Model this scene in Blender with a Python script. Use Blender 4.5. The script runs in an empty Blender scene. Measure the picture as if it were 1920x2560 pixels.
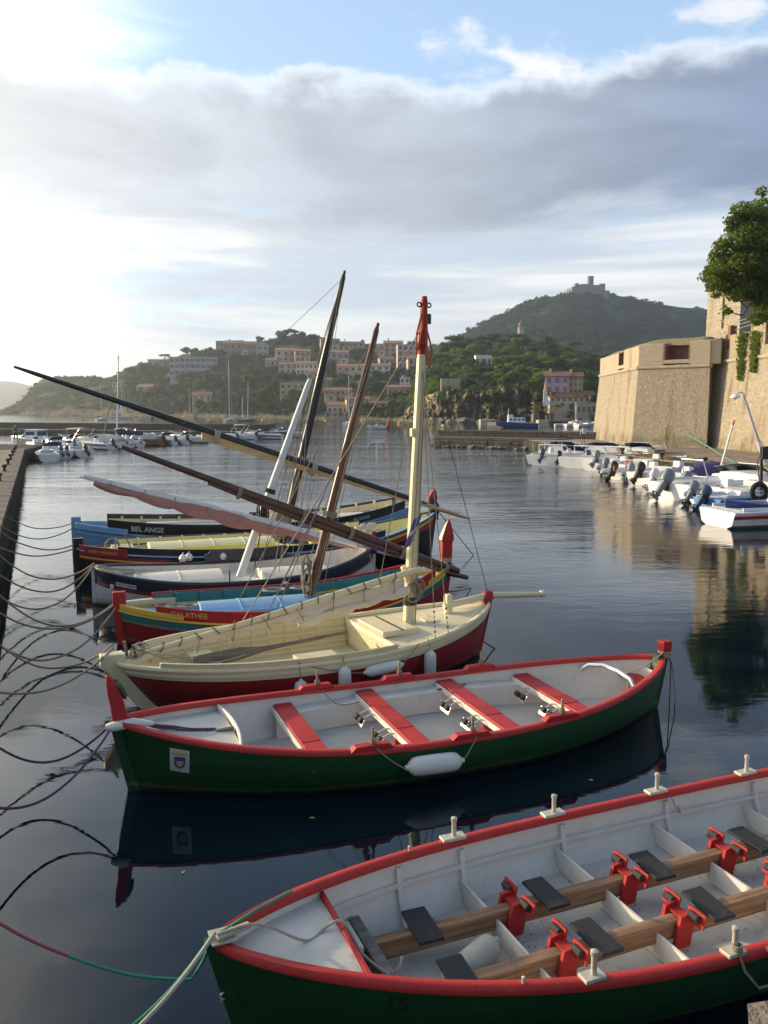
import bpy, bmesh, math, random
import numpy as np
from mathutils import Vector, Matrix, noise as mnoise
R = math.radians
random.seed(7)
SC = bpy.context.scene
COL = SC.collection

# ------------------------------------------------------------------ camera
CAM_H, FPX = 4.2, 2070.0
PITCH = math.atan((1280 - 1025) / FPX)
cd = bpy.data.cameras.new('camera'); cam = bpy.data.objects.new('camera', cd); COL.objects.link(cam)
cam.location = (0, 0, CAM_H); cam.rotation_euler = (math.pi / 2 - PITCH, 0, 0)
cd.sensor_fit = 'VERTICAL'; cd.sensor_height = 36.0; cd.lens = 36.0 * FPX / 2560.0
cd.clip_start = 0.1; cd.clip_end = 20000
SC.camera = cam

# ------------------------------------------------------------------ sun, sky, exposure
SUN_AZ, SUN_EL = -64.0, 15.0          # degrees; azimuth from +Y, negative to the left
SUND = Vector((math.sin(R(SUN_AZ)) * math.cos(R(SUN_EL)), math.cos(R(SUN_AZ)) * math.cos(R(SUN_EL)), math.sin(R(SUN_EL))))
sl = bpy.data.lights.new('sun', 'SUN'); so = bpy.data.objects.new('sun', sl); COL.objects.link(so)
sl.energy = 5.0; sl.angle = R(1.2); sl.color = (1.0, 0.79, 0.52)
so.rotation_euler = (-SUND).to_track_quat('-Z', 'Y').to_euler(); so.location = (-40, 20, 60)
vs = SC.view_settings
vs.view_transform = 'Standard'; vs.look = 'None'; vs.gamma = 1.0; vs.exposure = 0.60; vs.use_curve_mapping = False

class NT:
    """small helper for node trees"""
    def __init__(s, tree): s.t = tree; s.n = tree.nodes; s.l = tree.links
    def node(s, typ, **kw):
        n = s.n.new(typ)
        for k, v in kw.items(): setattr(n, k, v)
        return n
    def put(s, sock, v):
        if isinstance(v, bpy.types.NodeSocket): s.l.new(v, sock)
        elif v is not None:
            if isinstance(v, (tuple, list)) and sock.type == 'RGBA' and len(v) == 3: v = (*v, 1)
            sock.default_value = v
    def m(s, op, a, b=None, c=None, clamp=False):
        n = s.node('ShaderNodeMath', operation=op, use_clamp=clamp)
        s.put(n.inputs[0], a)
        if b is not None: s.put(n.inputs[1], b)
        if c is not None: s.put(n.inputs[2], c)
        return n.outputs[0]
    def sm(s, x, a, b, lo=0.0, hi=1.0):
        n = s.node('ShaderNodeMapRange', interpolation_type='SMOOTHSTEP')
        s.put(n.inputs[0], x); s.put(n.inputs[1], a); s.put(n.inputs[2], b); s.put(n.inputs[3], lo); s.put(n.inputs[4], hi)
        return n.outputs[0]
    def mix(s, f, a, b, mode='MIX'):
        n = s.node('ShaderNodeMix', data_type='RGBA', blend_type=mode)
        s.put(n.inputs[0], f); s.put(n.inputs[6], a); s.put(n.inputs[7], b)
        return n.outputs[2]
    def noise(s, vec, scale, detail=4, rough=.55, dist=0.0, out=0):
        n = s.node('ShaderNodeTexNoise')
        if vec is not None: s.put(n.inputs['Vector'], vec)
        n.inputs['Scale'].default_value = scale; n.inputs['Detail'].default_value = detail
        n.inputs['Roughness'].default_value = rough; n.inputs['Distortion'].default_value = dist
        return n.outputs[out]
    def vmul(s, vec, k):
        n = s.node('ShaderNodeVectorMath', operation='MULTIPLY'); s.put(n.inputs[0], vec); n.inputs[1].default_value = k
        return n.outputs[0]
    def xyz(s, vec):
        n = s.node('ShaderNodeSeparateXYZ'); s.put(n.inputs[0], vec); return n.outputs
    def comb(s, x, y, z):
        n = s.node('ShaderNodeCombineXYZ'); s.put(n.inputs[0], x); s.put(n.inputs[1], y); s.put(n.inputs[2], z); return n.outputs[0]

W = bpy.data.worlds.new('World'); SC.world = W; W.use_nodes = True
W.node_tree.nodes.clear()
def build_sky():
    t = NT(W.node_tree)
    out = t.node('ShaderNodeOutputWorld'); bg = t.node('ShaderNodeBackground')
    d = t.node('ShaderNodeTexCoord').outputs['Generated']
    sky = t.node('ShaderNodeTexSky', sky_type='NISHITA')
    sky.sun_disc = False; sky.sun_elevation = R(SUN_EL); sky.sun_rotation = R(SUN_AZ)
    sky.air_density = 1.0; sky.dust_density = 0.6; sky.ozone_density = 1.6
    x, y, z = t.xyz(d)
    zc = t.m('MAXIMUM', z, 0.0)
    inv = t.m('DIVIDE', 1.0, t.m('ADD', zc, .16))
    P = t.comb(t.m('MULTIPLY', x, inv), t.m('MULTIPLY', y, inv), 3.7)
    n1 = t.noise(P, 1.5, 9, .6, .3)
    n2 = t.noise(P, .55, 3, .5)
    n3 = t.noise(t.vmul(P, (1, 1.5, 1)), 1.15, 10, .62, .5)
    st = t.noise(t.vmul(d, (2.2, 2.2, 26)), 1.0, 7, .6, .35)
    st2 = t.noise(t.vmul(d, (3.6, 3.6, 17)), 1.3, 8, .62, .6)
    sunv = t.node('ShaderNodeVectorMath', operation='DOT_PRODUCT')
    t.put(sunv.inputs[0], d); sunv.inputs[1].default_value = SUND
    cs = t.m('MAXIMUM', sunv.outputs['Value'], 0.0)
    glow = t.m('POWER', cs, 9.0)
    # clear sky
    base = t.mix(1.0, sky.outputs[0], (SKYK, SKYK, SKYK), 'MULTIPLY')
    base = t.mix(t.sm(z, .68, .36, .10, .50), base, (.56, .82, 1.16))       # thin veil
    # high scattered cloud
    puf2 = t.noise(t.vmul(d, (1, 1, 1.6)), 7.0, 8, .58, .3)
    hi = t.sm(t.m('ADD', t.m('MULTIPLY', t.m('MULTIPLY', t.sm(z, .40, .50), t.sm(z, .66, .54)), .05), t.m('ADD', t.m('MULTIPLY_ADD', n3, .55, t.m('MULTIPLY', puf2, .45)), t.m('MULTIPLY', glow, .20))), .555, .63)
    white = t.mix(t.sm(n1, .35, .60), (.74, .77, .84), (1.0, .98, .95))
    c = t.mix(t.m('MULTIPLY', hi, .94), base, white)
    # low streaky layers over the horizon
    zl = t.m('ADD', z, t.m('MULTIPLY', t.m('SUBTRACT', st2, .5), .16))
    low = t.sm(zl, .29, .20)
    gap = t.sm(st2, .36, .46)
    lowc = t.mix(t.sm(st, .36, .64), (.54, .63, .735), (.97, .97, .94))
    c = t.mix(t.m('MULTIPLY', low, t.m('MULTIPLY_ADD', gap, .8, .2)), c, lowc)
    # the grey bank
    zb = t.m('ADD', z, t.m('MULTIPLY', t.m('SUBTRACT', n1, .5), .062))
    zb = t.m('ADD', zb, t.m('MULTIPLY', t.m('SUBTRACT', n2, .5), .02))
    puff = t.noise(t.vmul(d, (1, 1, 1.5)), 11.0, 7, .58, .2)
    zt = t.m('ADD', zb, t.m('MULTIPLY', t.m('SUBTRACT', puff, .5), .075))
    bot = t.m('ADD', zb, t.m('MULTIPLY', t.m('SUBTRACT', st2, .5), .12))
    rim = t.m('MULTIPLY', t.sm(zt, .362, .350), t.sm(zb, .22, .28))
    core = t.m('MULTIPLY', t.sm(zt, .356, .330), t.sm(bot, .175, .245))
    gn = t.noise(t.vmul(d, (2.6, 2.6, 9)), 1.2, 8, .6, .4)
    tone = t.mix(t.sm(cs, .05, .48), (.19, .25, .385), (.41, .46, .535)); tone = t.mix(t.sm(cs, .45, .80), tone, (.58, .62, .67))   # a bank lit from the sun's side
    gk = t.sm(gn, .36, .68, .86, 1.22)
    grey = t.mix(1.0, tone, t.comb(gk, gk, gk), 'MULTIPLY')
    c = t.mix(t.m('MULTIPLY', rim, .55), c, (1.0, 1.0, .99))
    c = t.mix(t.m('MULTIPLY', core, .97), c, grey)
    # light of the veiled sun
    g = t.sm(t.m('ADD', cs, t.m('MULTIPLY', t.m('SUBTRACT', st2, .5), .16)), .64, .95)
    g = t.m('MULTIPLY', g, t.m('SUBTRACT', 1.0, t.m('MULTIPLY', core, .88)))
    c = t.mix(t.m('MULTIPLY', g, .95), c, (2.3, 2.24, 2.02))
    # below the horizon the sea
    c = t.mix(t.sm(z, .0, -.03), c, (.12, .15, .18))
    t.put(bg.inputs[0], c); bg.inputs[1].default_value = 0.8
    t.l.new(bg.outputs[0], out.inputs[0])
SKYK = 0.15
build_sky()

# a pixel of the measured photograph (1920 x 2560) to a place in the scene
_cp, _sp = math.cos(PITCH), math.sin(PITCH)
def ray(x, y):
    a = (x - 960) / FPX; b = (1280 - y) / FPX
    return a, _cp + b * _sp, -_sp + b * _cp
def PZ(x, y, z=0.0):
    d = ray(x, y); k = (z - CAM_H) / d[2]; return Vector((d[0] * k, d[1] * k, z))
def at(x, y, Y):
    d = ray(x, y); k = Y / d[1]; return Vector((d[0] * k, Y, CAM_H + d[2] * k))
def pix(p):
    z = p[2] - CAM_H; dd = p[1] * _cp - z * _sp; u = p[1] * _sp + z * _cp
    return 960 + FPX * p[0] / dd, 1280 - FPX * u / dd
# ------------------------------------------------------------------ helpers
MATS = {}
def tag(o, label=None, cat=None, group=None, kind=None):
    if label: o['label'] = label
    if cat: o['category'] = cat
    if group: o['group'] = group
    if kind: o['kind'] = kind
    return o
def empty(name, loc=(0, 0, 0), rz=0.0, label=None, cat=None, group=None):
    o = bpy.data.objects.new(name, None); COL.objects.link(o)
    o.location = loc; o.rotation_euler = (0, 0, rz); o.empty_display_size = .2
    return tag(o, label, cat, group)
def link(name, me, mat, parent=None, loc=None, rot=None):
    o = bpy.data.objects.new(name, me); COL.objects.link(o)
    if mat is not None and not me.materials: me.materials.append(mat if not isinstance(mat, str) else MATS[mat])
    if parent: o.parent = parent
    if loc is not None: o.location = loc
    if rot is not None: o.rotation_euler = rot
    return o
def copy_tree(o, parent=None):
    c = o.copy(); COL.objects.link(c); c.parent = parent
    for ch in list(o.children): copy_tree(ch, c)
    return c

class MB:
    def __init__(s): s.v = []; s.f = []
    def add(s, vs, fs):
        k = len(s.v); s.v += [tuple(p) for p in vs]; s.f += [tuple(i + k for i in q) for q in fs]; return s
    def box(s, c, size, rot=None, taper=None):
        hx, hy, hz = size[0] / 2, size[1] / 2, size[2] / 2
        tx, ty = taper or (1, 1)
        pts = [Vector((sx * hx * (tx if sz > 0 else 1), sy * hy * (ty if sz > 0 else 1), sz * hz)) for sz in (-1, 1) for sy in (-1, 1) for sx in (-1, 1)]
        if rot is not None:
            m = rot if isinstance(rot, Matrix) else Matrix.Rotation(rot, 3, 'Z')
            pts = [m @ p for p in pts]
        c = Vector(c)
        return s.add([p + c for p in pts], [(0, 2, 3, 1), (4, 5, 7, 6), (0, 1, 5, 4), (2, 6, 7, 3), (0, 4, 6, 2), (1, 3, 7, 5)])
    def hexa(s, b, t):      # bottom quad, top quad (counter-clockwise from above)
        return s.add(list(b) + list(t), [(3, 2, 1, 0), (4, 5, 6, 7), (0, 1, 5, 4), (1, 2, 6, 5), (2, 3, 7, 6), (3, 0, 4, 7)])
    def loft(s, rings, closed=True, cap=True):
        n = len(rings[0]); k = len(s.v)
        for r in rings: s.v += [tuple(p) for p in r]
        for i in range(len(rings) - 1):
            for j in range(n if closed else n - 1):
                a = k + i * n + j; b = k + i * n + (j + 1) % n
                s.f.append((a, b, b + n, a + n))
        if cap and closed:
            s.f.append(tuple(k + j for j in reversed(range(n))))
            s.f.append(tuple(k + (len(rings) - 1) * n + j for j in range(n)))
        return s
    def tube(s, pts, r, n=8, cap=True, flat=1.0):
        pts = [Vector(p) for p in pts]; m = len(pts)
        rs = r if isinstance(r, (list, tuple)) else [r] * m
        tan = []
        for i in range(m):
            d = pts[min(i + 1, m - 1)] - pts[max(i - 1, 0)]
            tan.append(d.normalized() if d.length > 1e-9 else Vector((0, 0, 1)))
        ref = Vector((0, 0, 1)) if abs(tan[0].z) < .9 else Vector((0, 1, 0))
        a = tan[0].cross(ref).normalized(); rings = []
        for i in range(m):
            a = (a - tan[i] * a.dot(tan[i]))
            a = a.normalized() if a.length > 1e-6 else tan[i].orthogonal().normalized()
            b = tan[i].cross(a)
            rings.append([pts[i] + (a * math.cos(2 * math.pi * j / n) + b * math.sin(2 * math.pi * j / n) * flat) * rs[i] for j in range(n)])
        return s.loft(rings, True, cap)
    def lathe(s, prof, c=(0, 0, 0), n=16, axis='Z'):
        c = Vector(c); rings = []
        for r, h in prof:
            ring = []
            for j in range(n):
                a = 2 * math.pi * j / n; u, w = r * math.cos(a), r * math.sin(a)
                ring.append(c + (Vector((u, w, h)) if axis == 'Z' else Vector((h, u, w)) if axis == 'X' else Vector((w, h, u))))
            rings.append(ring)
        return s.loft(rings)
    def grid(s, fn, us, vs_):
        k = len(s.v); nv = len(vs_)
        for u in us:
            for w in vs_: s.v.append(tuple(fn(u, w)))
        for i in range(len(us) - 1):
            for j in range(nv - 1):
                a = k + i * nv + j; s.f.append((a, a + nv, a + nv + 1, a + 1))
        return s
    def mesh(s, name, smooth=35):
        me = bpy.data.meshes.new(name); me.from_pydata(s.v, [], s.f); me.update()
        bm = bmesh.new(); bm.from_mesh(me); bmesh.ops.recalc_face_normals(bm, faces=bm.faces); bm.to_mesh(me); bm.free()
        if smooth:
            me.polygons.foreach_set('use_smooth', [True] * len(me.polygons)); me.set_sharp_from_angle(angle=R(smooth))
        return me
    def build(s, name, mat, parent=None, loc=None, rot=None, smooth=35, bevel=0.0, solid=0.0):
        o = link(name, s.mesh(name, smooth), mat, parent, loc, rot)
        if solid:
            m = o.modifiers.new('thick', 'SOLIDIFY'); m.thickness = solid; m.offset = 0
        if bevel:
            m = o.modifiers.new('edge', 'BEVEL'); m.width = bevel; m.segments = 2; m.limit_method = 'ANGLE'; m.angle_limit = R(40)
            m.harden_normals = False
        return o

def newmat(name):
    m = bpy.data.materials.new(name); m.use_nodes = True; m.node_tree.nodes.clear(); MATS[name] = m
    t = NT(m.node_tree); out = t.node('ShaderNodeOutputMaterial'); b = t.node('ShaderNodeBsdfPrincipled')
    t.l.new(b.outputs[0], out.inputs[0])
    return m, t, b, out
def bumpit(t, b, h, strength=.3, dist=.02):
    n = t.node('ShaderNodeBump'); n.inputs['Strength'].default_value = strength; n.inputs['Distance'].default_value = dist
    t.put(n.inputs['Height'], h); t.l.new(n.outputs[0], b.inputs['Normal'])
def paint(name, col, rough=.45, var=.14, scale=5.0, bump=.12, dirt=.25, dirtcol=(.10, .085, .065), metal=0.0, stretch=(1, 1, 1), spec=.5, dist=.01, chips=None, wl=0.0, seams=0.0):
    """brushed paint or plain material with uneven tone, worn and dirty patches, and slight relief"""
    m, t, b, _ = newmat(name)
    oc = t.node('ShaderNodeTexCoord').outputs['Object']; v = t.vmul(oc, stretch)
    n = t.noise(v, scale, 6, .62); f = t.noise(v, scale * 9, 4, .6); g = t.noise(oc, scale * .6, 8, .7, .4)
    k = t.m('MULTIPLY_ADD', t.m('SUBTRACT', n, .5), var * 2.6, 1.0)
    k = t.m('ADD', k, t.m('MULTIPLY', t.m('SUBTRACT', f, .5), var * .9))
    c = t.mix(1.0, col, t.comb(k, k, k), 'MULTIPLY')
    if dirt: c = t.mix(t.m('MULTIPLY', t.sm(g, .55, .74), dirt), c, dirtcol)
    if chips:      # worn-through spots gathered in patches
        ch = t.m('MULTIPLY', t.sm(t.noise(oc, 55, 5, .7), .58, .66), t.sm(t.noise(oc, 2.6, 4, .6), .44, .62))
        sc_ = t.m('MULTIPLY', t.sm(t.noise(t.vmul(oc, (2, 14, 14)), 5, 4, .6), .63, .70), .5)
        c = t.mix(t.m('MULTIPLY', t.m('MAXIMUM', ch, sc_), chips[1]), c, chips[0])
    hgt = None
    if seams:      # faint plank lines
        w_ = t.m('FRACT', t.m('DIVIDE', t.m('ADD', t.xyz(oc)[2], t.m('MULTIPLY', n, .01)), seams)); hgt = t.m('MULTIPLY', t.sm(w_, 0, .07), t.sm(w_, 1, .93))
        c = t.mix(t.m('MULTIPLY', t.m('SUBTRACT', 1.0, hgt), .4), c, tuple(x * .4 for x in col))
    if wl:         # weed and scum at the waterline
        zz = t.m('ADD', t.xyz(oc)[2], t.m('MULTIPLY', t.m('SUBTRACT', f, .5), .12))
        c = t.mix(t.sm(zz, wl, wl * .25, 0, .85), c, (.022, .028, .016))
        c = t.mix(t.m('MULTIPLY', t.m('MULTIPLY', t.sm(zz, wl * 1.7, wl * 1.1), t.sm(zz, wl * .7, wl * 1.1)), .35), c, (.20, .19, .15))
    t.put(b.inputs['Base Color'], c)
    t.put(b.inputs['Roughness'], t.m('MULTIPLY_ADD', n, .25, rough - .12, clamp=True))
    b.inputs['Metallic'].default_value = metal; b.inputs['Specular IOR Level'].default_value = spec
    if bump:
        hh = t.m('ADD', t.m('MULTIPLY', f, .4), n)
        if hgt is not None: hh = t.m('ADD', hh, t.m('MULTIPLY', hgt, 1.2))
        bumpit(t, b, hh, bump, dist)
    return m
def planked(name, col, pitch=.11, rough=.5, axis=2, dirt=.25, var=.14, depth=.5):
    """painted planking: seams run along the boat"""
    m, t, b, _ = newmat(name)
    oc = t.node('ShaderNodeTexCoord').outputs['Object']; s = t.xyz(oc)
    n = t.noise(t.vmul(oc, (.6, 3, 5)), 5, 6, .6); g = t.noise(oc, 2.6, 8, .7, .4)
    w = t.m('FRACT', t.m('DIVIDE', s[axis], pitch))
    seam = t.m('MULTIPLY', t.sm(w, .0, .06), t.sm(w, 1.0, .94))
    k = t.m('MULTIPLY_ADD', t.m('SUBTRACT', n, .5), var * 2.4, 1.0)
    c = t.mix(1.0, col, t.comb(k, k, k), 'MULTIPLY')
    c = t.mix(t.m('MULTIPLY', t.sm(g, .54, .74), dirt), c, (.09, .075, .06))
    c = t.mix(t.m('MULTIPLY', t.m('SUBTRACT', 1.0, seam), .35), c, (.05, .05, .045))
    t.put(b.inputs['Base Color'], c); b.inputs['Roughness'].default_value = rough
    bumpit(t, b, t.m('ADD', seam, t.m('MULTIPLY', n, .3)), depth, .006)
    return m
def wood(name, col, col2, rough=.6, scale=4.0, stretch=(.25, 6, 6)):
    m, t, b, _ = newmat(name)
    oc = t.node('ShaderNodeTexCoord').outputs['Object']
    n = t.noise(t.vmul(oc, stretch), scale, 7, .65, .6); g = t.noise(oc, 3.0, 5, .6)
    c = t.mix(t.sm(n, .36, .66), col, col2)
    c = t.mix(t.m('MULTIPLY', t.sm(g, .5, .75), .45), c, tuple(x * .55 for x in col))
    t.put(b.inputs['Base Color'], c); b.inputs['Roughness'].default_value = rough
    bumpit(t, b, n, .35, .006)
    return m
def stone(name, a, bcol, mortar, scale=3.0, rough=.9, bump=.9, dist=.05, stain=(.12, .09, .06), stainamt=.5, flat=(1, 1, 1.5), moss=None):
    """rubble masonry"""
    m, t, b, _ = newmat(name)
    oc = t.node('ShaderNodeTexCoord').outputs['Object']; v = t.vmul(oc, flat)
    wn = t.noise(v, scale * .8, 3, .5, out=1)
    vv = t.node('ShaderNodeVectorMath', operation='MULTIPLY_ADD'); t.put(vv.inputs[0], wn); vv.inputs[1].default_value = (.25,) * 3; t.put(vv.inputs[2], v)
    vo = t.node('ShaderNodeTexVoronoi', feature='DISTANCE_TO_EDGE'); t.put(vo.inputs['Vector'], vv.outputs[0]); vo.inputs['Scale'].default_value = scale
    vc = t.node('ShaderNodeTexVoronoi'); t.put(vc.inputs['Vector'], vv.outputs[0]); vc.inputs['Scale'].default_value = scale
    cell = t.xyz(vc.outputs['Color'])[0]
    joint = t.sm(vo.outputs['Distance'], .0, .09)
    big = t.noise(oc, .22, 7, .65, .3); fine = t.noise(oc, 9, 6, .65)
    run = t.noise(t.vmul(oc, (1.1, 1.1, .09)), .9, 6, .6)
    c = t.mix(cell, a, bcol)
    k = t.m('MULTIPLY_ADD', t.m('SUBTRACT', fine, .5), .7, 1.0); c = t.mix(1.0, c, t.comb(k, k, k), 'MULTIPLY')
    c = t.mix(t.m('SUBTRACT', 1.0, joint), c, mortar)
    c = t.mix(t.sm(big, .42, .66, 0, .55), c, mortar)
    c = t.mix(t.m('MULTIPLY', t.sm(run, .52, .72), stainamt), c, stain)
    if moss:
        zz = t.xyz(oc)[2]; mm = t.m('MULTIPLY', t.sm(zz, moss[2], moss[1]), t.sm(t.noise(oc, .8, 6, .65), .38, .62))
        c = t.mix(t.m('MULTIPLY', mm, .65), c, moss[0])
    t.put(b.inputs['Base Color'], c); b.inputs['Roughness'].default_value = rough; b.inputs['Specular IOR Level'].default_value = .2
    bumpit(t, b, t.m('ADD', t.m('MULTIPLY', joint, t.m('MULTIPLY_ADD', cell, .6, .5)), t.m('MULTIPLY', fine, .5)), bump, dist)
    return m
def leafmat(name, col, col2, trans=.45):
    m, t, b, out = newmat(name)
    geo = t.node('ShaderNodeNewGeometry'); rnd = geo.outputs['Random Per Island']
    oi = t.node('ShaderNodeObjectInfo').outputs['Random']
    big = t.noise(geo.outputs['Position'], .12, 4, .6)
    c = t.mix(t.m('ADD', t.m('MULTIPLY', rnd, .6), t.m('MULTIPLY', big, .4)), col, col2)
    k = t.m('MULTIPLY_ADD', oi, .5, .75); c = t.mix(1.0, c, t.comb(k, k, k), 'MULTIPLY')
    t.put(b.inputs['Base Color'], c); b.inputs['Roughness'].default_value = .75; b.inputs['Specular IOR Level'].default_value = .12
    tr = t.node('ShaderNodeBsdfTranslucent'); t.put(tr.inputs[0], t.mix(1.0, c, (1.2, 1.35, .55), 'MULTIPLY'))
    mx = t.node('ShaderNodeMixShader'); mx.inputs[0].default_value = trans
    t.l.new(b.outputs[0], mx.inputs[1]); t.l.new(tr.outputs[0], mx.inputs[2]); t.l.new(mx.outputs[0], out.inputs[0])
    return m
def catenary(a, b, sag, n=16, wob=0.0):
    a, b = Vector(a), Vector(b); r = []
    for i in range(n + 1):
        s = i / n; p = a.lerp(b, s); p.z -= sag * 4 * s * (1 - s)
        if wob: p += Vector((math.sin(s * 17) * wob, math.cos(s * 13) * wob, 0))
        r.append(p)
    return r
TXT = {}
def text_mesh(body, size=1.0, bold=0.0):
    cu = bpy.data.curves.new('lettering', 'FONT'); cu.body = body; cu.size = size; cu.align_x = 'CENTER'; cu.align_y = 'CENTER'; cu.offset = bold
    o = bpy.data.objects.new('lettering_tmp', cu); COL.objects.link(o)
    dg = bpy.context.evaluated_depsgraph_get(); dg.update(); me = bpy.data.meshes.new_from_object(o.evaluated_get(dg))
    bpy.data.objects.remove(o); bpy.data.curves.remove(cu)
    vs = [tuple(v.co) for v in me.vertices]; fs = [tuple(p.vertices) for p in me.polygons]; bpy.data.meshes.remove(me)
    return vs, fs
# ------------------------------------------------------------------ water
def make_water():
    m, t, b, _ = newmat('harbour water')
    pos = t.node('ShaderNodeNewGeometry').outputs['Position']; s = t.xyz(pos)
    b.inputs['Base Color'].default_value = (.001, .0075, .013, 1); b.inputs['Roughness'].default_value = .0
    b.inputs['IOR'].default_value = 1.45
    far = t.sm(s[1], 9, 60)                       # the inner basin is sheltered, ripples grow towards the mouth
    patch = t.sm(t.noise(t.vmul(pos, (.05, .16, 1)), 1.0, 4, .6), .38, .64)
    rip = t.noise(t.vmul(pos, (1.0, 2.2, 1)), 1.7, 5, .55, .5)
    swell = t.noise(t.vmul(pos, (.55, 1.2, 1)), .55, 3, .5, .3)
    fine = t.noise(t.vmul(pos, (1.0, 1.6, 1)), 6.0, 3, .5, .3)
    amp = t.m('MULTIPLY_ADD', far, 1.0, .06)
    amp = t.m('MULTIPLY', amp, t.m('MULTIPLY_ADD', patch, .75, .45))
    h = t.m('ADD', t.m('MULTIPLY', rip, .55), t.m('MULTIPLY', swell, .9))
    h = t.m('ADD', h, t.m('MULTIPLY', fine, t.m('MULTIPLY', patch, .10)))
    h = t.m('MULTIPLY', h, amp)
    bumpit(t, b, h, .42, .12)
    me = MB().add([(-6000, -300, 0), (6000, -300, 0), (6000, 9000, 0), (-6000, 9000, 0)], [(0, 1, 2, 3)])
    tag(me.build('water', m, smooth=0), kind='structure')
make_water()

# ------------------------------------------------------------------ hills
def hillmat(name, a, b_, rock, rockz):
    m, t, b, _ = newmat(name)
    pos = t.node('ShaderNodeNewGeometry').outputs['Position']
    n = t.noise(pos, .05, 7, .65); f = t.noise(pos, .5, 6, .7); g = t.noise(t.vmul(pos, (1, 1, .35)), .28, 7, .7, .8)
    c = t.mix(t.sm(n, .38, .62), a, b_); k = t.m('MULTIPLY_ADD', t.m('SUBTRACT', f, .5), 1.3, 1.0)
    c = t.mix(1.0, c, t.comb(k, k, k), 'MULTIPLY')
    rk = t.mix(t.sm(g, .36, .62), tuple(x * .45 for x in rock), rock)
    z = t.m('ADD', t.xyz(pos)[2], t.m('MULTIPLY', t.m('SUBTRACT', n, .5), rockz * 1.6))
    nz = t.xyz(t.node('ShaderNodeNewGeometry').outputs['True Normal'])[2]
    rm = t.m('MULTIPLY', t.sm(z, rockz * 1.25, rockz * .6), t.sm(nz, .93, .70))
    c = t.mix(t.m('MULTIPLY', rm, t.sm(f, .34, .52)), c, rk)
    t.put(b.inputs['Base Color'], c); b.inputs['Roughness'].default_value = 1.0; b.inputs['Specular IOR Level'].default_value = .05
    bumpit(t, b, t.m('ADD', f, g), 1.0, 1.6)
    return m
hillmat('headland ground', (.060, .082, .034), (.115, .115, .055), (.22, .185, .135), 12)
hillmat('foothill ground', (.060, .082, .034), (.115, .115, .055), (.42, .34, .235), 16)
hillmat('fort hill ground', (.034, .060, .030), (.062, .085, .044), (.16, .14, .10), 20)
hillmat('far ground', (.10, .12, .07), (.20, .19, .14), (.28, .25, .2), 20)
def lerp_tab(tab, x):
    if x <= tab[0][0]: return tab[0][1]
    for (a, p), (b, q) in zip(tab, tab[1:]):
        if x <= b:
            s = (x - a) / (b - a); return p + (q - p) * s
    return tab[-1][1]
def yshore(d): return 1025 + CAM_H * FPX / d / (_cp ** 2) * .985
class Hill:
    def __init__(s, d0, d1, ridge, k=1.6, bump=1.0, cliff=0.0):
        s.d0, s.d1, s.ridge, s.k, s.bump, s.cliff = d0, d1, ridge, k, bump, cliff
    def yr(s, x): return lerp_tab(s.ridge, x)
    def ys(s, x):
        d = lerp_tab(s.d0, x); return pix((0, d, 0))[1]
    def depth_v(s, x, v):
        a = lerp_tab(s.d0, x); b = lerp_tab(s.d1, x)
        v = max(0.0, min(1.0, v)); c = s.cliff
        w = v * .12 if v < c else (c * .12 + (v - c) * (1 - c * .12) / (1 - c)) if c else v
        return a + (b - a) * w ** s.k
    def depth(s, x, y):
        a, b = s.ys(x), s.yr(x); return s.depth_v(x, (a - y) / (a - b) if a - b > 1 else 1.0)
    def point(s, x, v, jit=True):
        a, b = s.ys(x), s.yr(x); y = a + (b - a) * v; d = s.depth_v(x, v)
        if jit:
            n = mnoise.fractal(Vector((x * .03, y * .05, 1.7)), .9, 2.1, 4) + .6 * mnoise.noise(Vector((x * .006, y * .012, 5)))
            if s.cliff and v < s.cliff * 1.3:
                m = mnoise.fractal(Vector((x * .07, y * .02, 9.0)), .8, 2.2, 4) + .5 * abs(mnoise.noise(Vector((x * .16, y * .03, 2.0))))
                d += 7.0 * m * min(1, v * 12) * max(0.0, 1 - max(0.0, v - s.cliff) / (s.cliff * .3))
            d *= 1 + .012 * s.bump * n * math.sin(math.pi * min(v * 1.05, 1)) ** .5
        return at(x, y, d)
    def build(s, name, mat, x0, x1, nx, nv):
        xs = [x0 + (x1 - x0) * i / nx for i in range(nx + 1)]; rows = []
        for x in xs:
            col = []
            p0 = s.point(x, 0, False); col.append(Vector((p0.x, p0.y, -4))); col.append(p0)
            for j in range(1, nv + 1): col.append(s.point(x, j / nv))
            top = col[-1]
            for q in (.12, .3, .6, 1.0):
                kx = 1 + q * .55; col.append(Vector((top.x * kx, top.y * kx, top.z * (1 - q) - (5 if q == 1 else 0))))
            rows.append(col)
        mb = MB(); n = len(rows[0])
        for c in rows: mb.v += [tuple(p) for p in c]
        for i in range(len(rows) - 1):
            for j in range(n - 1):
                a = i * n + j; mb.f.append((a, a + n, a + n + 1, a + 1))
        return tag(mb.build(name, mat, smooth=180), kind='structure')
far_hill = Hill([(-900, 1900), (200, 1900), (700, 2300)], [(-900, 2600), (700, 2800)],
                [(-900, 985), (-300, 975), (-60, 948), (0, 952), (40, 955), (75, 964), (130, 975), (260, 985), (320, 962), (400, 930), (430, 915), (460, 910), (520, 925), (700, 960)])
far_hill.build('far_hills', 'far ground', -900, 700, 110, 14)
VD0 = [(-120, 705), (0, 690), (300, 600), (560, 470), (800, 400), (1000, 335), (1100, 296), (1250, 280), (1500, 262), (2000, 250)]
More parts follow.
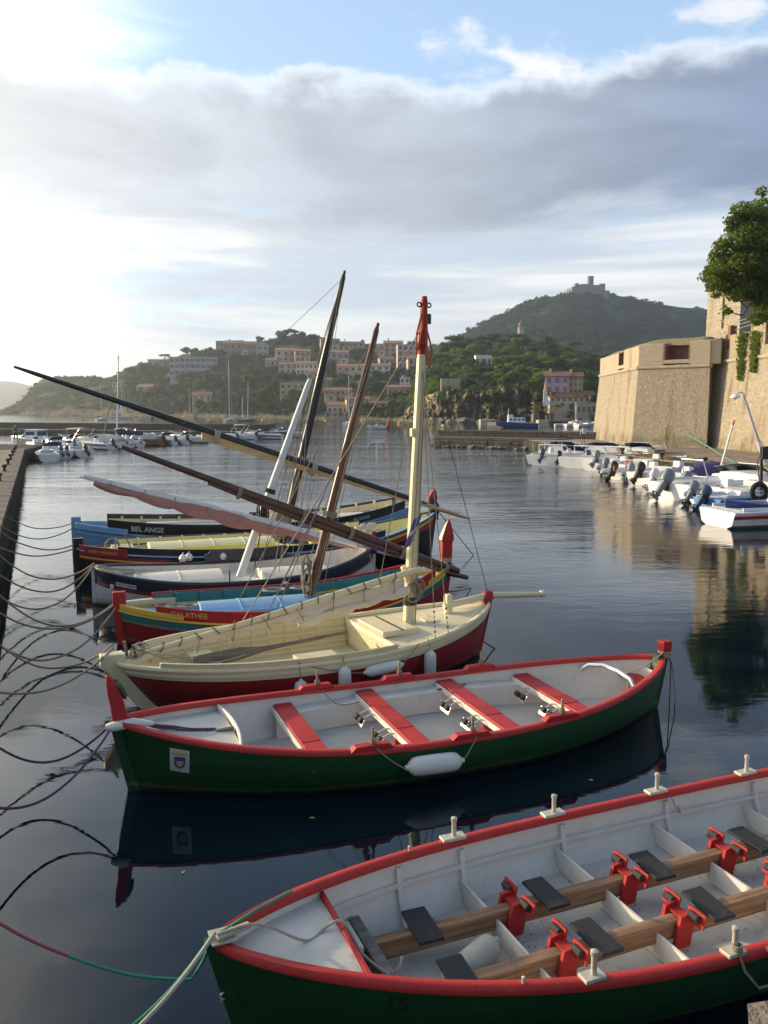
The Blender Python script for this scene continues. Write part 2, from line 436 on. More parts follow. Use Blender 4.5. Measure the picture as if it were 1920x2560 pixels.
headland = Hill(VD0, [(-120, 760), (0, 730), (110, 740), (300, 690), (480, 650), (700, 620), (900, 610), (1090, 560), (1200, 470)],
                [(-120, 1036), (0, 1031), (40, 1012), (75, 975), (95, 956), (112, 945), (150, 942), (240, 943), (268, 946), (300, 931), (345, 915), (400, 903), (470, 884), (540, 872), (600, 868), (650, 855), (690, 846), (740, 838), (800, 842), (880, 858), (960, 862), (1050, 868), (1090, 885), (1130, 905), (1200, 950)], k=1.35)
headland.build('headland', 'headland ground', -120, 1200, 240, 44)
foothill = Hill(VD0, [(1000, 420), (1090, 430), (1200, 470), (1400, 500), (1500, 480), (2000, 470)],
                [(1010, 1000), (1050, 935), (1085, 893), (1120, 872), (1170, 858), (1230, 852), (1300, 848), (1360, 855), (1420, 872), (1480, 890), (1560, 900), (1800, 915)], k=1.3, cliff=.40, bump=2.2)
foothill.build('foothill', 'foothill ground', 1010, 1800, 320, 64)
forthill = Hill([(1000, 620), (2100, 620)], [(1000, 900), (1090, 930), (1250, 1000), (1480, 1050), (1765, 1150), (2100, 1200)],
                [(1000, 900), (1060, 878), (1090, 866), (1160, 836), (1200, 811), (1250, 787), (1300, 764), (1340, 747), (1400, 738), (1440, 734), (1520, 734), (1560, 742), (1600, 750), (1660, 762), (1700, 768), (1765, 773), (1900, 790), (2100, 830)], k=1.15, bump=1.6)
forthill.build('fort_hill', 'fort hill ground', 1000, 2100, 170, 40)

# rocks and a low sea wall along the shore
paint('shore rock', (.20, .175, .14), .95, .35, .9, .8, .4, dist=.3)
def rock_mesh(seed, n=2):
    bm = bmesh.new(); bmesh.ops.create_icosphere(bm, subdivisions=n, radius=1)
    for v in bm.verts:
        k = mnoise.noise(v.co * 1.3 + Vector((seed * 7.1, 0, 0))); v.co *= 1 + .45 * k; v.co.z *= .7
    me = bpy.data.meshes.new('rock'); bm.to_mesh(me); bm.free(); return me
ROCKS = [rock_mesh(i) for i in range(5)]
rnd = random.Random(3)
def rock_pile(name, label, px0, px1, n, spread, smin, smax, dfun=None):
    root = empty(name, label=label, cat='rocks'); c = at((px0 + px1) / 2, 1050, 290); root.location = (0, 0, 0)
    for i in range(n):
        x = px0 + (px1 - px0) * rnd.random(); d = (dfun(x) if dfun else lerp_tab(VD0, x)) - rnd.random() * spread
        s = rnd.uniform(smin, smax); p = at(x, 1050, d)
        o = link('rock', rnd.choice(ROCKS), 'shore rock', root, (p.x, d, s * rnd.uniform(-.1, .35)), (rnd.random() * .5, rnd.random() * .5, rnd.random() * 6))
        o.scale = (s * rnd.uniform(.8, 1.5), s, s * rnd.uniform(.7, 1.0))
rock_pile('shore_rocks', 'jumble of grey boulders along the waterline below the cliff', 1070, 1245, 90, 9, .6, 1.8)

# ------------------------------------------------------------------ quays and breakwaters
stone('quay stone', (.20, .175, .14), (.115, .10, .082), (.09, .08, .065), 1.2, bump=.7, dist=.05, flat=(1, 1, 1), stainamt=.35)
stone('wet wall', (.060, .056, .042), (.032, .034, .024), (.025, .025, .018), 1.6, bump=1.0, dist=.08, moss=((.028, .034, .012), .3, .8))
stone('paving', (.33, .27, .20), (.22, .18, .135), (.15, .125, .10), .9, bump=.5, dist=.03, flat=(1, 1, 1), stainamt=.3)
stone('block stone', (.145, .125, .10), (.09, .08, .066), (.07, .062, .05), 2.0, bump=.6, dist=.04, stainamt=.35, moss=((.028, .03, .016), .25, .9))
QZ = 1.22
def slab(name, poly, z1, z0, mat, smooth=0):
    n = len(poly); mb = MB(); mb.v = [(p[0], p[1], z1) for p in poly] + [(p[0], p[1], z0) for p in poly]
    mb.f = [tuple(range(n))] + [(i, i + n, (i + 1) % n + n, (i + 1) % n) for i in range(n)]
    return mb.build(name, mat, smooth=smooth)
# left quay: runs away to the left, its wall in shade
QA, QB = Vector((-2.95, 4.4, 0)), Vector((-28.6, 66.0, 0))
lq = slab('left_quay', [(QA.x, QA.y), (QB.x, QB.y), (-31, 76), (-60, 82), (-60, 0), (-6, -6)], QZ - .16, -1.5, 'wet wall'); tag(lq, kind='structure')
qd = (QB - QA).normalized(); qn = Vector((-qd.y, qd.x, 0)); ql = (QB - QA).length
rnd = random.Random(11)
cop = [MB().box((0, 0, 0), (1.55, .62, .17)).mesh('coping_stone', 0), MB().box((0, 0, 0), (1.55, .66, .175)).mesh('coping_stone', 0)]
for i in range(int(ql / 1.6)):
    p = QA + qd * (i * 1.6 + .8) + qn * .27
    o = link('coping_stone', rnd.choice(cop), 'quay stone', lq, (p.x, p.y, QZ - .075 + rnd.uniform(-.006, .008)), (0, 0, math.atan2(qd.y, qd.x) + rnd.uniform(-.006, .006)))
slabs = [MB().box((0, 0, 0), (1.50, w, .06)).mesh('paving_slab', 0) for w in (1.02, 1.06)]
for i in range(int(ql / 1.6)):
    for j in range(3):
        if i < 8: continue
        p = QA + qd * (i * 1.6 + .8 + (j % 2) * .7) + qn * (1.16 + j * 1.1)
        link('paving_slab', slabs[j % 2], 'paving', lq, (p.x, p.y, QZ - .13 + rnd.uniform(-.006, .008)), (0, 0, math.atan2(qd.y, qd.x)))
# mooring bollards along the left quay
paint('old iron', (.055, .045, .04), .6, .3, 9, .3, .4, dirtcol=(.16, .07, .03), metal=.6)
bol = MB().lathe([(.12, 0), (.12, .02), (.075, .04), (.07, .20), (.12, .25), (.135, .30), (.10, .345), (.02, .36)], n=12).mesh('bollard')
words = ['nearest', 'second nearest', 'third nearest', 'fourth', 'fifth', 'sixth', 'seventh', 'farthest']
for i, dd in enumerate((27, 33, 39, 44.5, 49.5, 54.5, 59, 63)):
    p = QA + qd * dd + qn * .55
    o = link('bollard', bol, 'old iron', None, (p.x, p.y, QZ + .01), (0, 0, i)); tag(o, f'small black iron mooring bollard on the left quay, {words[i]} of the row', 'bollard', 'bollards along the left quay')
# left breakwater: lower walk and upper wall, of long stone blocks
def block_wall(name, a, b, zs, thick, label, blk, seed, mat='block stone', step=0.0, cat='breakwater'):
    a, b = Vector((*a, 0)), Vector((*b, 0)); d = (b - a); L = d.length; d.normalize(); n = Vector((-d.y, d.x, 0)); rr = random.Random(seed)
    root = empty(name, a, math.atan2(d.y, d.x), label, cat)
    core = MB().box((L / 2, thick / 2 + .16, (zs[-1] + zs[0]) / 2 - .06), (L - .1, thick - .2, zs[-1] - zs[0] - .1)); core.build('core', mat, root, smooth=0)
    for k in range(len(zs) - 1):
        z0, z1 = zs[k], zs[k + 1]; x = 0.0 if k % 2 else -.0
        first = True
        while x < L - .3:
            w = blk * rr.uniform(.75, 1.3) * (.5 if first and k % 2 else 1); w = min(w, L - x); first = False
            y0 = k * step + rr.uniform(-.025, .025)
            bx = MB().box((x + w / 2, y0 + (thick - k * step) / 2, (z0 + z1) / 2), (w - .05, thick - k * step, z1 - z0 - .035))
            bx.build('block', mat, root, smooth=0, bevel=.03); x += w
    return root
pl0, pl1 = at(-60, 1080, 152), at(663, 1080, 129)
block_wall('breakwater', (pl0.x, pl0.y), (pl1.x, pl1.y), (-.8, .1, .65, 1.1, 1.55, 2.0), 3.2, 'long low stone breakwater behind the boats moored on the left', 3.6, 5)
pa0, pa1 = at(-60, 1090, 146), at(690, 1090, 123)
block_wall('breakwater_walk', (pa0.x, pa0.y), (pa1.x, pa1.y), (-.8, .15, .55, .95), 3.6, 'low stone walk along the foot of the left breakwater', 3.0, 6)
# the right jetty: two tiers of dark courses
j0, j1 = at(1085, 1100, 98), at(1385, 1100, 88)
block_wall('jetty', (j0.x, j0.y), (j1.x, j1.y), (-.8, .05, .42, .78, 1.12), 4.4, 'low dark stone jetty at the harbour mouth, lower tier at the water', 2.4, 8, cat='jetty')
k0, k1 = at(1093, 1090, 102), at(1490, 1090, 91)
block_wall('jetty_wall', (k0.x, k0.y), (k1.x, k1.y), (.0, .75, 1.12, 1.45, 1.80), 2.4, 'upper stone wall standing on the dark jetty at the harbour mouth', 2.6, 9, cat='jetty')
rock_pile('jetty_rocks', 'weedy rocks at the foot of the dark jetty', 1075, 1370, 55, 1.6, .16, .42, lambda x: 97.2 - (x - 1085) / 30.0)
# right quay under the fort
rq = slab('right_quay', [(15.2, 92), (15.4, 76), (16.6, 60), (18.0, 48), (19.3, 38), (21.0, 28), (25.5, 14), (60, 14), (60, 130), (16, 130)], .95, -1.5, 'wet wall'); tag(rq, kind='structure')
def inner(poly, d): return poly
rp = slab('quay_paving', [(15.7, 91), (15.95, 76), (17.15, 60), (18.5, 48), (19.8, 38), (21.5, 28.2), (25.9, 14.5), (59, 14.5), (59, 129), (16.5, 129)], 1.0, .9, 'paving'); tag(rp, kind='structure')
# end of the quay the picture is taken from: one rough stone at the lower right corner
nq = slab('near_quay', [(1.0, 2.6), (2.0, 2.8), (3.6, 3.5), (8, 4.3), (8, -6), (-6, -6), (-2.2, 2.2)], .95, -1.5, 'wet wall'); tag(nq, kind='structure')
paint('quay edge stone', (.25, .21, .16), .95, .3, 4, .9, .3, dist=.05)
for i, (x, y, s) in enumerate(((1900, 2600, .15), (2010, 2580, .24), (2060, 2640, .3))):
    p = PZ(x, y, 1.0); o = link('edge_stone', ROCKS[i], 'quay edge stone', nq, (p.x, p.y, .90), (0, 0, i)); o.scale = (s * 1.7, s, s * .55)
# ------------------------------------------------------------------ fortress on the right
stone('fort stone', (.53, .455, .335), (.39, .325, .235), (.48, .41, .30), 6.0, bump=1.0, dist=.09, stain=(.22, .14, .08), stainamt=.75, moss=((.14, .13, .05), 1.2, 2.6))
stone('tower stone', (.56, .49, .375), (.45, .385, .285), (.52, .45, .345), 4.8, bump=1.0, dist=.10, stain=(.25, .18, .11), stainamt=.35)
stone('fort plaster', (.49, .42, .31), (.41, .34, .245), (.48, .405, .295), 5.0, bump=.8, dist=.05, stain=(.22, .15, .09), stainamt=.7)
paint('fort brick', (.20, .095, .062), .9, .3, 4, .5, .3, dist=.02)
paint('dry grass', (.24, .19, .09), 1.0, .3, 2, .8, .3, dist=.1)
def wall_strip(mb, pts0, pts1, z0, z1):
    """vertical or battered sheet through plan points pts0 at z0 and pts1 at z1"""
    n = len(pts0); k = len(mb.v)
    mb.v += [(p[0], p[1], z0) for p in pts0] + [(p[0], p[1], z1) for p in pts1]
    for i in range(n - 1): mb.f.append((k + i, k + i + 1, k + n + i + 1, k + n + i))
def inset(pts, d):      # push plan points away from the water side (towards +x, +y)
    return [(p[0] + d * p[2], p[1] + d * p[3]) for p in pts]
FB = [(23.3, 93.0), (22.2, 74.5), (27.2, 70.0), (27.9, 71.4), (29.6, 45.0), (30.2, 25.0)]          # foot of the wall
FT = [(23.8, 92.5), (22.75, 75.1), (27.5, 70.8), (28.6, 72.8), (30.7, 45.0), (31.3, 25.0)]        # at the moulding
def fz(x, y, Y): return at(x, y, Y).z
ZM = 7.9; ZT = 9.9
fort = empty('fortress', (24, 74, 1), 0, 'sunlit stone fortress with an angular bastion at the right edge', 'fortress')
fort.location = (0, 0, 0)
def sub(pts, n):
    r = []
    for a, b in zip(pts, pts[1:]):
        for i in range(n): r.append((a[0] + (b[0] - a[0]) * i / n, a[1] + (b[1] - a[1]) * i / n))
    r.append(pts[-1]); return r
mb = MB(); wall_strip(mb, FB[:4], FT[:4], .8, ZM); mb.build('bastion_wall', 'fort stone', fort, smooth=0)
# moulding (rounded string course) along bastion and curtain
def course(pts, z, r, out=.0):
    m_ = MB()
    for a, b in zip(pts, pts[1:]): m_.tube([(a[0], a[1], z), (b[0], b[1], z)], r, 10)
    return m_
course(FT[:4], ZM + .02, .16).build('string_course', 'fort plaster', fort)
# bastion parapet: merlons between splayed embrasures
def merlon(a, b, z0, z1, t, name='merlon', mat='fort plaster', top=.25):
    a, b = Vector((*a, 0)), Vector((*b, 0)); d = (b - a).normalized(); n = Vector((-d.y, d.x, 0))
    if n.x < 0 and abs(n.x) > .3: n = -n
    if n.y < 0 and abs(n.x) <= .3: n = -n
    c = [a, b, b + n * t, a + n * t]
    bq = [(p.x, p.y, z0) for p in c]; tq = [(p.x, p.y, z1 + (top if i > 1 else 0)) for i, p in enumerate(c)]
    m_ = MB(); m_.hexa(bq, tq); return m_.build(name, mat, fort, smooth=0, bevel=.05)
def lp(a, b, s): return (a[0] + (b[0] - a[0]) * s, a[1] + (b[1] - a[1]) * s)
A0, A1, A2, A3 = FT[0], FT[1], FT[2], FT[3]
zq = ZM + .17
merlon(A0, lp(A0, A1, .53), zq, ZT - .1, 2.2); merlon(lp(A0, A1, .66), A1, zq, ZT, 2.2)
merlon((A1[0] + .02, A1[1] - .02), lp(A1, A2, .36), zq, ZT + .05, 2.4); merlon(lp(A1, A2, .72), A2, zq, ZT + .15, 2.4)
merlon((A2[0] + .02, A2[1] + .02), A3, zq, ZT + .1, .8)
def embr(a, b, z0, z1, t, slits=False):
    a, b = Vector((*a, 0)), Vector((*b, 0)); d = (b - a).normalized(); n = Vector((-d.y, d.x, 0))
    if n.x < 0 and abs(n.x) > .3: n = -n
    if n.y < 0 and abs(n.x) <= .3: n = -n
    q = [a + n * t, b + n * t, b + n * (t + .2), a + n * (t + .2)]
    e = MB(); e.hexa([(p.x, p.y, z0) for p in q], [(p.x, p.y, z1) for p in q]); o = e.build('embrasure_back', 'fort brick', fort, smooth=0)
    s = MB(); q = [a, b, b + n * (t + .1), a + n * (t + .1)]
    s.hexa([(p.x, p.y, z0 - .3) for p in q], [(p.x, p.y, z0 + .02) for p in q]); s.build('embrasure_sill', 'fort plaster', fort, smooth=0)
    for w, e0 in ((a, d), (b, -d)):
        jn = MB(); q = [w + e0 * .005, w + e0 * .12, w + e0 * .12 + n * t, w + e0 * .005 + n * t]
        jn.hexa([(p.x, p.y, z0) for p in q], [(p.x, p.y, z1 - .1) for p in q]); jn.build('embrasure_cheek', 'fort brick', fort, smooth=0)
embr(lp(A0, A1, .53), lp(A0, A1, .66), zq + .45, ZT - .1, .5)
embr(lp(A1, A2, .36), lp(A1, A2, .72), zq + .45, ZT - .1, 1.2)
# rounded earth top with dry grass
mb = MB()
T = [Vector((24.0, 92, ZT)), Vector((23.0, 75.6, ZT)), Vector((27.6, 71.6, ZT + .1)), Vector((28.8, 73.4, ZT + .1))]
def gtop(u, w):
    k = u * 3; i = min(int(k), 2); p = T[i].lerp(T[i + 1], k - i); c = Vector((33, 84, ZT))
    q = p.lerp(c, w); h = .95 * min(1, w * 3.2) ** .5
    q.z = ZT - .1 + h + .10 * mnoise.noise(q * .9); return q
mb.grid(gtop, [i / 24 for i in range(25)], [i / 8 for i in range(9)]); mb.build('grass_top', 'dry grass', fort, smooth=60)
# curtain wall to the right, stepped battlement
mb = MB(); wall_strip(mb, sub(FB[3:], 3), sub(FT[3:], 3), .8, ZM + .35); mb.build('curtain_wall', 'fort stone', fort, smooth=0)
course(FT[3:5], ZM + .38, .17).build('string_course', 'fort plaster', fort)
C0, C1 = FT[3], FT[4]; CL = C0[1] - C1[1]
def cpt(Y, dx=0.0): s = (C0[1] - Y) / CL; return (C0[0] + (C1[0] - C0[0]) * s + dx, Y)
for Ya, Yb, zt in ((72.5, 70.9, 10.5), (70.2, 66.9, 10.4), (66.85, 64.6, 10.9), (63.9, 62.5, 11.2), (61.9, 60.3, 11.4), (60.2, 45.2, 14.6), (72.4, 60.4, 9.2)):
    a, b = cpt(Ya), cpt(Yb); dx = .02 if zt < 9.5 else 0.0
    m_ = MB(); m_.hexa([(a[0] + dx, a[1], ZM + .5), (b[0] + dx, b[1], ZM + .5), (b[0] + 1.6, b[1], ZM + .5), (a[0] + 1.6, a[1], ZM + .5)],
                       [(a[0] + dx, a[1], zt), (b[0] + dx, b[1], zt), (b[0] + 1.6, b[1], zt + .1), (a[0] + 1.6, a[1], zt + .1)])
    m_.build('merlon', 'fort stone', fort, smooth=0, bevel=.05)
course([cpt(60.2, -.02), cpt(45.2, -.02)], 11.3, .12).build('string_course', 'fort plaster', fort)
# brick pier and railing on the wall walk
p = cpt(70.55); MB().box((p[0] + .35, p[1], 10.0), (.55, .55, 2.4)).build('brick_pier', 'fort brick', fort, smooth=0, bevel=.03)
paint('rail steel', (.32, .31, .30), .5, .1, 6, .1, .2, metal=.6)
for z in (11.0, 11.3, 11.6): MB().tube([(p[0] + .4, 70.3, z - .2), (cpt(66)[0] + .4, 66, z + .1)], .03, 6).build('railing_bar', 'rail steel', fort)
# the tower behind
tower = empty('castle_tower', (33.0, 82, 8), 0, 'pale stone tower standing behind the bastion, shaded on its right face', 'tower'); tower.location = (0, 0, 0)
ta, tb, tc = at(1762, 870, 78), at(1846, 870, 73.5), at(1960, 870, 80)
zb_, zt_ = 8.5, at(1800, 690, 76).z
def tpl(p, k): return (p.x + k, p.y, 0)
mb = MB(); q = [(ta.x, ta.y), (tb.x, tb.y), (tc.x, tc.y), (tc.x + 2, tc.y + 9), (ta.x + 5.6, ta.y + 12)]
wall_strip(mb, q + [q[0]], [(x + .12 * (1 if i in (0, 4, 5) else 0), y) for i, (x, y) in enumerate(q + [q[0]])], zb_, zt_ + 1.5)
k_ = len(mb.v); mb.v += [(x, y, zt_ + 1.5) for x, y in q]; mb.f.append(tuple(range(k_, k_ + 5)))
mb.build('tower_wall', 'tower stone', tower, smooth=0)
w0 = Vector((ta.x, ta.y, 0)).lerp(Vector((tb.x, tb.y, 0)), .48)
for z in range(9):     # dressed corner stones half way along the lit face
    MB().box((w0.x - .02, w0.y - .03, zb_ + 1 + z * 1.05), (.32 + .12 * (z % 2), .26, .95), math.atan2(tb.y - ta.y, tb.x - ta.x)).build('quoin', 'fort plaster', tower, smooth=0, bevel=.04)
mb = MB().box((ta.x + 1.2, ta.y - 2.4, 9.8), (2.0, 3.2, 3.2), .3, (.8, .6)); mb.build('tower_plinth', 'tower stone', tower, smooth=0)

# ------------------------------------------------------------------ houses
for nm, c in (('cream', (.52, .44, .32)), ('rose', (.45, .36, .29)), ('pinkish', (.55, .33, .33)), ('ochre', (.50, .36, .19)), ('sand', (.40, .33, .25)), ('whitewash', (.66, .64, .58)), ('brownish', (.26, .20, .16)), ('greyish', (.36, .36, .34))):
    paint('wall ' + nm, c, .9, .12, .35, .2, .25, dist=.05)
def tilemat():
    m, t, b, _ = newmat('roof tile')
    oc = t.node('ShaderNodeTexCoord').outputs['Object']; s = t.xyz(oc)
    w = t.m('SINE', t.m('MULTIPLY', s[0], 25)); n = t.noise(oc, 1.5, 6, .7)
    c = t.mix(t.sm(n, .35, .68), (.20, .085, .05), (.36, .18, .11)); t.put(b.inputs['Base Color'], c); b.inputs['Roughness'].default_value = .9
    bumpit(t, b, t.m('ADD', w, n), .6, .05); return m
tilemat()
paint('window dark', (.035, .04, .05), .15, .2, 1, 0, 0); paint('window blue', (.10, .14, .20), .2, .2, 1, 0, 0)
paint('shutter', (.20, .12, .08), .7, .2, 3, .1, .1); paint('purple shutter', (.20, .12, .34), .7, .2, 3, .1, .1)
paint('awning white', (.75, .73, .68), .8, .1, 2, .1, .1)
WINM = {}
def window(parent, x, y, z, w, h, mat='window dark'):
    key = (round(w, 1), round(h, 1), mat)
    if key not in WINM:
        b_ = MB().box((0, 0, 0), (key[0], .12, key[1])); WINM[key] = b_.mesh('window', 0); WINM[key].materials.append(MATS[mat])
        f = MB()
        for dx, dz, sx, sz in ((0, key[1] / 2 + .06, key[0] + .24, .12), (0, -key[1] / 2 - .07, key[0] + .34, .14), (-key[0] / 2 - .06, 0, .12, key[1]), (key[0] / 2 + .06, 0, .12, key[1])): f.box((dx, -.03, dz), (sx, .22, sz))
        WINM[key, 'f'] = f.mesh('window_frame', 0); WINM[key, 'f'].materials.append(MATS['wall sand'])
    o = link('window', WINM[key], None, parent, (x, y - .03, z)); link('window_frame', WINM[key, 'f'], None, o)
    return o
def hash_(s): return sum((i + 3) * ord(c) for i, c in enumerate(s))
def house(hill, x0, x1, yt, yb, label, wall='cream', roof='gable', rows=1, cols=3, rot=0.0, deep=.8, win='window dark', dadd=0, arches=0, name='house', cat='house', rooff=.22, ww=None, balcony=False, D=None, chim=0):
    d = (D if D else hill.depth((x0 + x1) / 2, yb)) + dadd
    a, b = at(x0, yb, d), at(x1, yb, d); w = (b.x - a.x); zt = at(x0, yt, d).z; zb = a.z; h = zt - zb
    root = empty(name, ((a.x + b.x) / 2, d, zb), rot, label, cat)
    dp = max(6.0, w * deep); rh = h * rooff if roof in ('gable', 'mono', 'hip') else 0
    hw = h - rh
    MB().box((0, dp / 2, hw / 2 - 3), (w, dp, hw + 6)).build('wall', 'wall ' + wall, root, smooth=0)
    if roof == 'gable':      # ridge along the front
        r = MB(); e = .45; y0, y1 = -e, dp + e; xw = w / 2 + e; z0 = hw
        r.add([(-xw, y0, z0 - .1), (xw, y0, z0 - .1), (xw, dp / 2, z0 + rh), (-xw, dp / 2, z0 + rh), (-xw, y1, z0 - .1), (xw, y1, z0 - .1),
               (-xw, y0, z0 + .14), (xw, y0, z0 + .14), (xw, dp / 2, z0 + rh + .24), (-xw, dp / 2, z0 + rh + .24), (-xw, y1, z0 + .14), (xw, y1, z0 + .14)],
              [(0, 1, 2, 3), (3, 2, 5, 4), (6, 9, 8, 7), (9, 10, 11, 8), (0, 6, 7, 1), (4, 5, 11, 10), (0, 3, 9, 6), (3, 4, 10, 9), (1, 7, 8, 2), (2, 8, 11, 5)])
        ro = r.build('roof', 'roof tile', root, smooth=0)
        gb = MB()
        for sx in (-1, 1): gb.add([(sx * (w / 2 - .01), 0, hw), (sx * (w / 2 - .01), dp, hw), (sx * (w / 2 - .01), dp / 2, hw + rh)], [(0, 1, 2)])
        gb.build('gable', 'wall ' + wall, root, smooth=0)
    elif roof == 'mono':
        r = MB(); e = .4
        r.hexa([(-w / 2 - e, -e, hw - .1), (w / 2 + e, -e, hw - .1), (w / 2 + e, dp + e, hw + rh), (-w / 2 - e, dp + e, hw + rh)], [(-w / 2 - e, -e, hw + .14), (w / 2 + e, -e, hw + .14), (w / 2 + e, dp + e, hw + rh + .24), (-w / 2 - e, dp + e, hw + rh + .24)])
        ro = r.build('roof', 'roof tile', root, smooth=0)
    else:
        ro = MB().box((0, dp / 2, hw + .12), (w + .3, dp + .3, .3)).build('parapet', 'wall ' + wall, root, smooth=0)
    for i in range(chim):
        MB().box((w * (-.25 + .5 * i), dp * .45, hw + rh + .5), (.7, .7, 1.5)).build('chimney', 'wall ' + wall, ro, smooth=0)
    if not arches and w > 8 and cat == 'house' and abs(hash_(label)) % 3:
        sgn = 1 if hash_(label) % 2 else -1; wl_ = w * .38; hh = hw * .58
        MB().box((sgn * w * .26, -1.1, hh / 2 - 3), (wl_, 2.4, hh + 6)).build('wing', 'wall ' + ('cream' if wall != 'cream' else 'sand'), root, smooth=0)
        MB().hexa([(sgn * w * .26 - wl_ / 2 - .3, -2.6, hh - .1), (sgn * w * .26 + wl_ / 2 + .3, -2.6, hh - .1), (sgn * w * .26 + wl_ / 2 + .3, 0.0, hh + .7), (sgn * w * .26 - wl_ / 2 - .3, 0.0, hh + .7)], [(sgn * w * .26 - wl_ / 2 - .3, -2.6, hh + .1), (sgn * w * .26 + wl_ / 2 + .3, -2.6, hh + .1), (sgn * w * .26 + wl_ / 2 + .3, 0.0, hh + .9), (sgn * w * .26 - wl_ / 2 - .3, 0.0, hh + .9)]).build('wing_roof', 'roof tile', root, smooth=0)
        window(root, sgn * w * .26, -2.32, hh * .5, 1.2, 1.3, win)
    if arches:
        for i in range(arches):
            x = (i + .5) / arches * w - w / 2; aw = w / arches * .62; pr = [(-aw / 2, 0), (aw / 2, 0)] + [(aw / 2 * math.cos(q), hw * .42 + aw / 2 * math.sin(q)) for q in [math.pi * k / 8 for k in range(9)]]
            m_ = MB(); n = len(pr); m_.v = [(x + u, -.06, .2 + z) for u, z in pr] + [(x + u, .1, .2 + z) for u, z in pr]; m_.f = [tuple(range(n))]
            m_.f += [(k, (k + 1) % n, (k + 1) % n + n, k + n) for k in range(n)]; m_.build('arch_opening', 'window dark', root, smooth=0)
    else:
        sh = hw / rows; cw = w / cols
        for j in range(rows):
            for i in range(cols):
                wd = ww or min(1.5, cw * .42); window(root, -w / 2 + (i + .5) * cw, -.02, (j + .52) * sh, wd, min(1.7, sh * .5), win)
            if balcony and j: MB().box((0, -.5, j * sh), (w * .9, 1.0, .16)).build('balcony', 'wall whitewash', root, smooth=0)
    return root
HL = headland
HS = [ # x0,x1,ytop,ybottom, wall, roof, rows, cols, label
 (540, 561, 853, 885, 'brownish', 'flat', 2, 2, 'narrow dark brown house block at the left end of the ridge row'),
 (560, 606, 850, 890, 'brownish', 'gable', 2, 3, 'brown ridge house with tiled roof, left half of the long pair'),
 (606, 642, 853, 891, 'brownish', 'gable', 2, 3, 'brown ridge house with tiled roof, right half of the long pair'),
 (642, 671, 862, 895, 'greyish', 'flat', 2, 2, 'grey flat-roofed house right of the long brown pair on the ridge'),
 (690, 739, 868, 905, 'cream', 'mono', 2, 3, 'cream house with a sloping tiled roof below the ridge trees, left of two'),
 (738, 777, 871, 905, 'ochre', 'mono', 2, 3, 'ochre house with a sloping tiled roof below the ridge trees, right of two'),
 (664, 700, 895, 916, 'rose', 'gable', 1, 3, 'small rose house with orange roof below the grey ridge house'),
 (697, 747, 905, 934, 'rose', 'gable', 2, 3, 'wide rose terrace house in the middle of the wooded slope'),
 (741, 793, 902, 936, 'whitewash', 'mono', 2, 5, 'white terrace house with a row of dark windows beside the black mast'),
 (813, 873, 873, 912, 'rose', 'mono', 2, 4, 'rose house stepping down the slope between the two dark masts'),
 (802, 850, 847, 880, 'sand', 'flat', 2, 3, 'sand-coloured flat block on the skyline right of the black mast'),
 (850, 911, 850, 878, 'sand', 'mono', 2, 4, 'sand-coloured tiled house on the skyline left of the brown mast'),
 (930, 962, 860, 892, 'rose', 'flat', 2, 2, 'rose flat-roofed block on the skyline right of the brown mast'),
 (960, 1007, 849, 892, 'sand', 'mono', 3, 3, 'tall sand-coloured block on the skyline above the pink terraces'),
 (994, 1046, 862, 922, 'rose', 'flat', 4, 4, 'tall pink apartment block behind the cream mast, left part'),
 (1020, 1064, 889, 928, 'rose', 'mono', 2, 3, 'rose house stepping down in front of the tall pink block'),
 (949, 988, 893, 912, 'rose', 'gable', 1, 3, 'low rose house with tiled roof below the skyline blocks'),
 (842, 908, 909, 944, 'cream', 'gable', 2, 4, 'cream row house with orange roof left of the white row house'),
 (907, 975, 908, 940, 'whitewash', 'gable', 2, 4, 'white row house with orange roof beside the brown mast'),
 (880, 930, 935, 958, 'rose', 'gable', 1, 3, 'small rose house among trees below the row houses'),
 (811, 879, 969, 1003, 'sand', 'gable', 2, 5, 'sand house with long orange roof above the beach'),
 (867, 926, 991, 1028, 'ochre', 'gable', 2, 4, 'ochre beach house with orange roof behind the arcade'),
 (927, 968, 1003, 1030, 'cream', 'gable', 2, 2, 'cream beach house with orange roof at the end of the beach row'),
 (1000, 1024, 945, 972, 'whitewash', 'flat', 2, 2, 'small white house with flat roof above the terracotta house'),
 (968, 1038, 962, 992, 'rose', 'mono', 1, 5, 'terracotta house with broad sloping roof left of the cream mast'),
 (1064, 1085, 917, 962, 'ochre', 'gable', 2, 2, 'yellow gabled house just right of the cream mast'),
 (700, 762, 958, 990, 'ochre', 'flat', 2, 4, 'ochre house half hidden by trees low on the wooded slope'),
 (482, 529, 980, 1018, 'cream', 'gable', 2, 3, 'small cream house with red roof low on the left shore'),
 (371, 426, 897, 916, 'sand', 'gable', 1, 4, 'low villa with tiled roof at the left end above the hotel'),
 (412, 438, 938, 950, 'whitewash', 'gable', 1, 2, 'small white house with pale roof below the hotel'),
 (768, 812, 925, 950, 'cream', 'gable', 1, 3, 'small cream house among trees behind the black mast'),
 (790, 830, 944, 966, 'rose', 'mono', 1, 3, 'small rose house under the trees left of the brown mast'),
]
for i, (x0, x1, yt, yb, wl, rf, r_, c_, lb) in enumerate(HS):
    house(HL, x0, x1, yt, yb, lb, wl, rf, r_, c_, rot=R(((i * 37) % 17) - 8 + 4), balcony=(i % 3 == 0 and r_ > 1), chim=(i % 2))
house(HL, 425, 541, 893, 940, 'large pale hotel with three rows of dark windows on the slope', 'greyish', 'flat', 3, 9, rot=R(4), name='hotel', cat='hotel', ww=2.6, balcony=True, deep=.35)
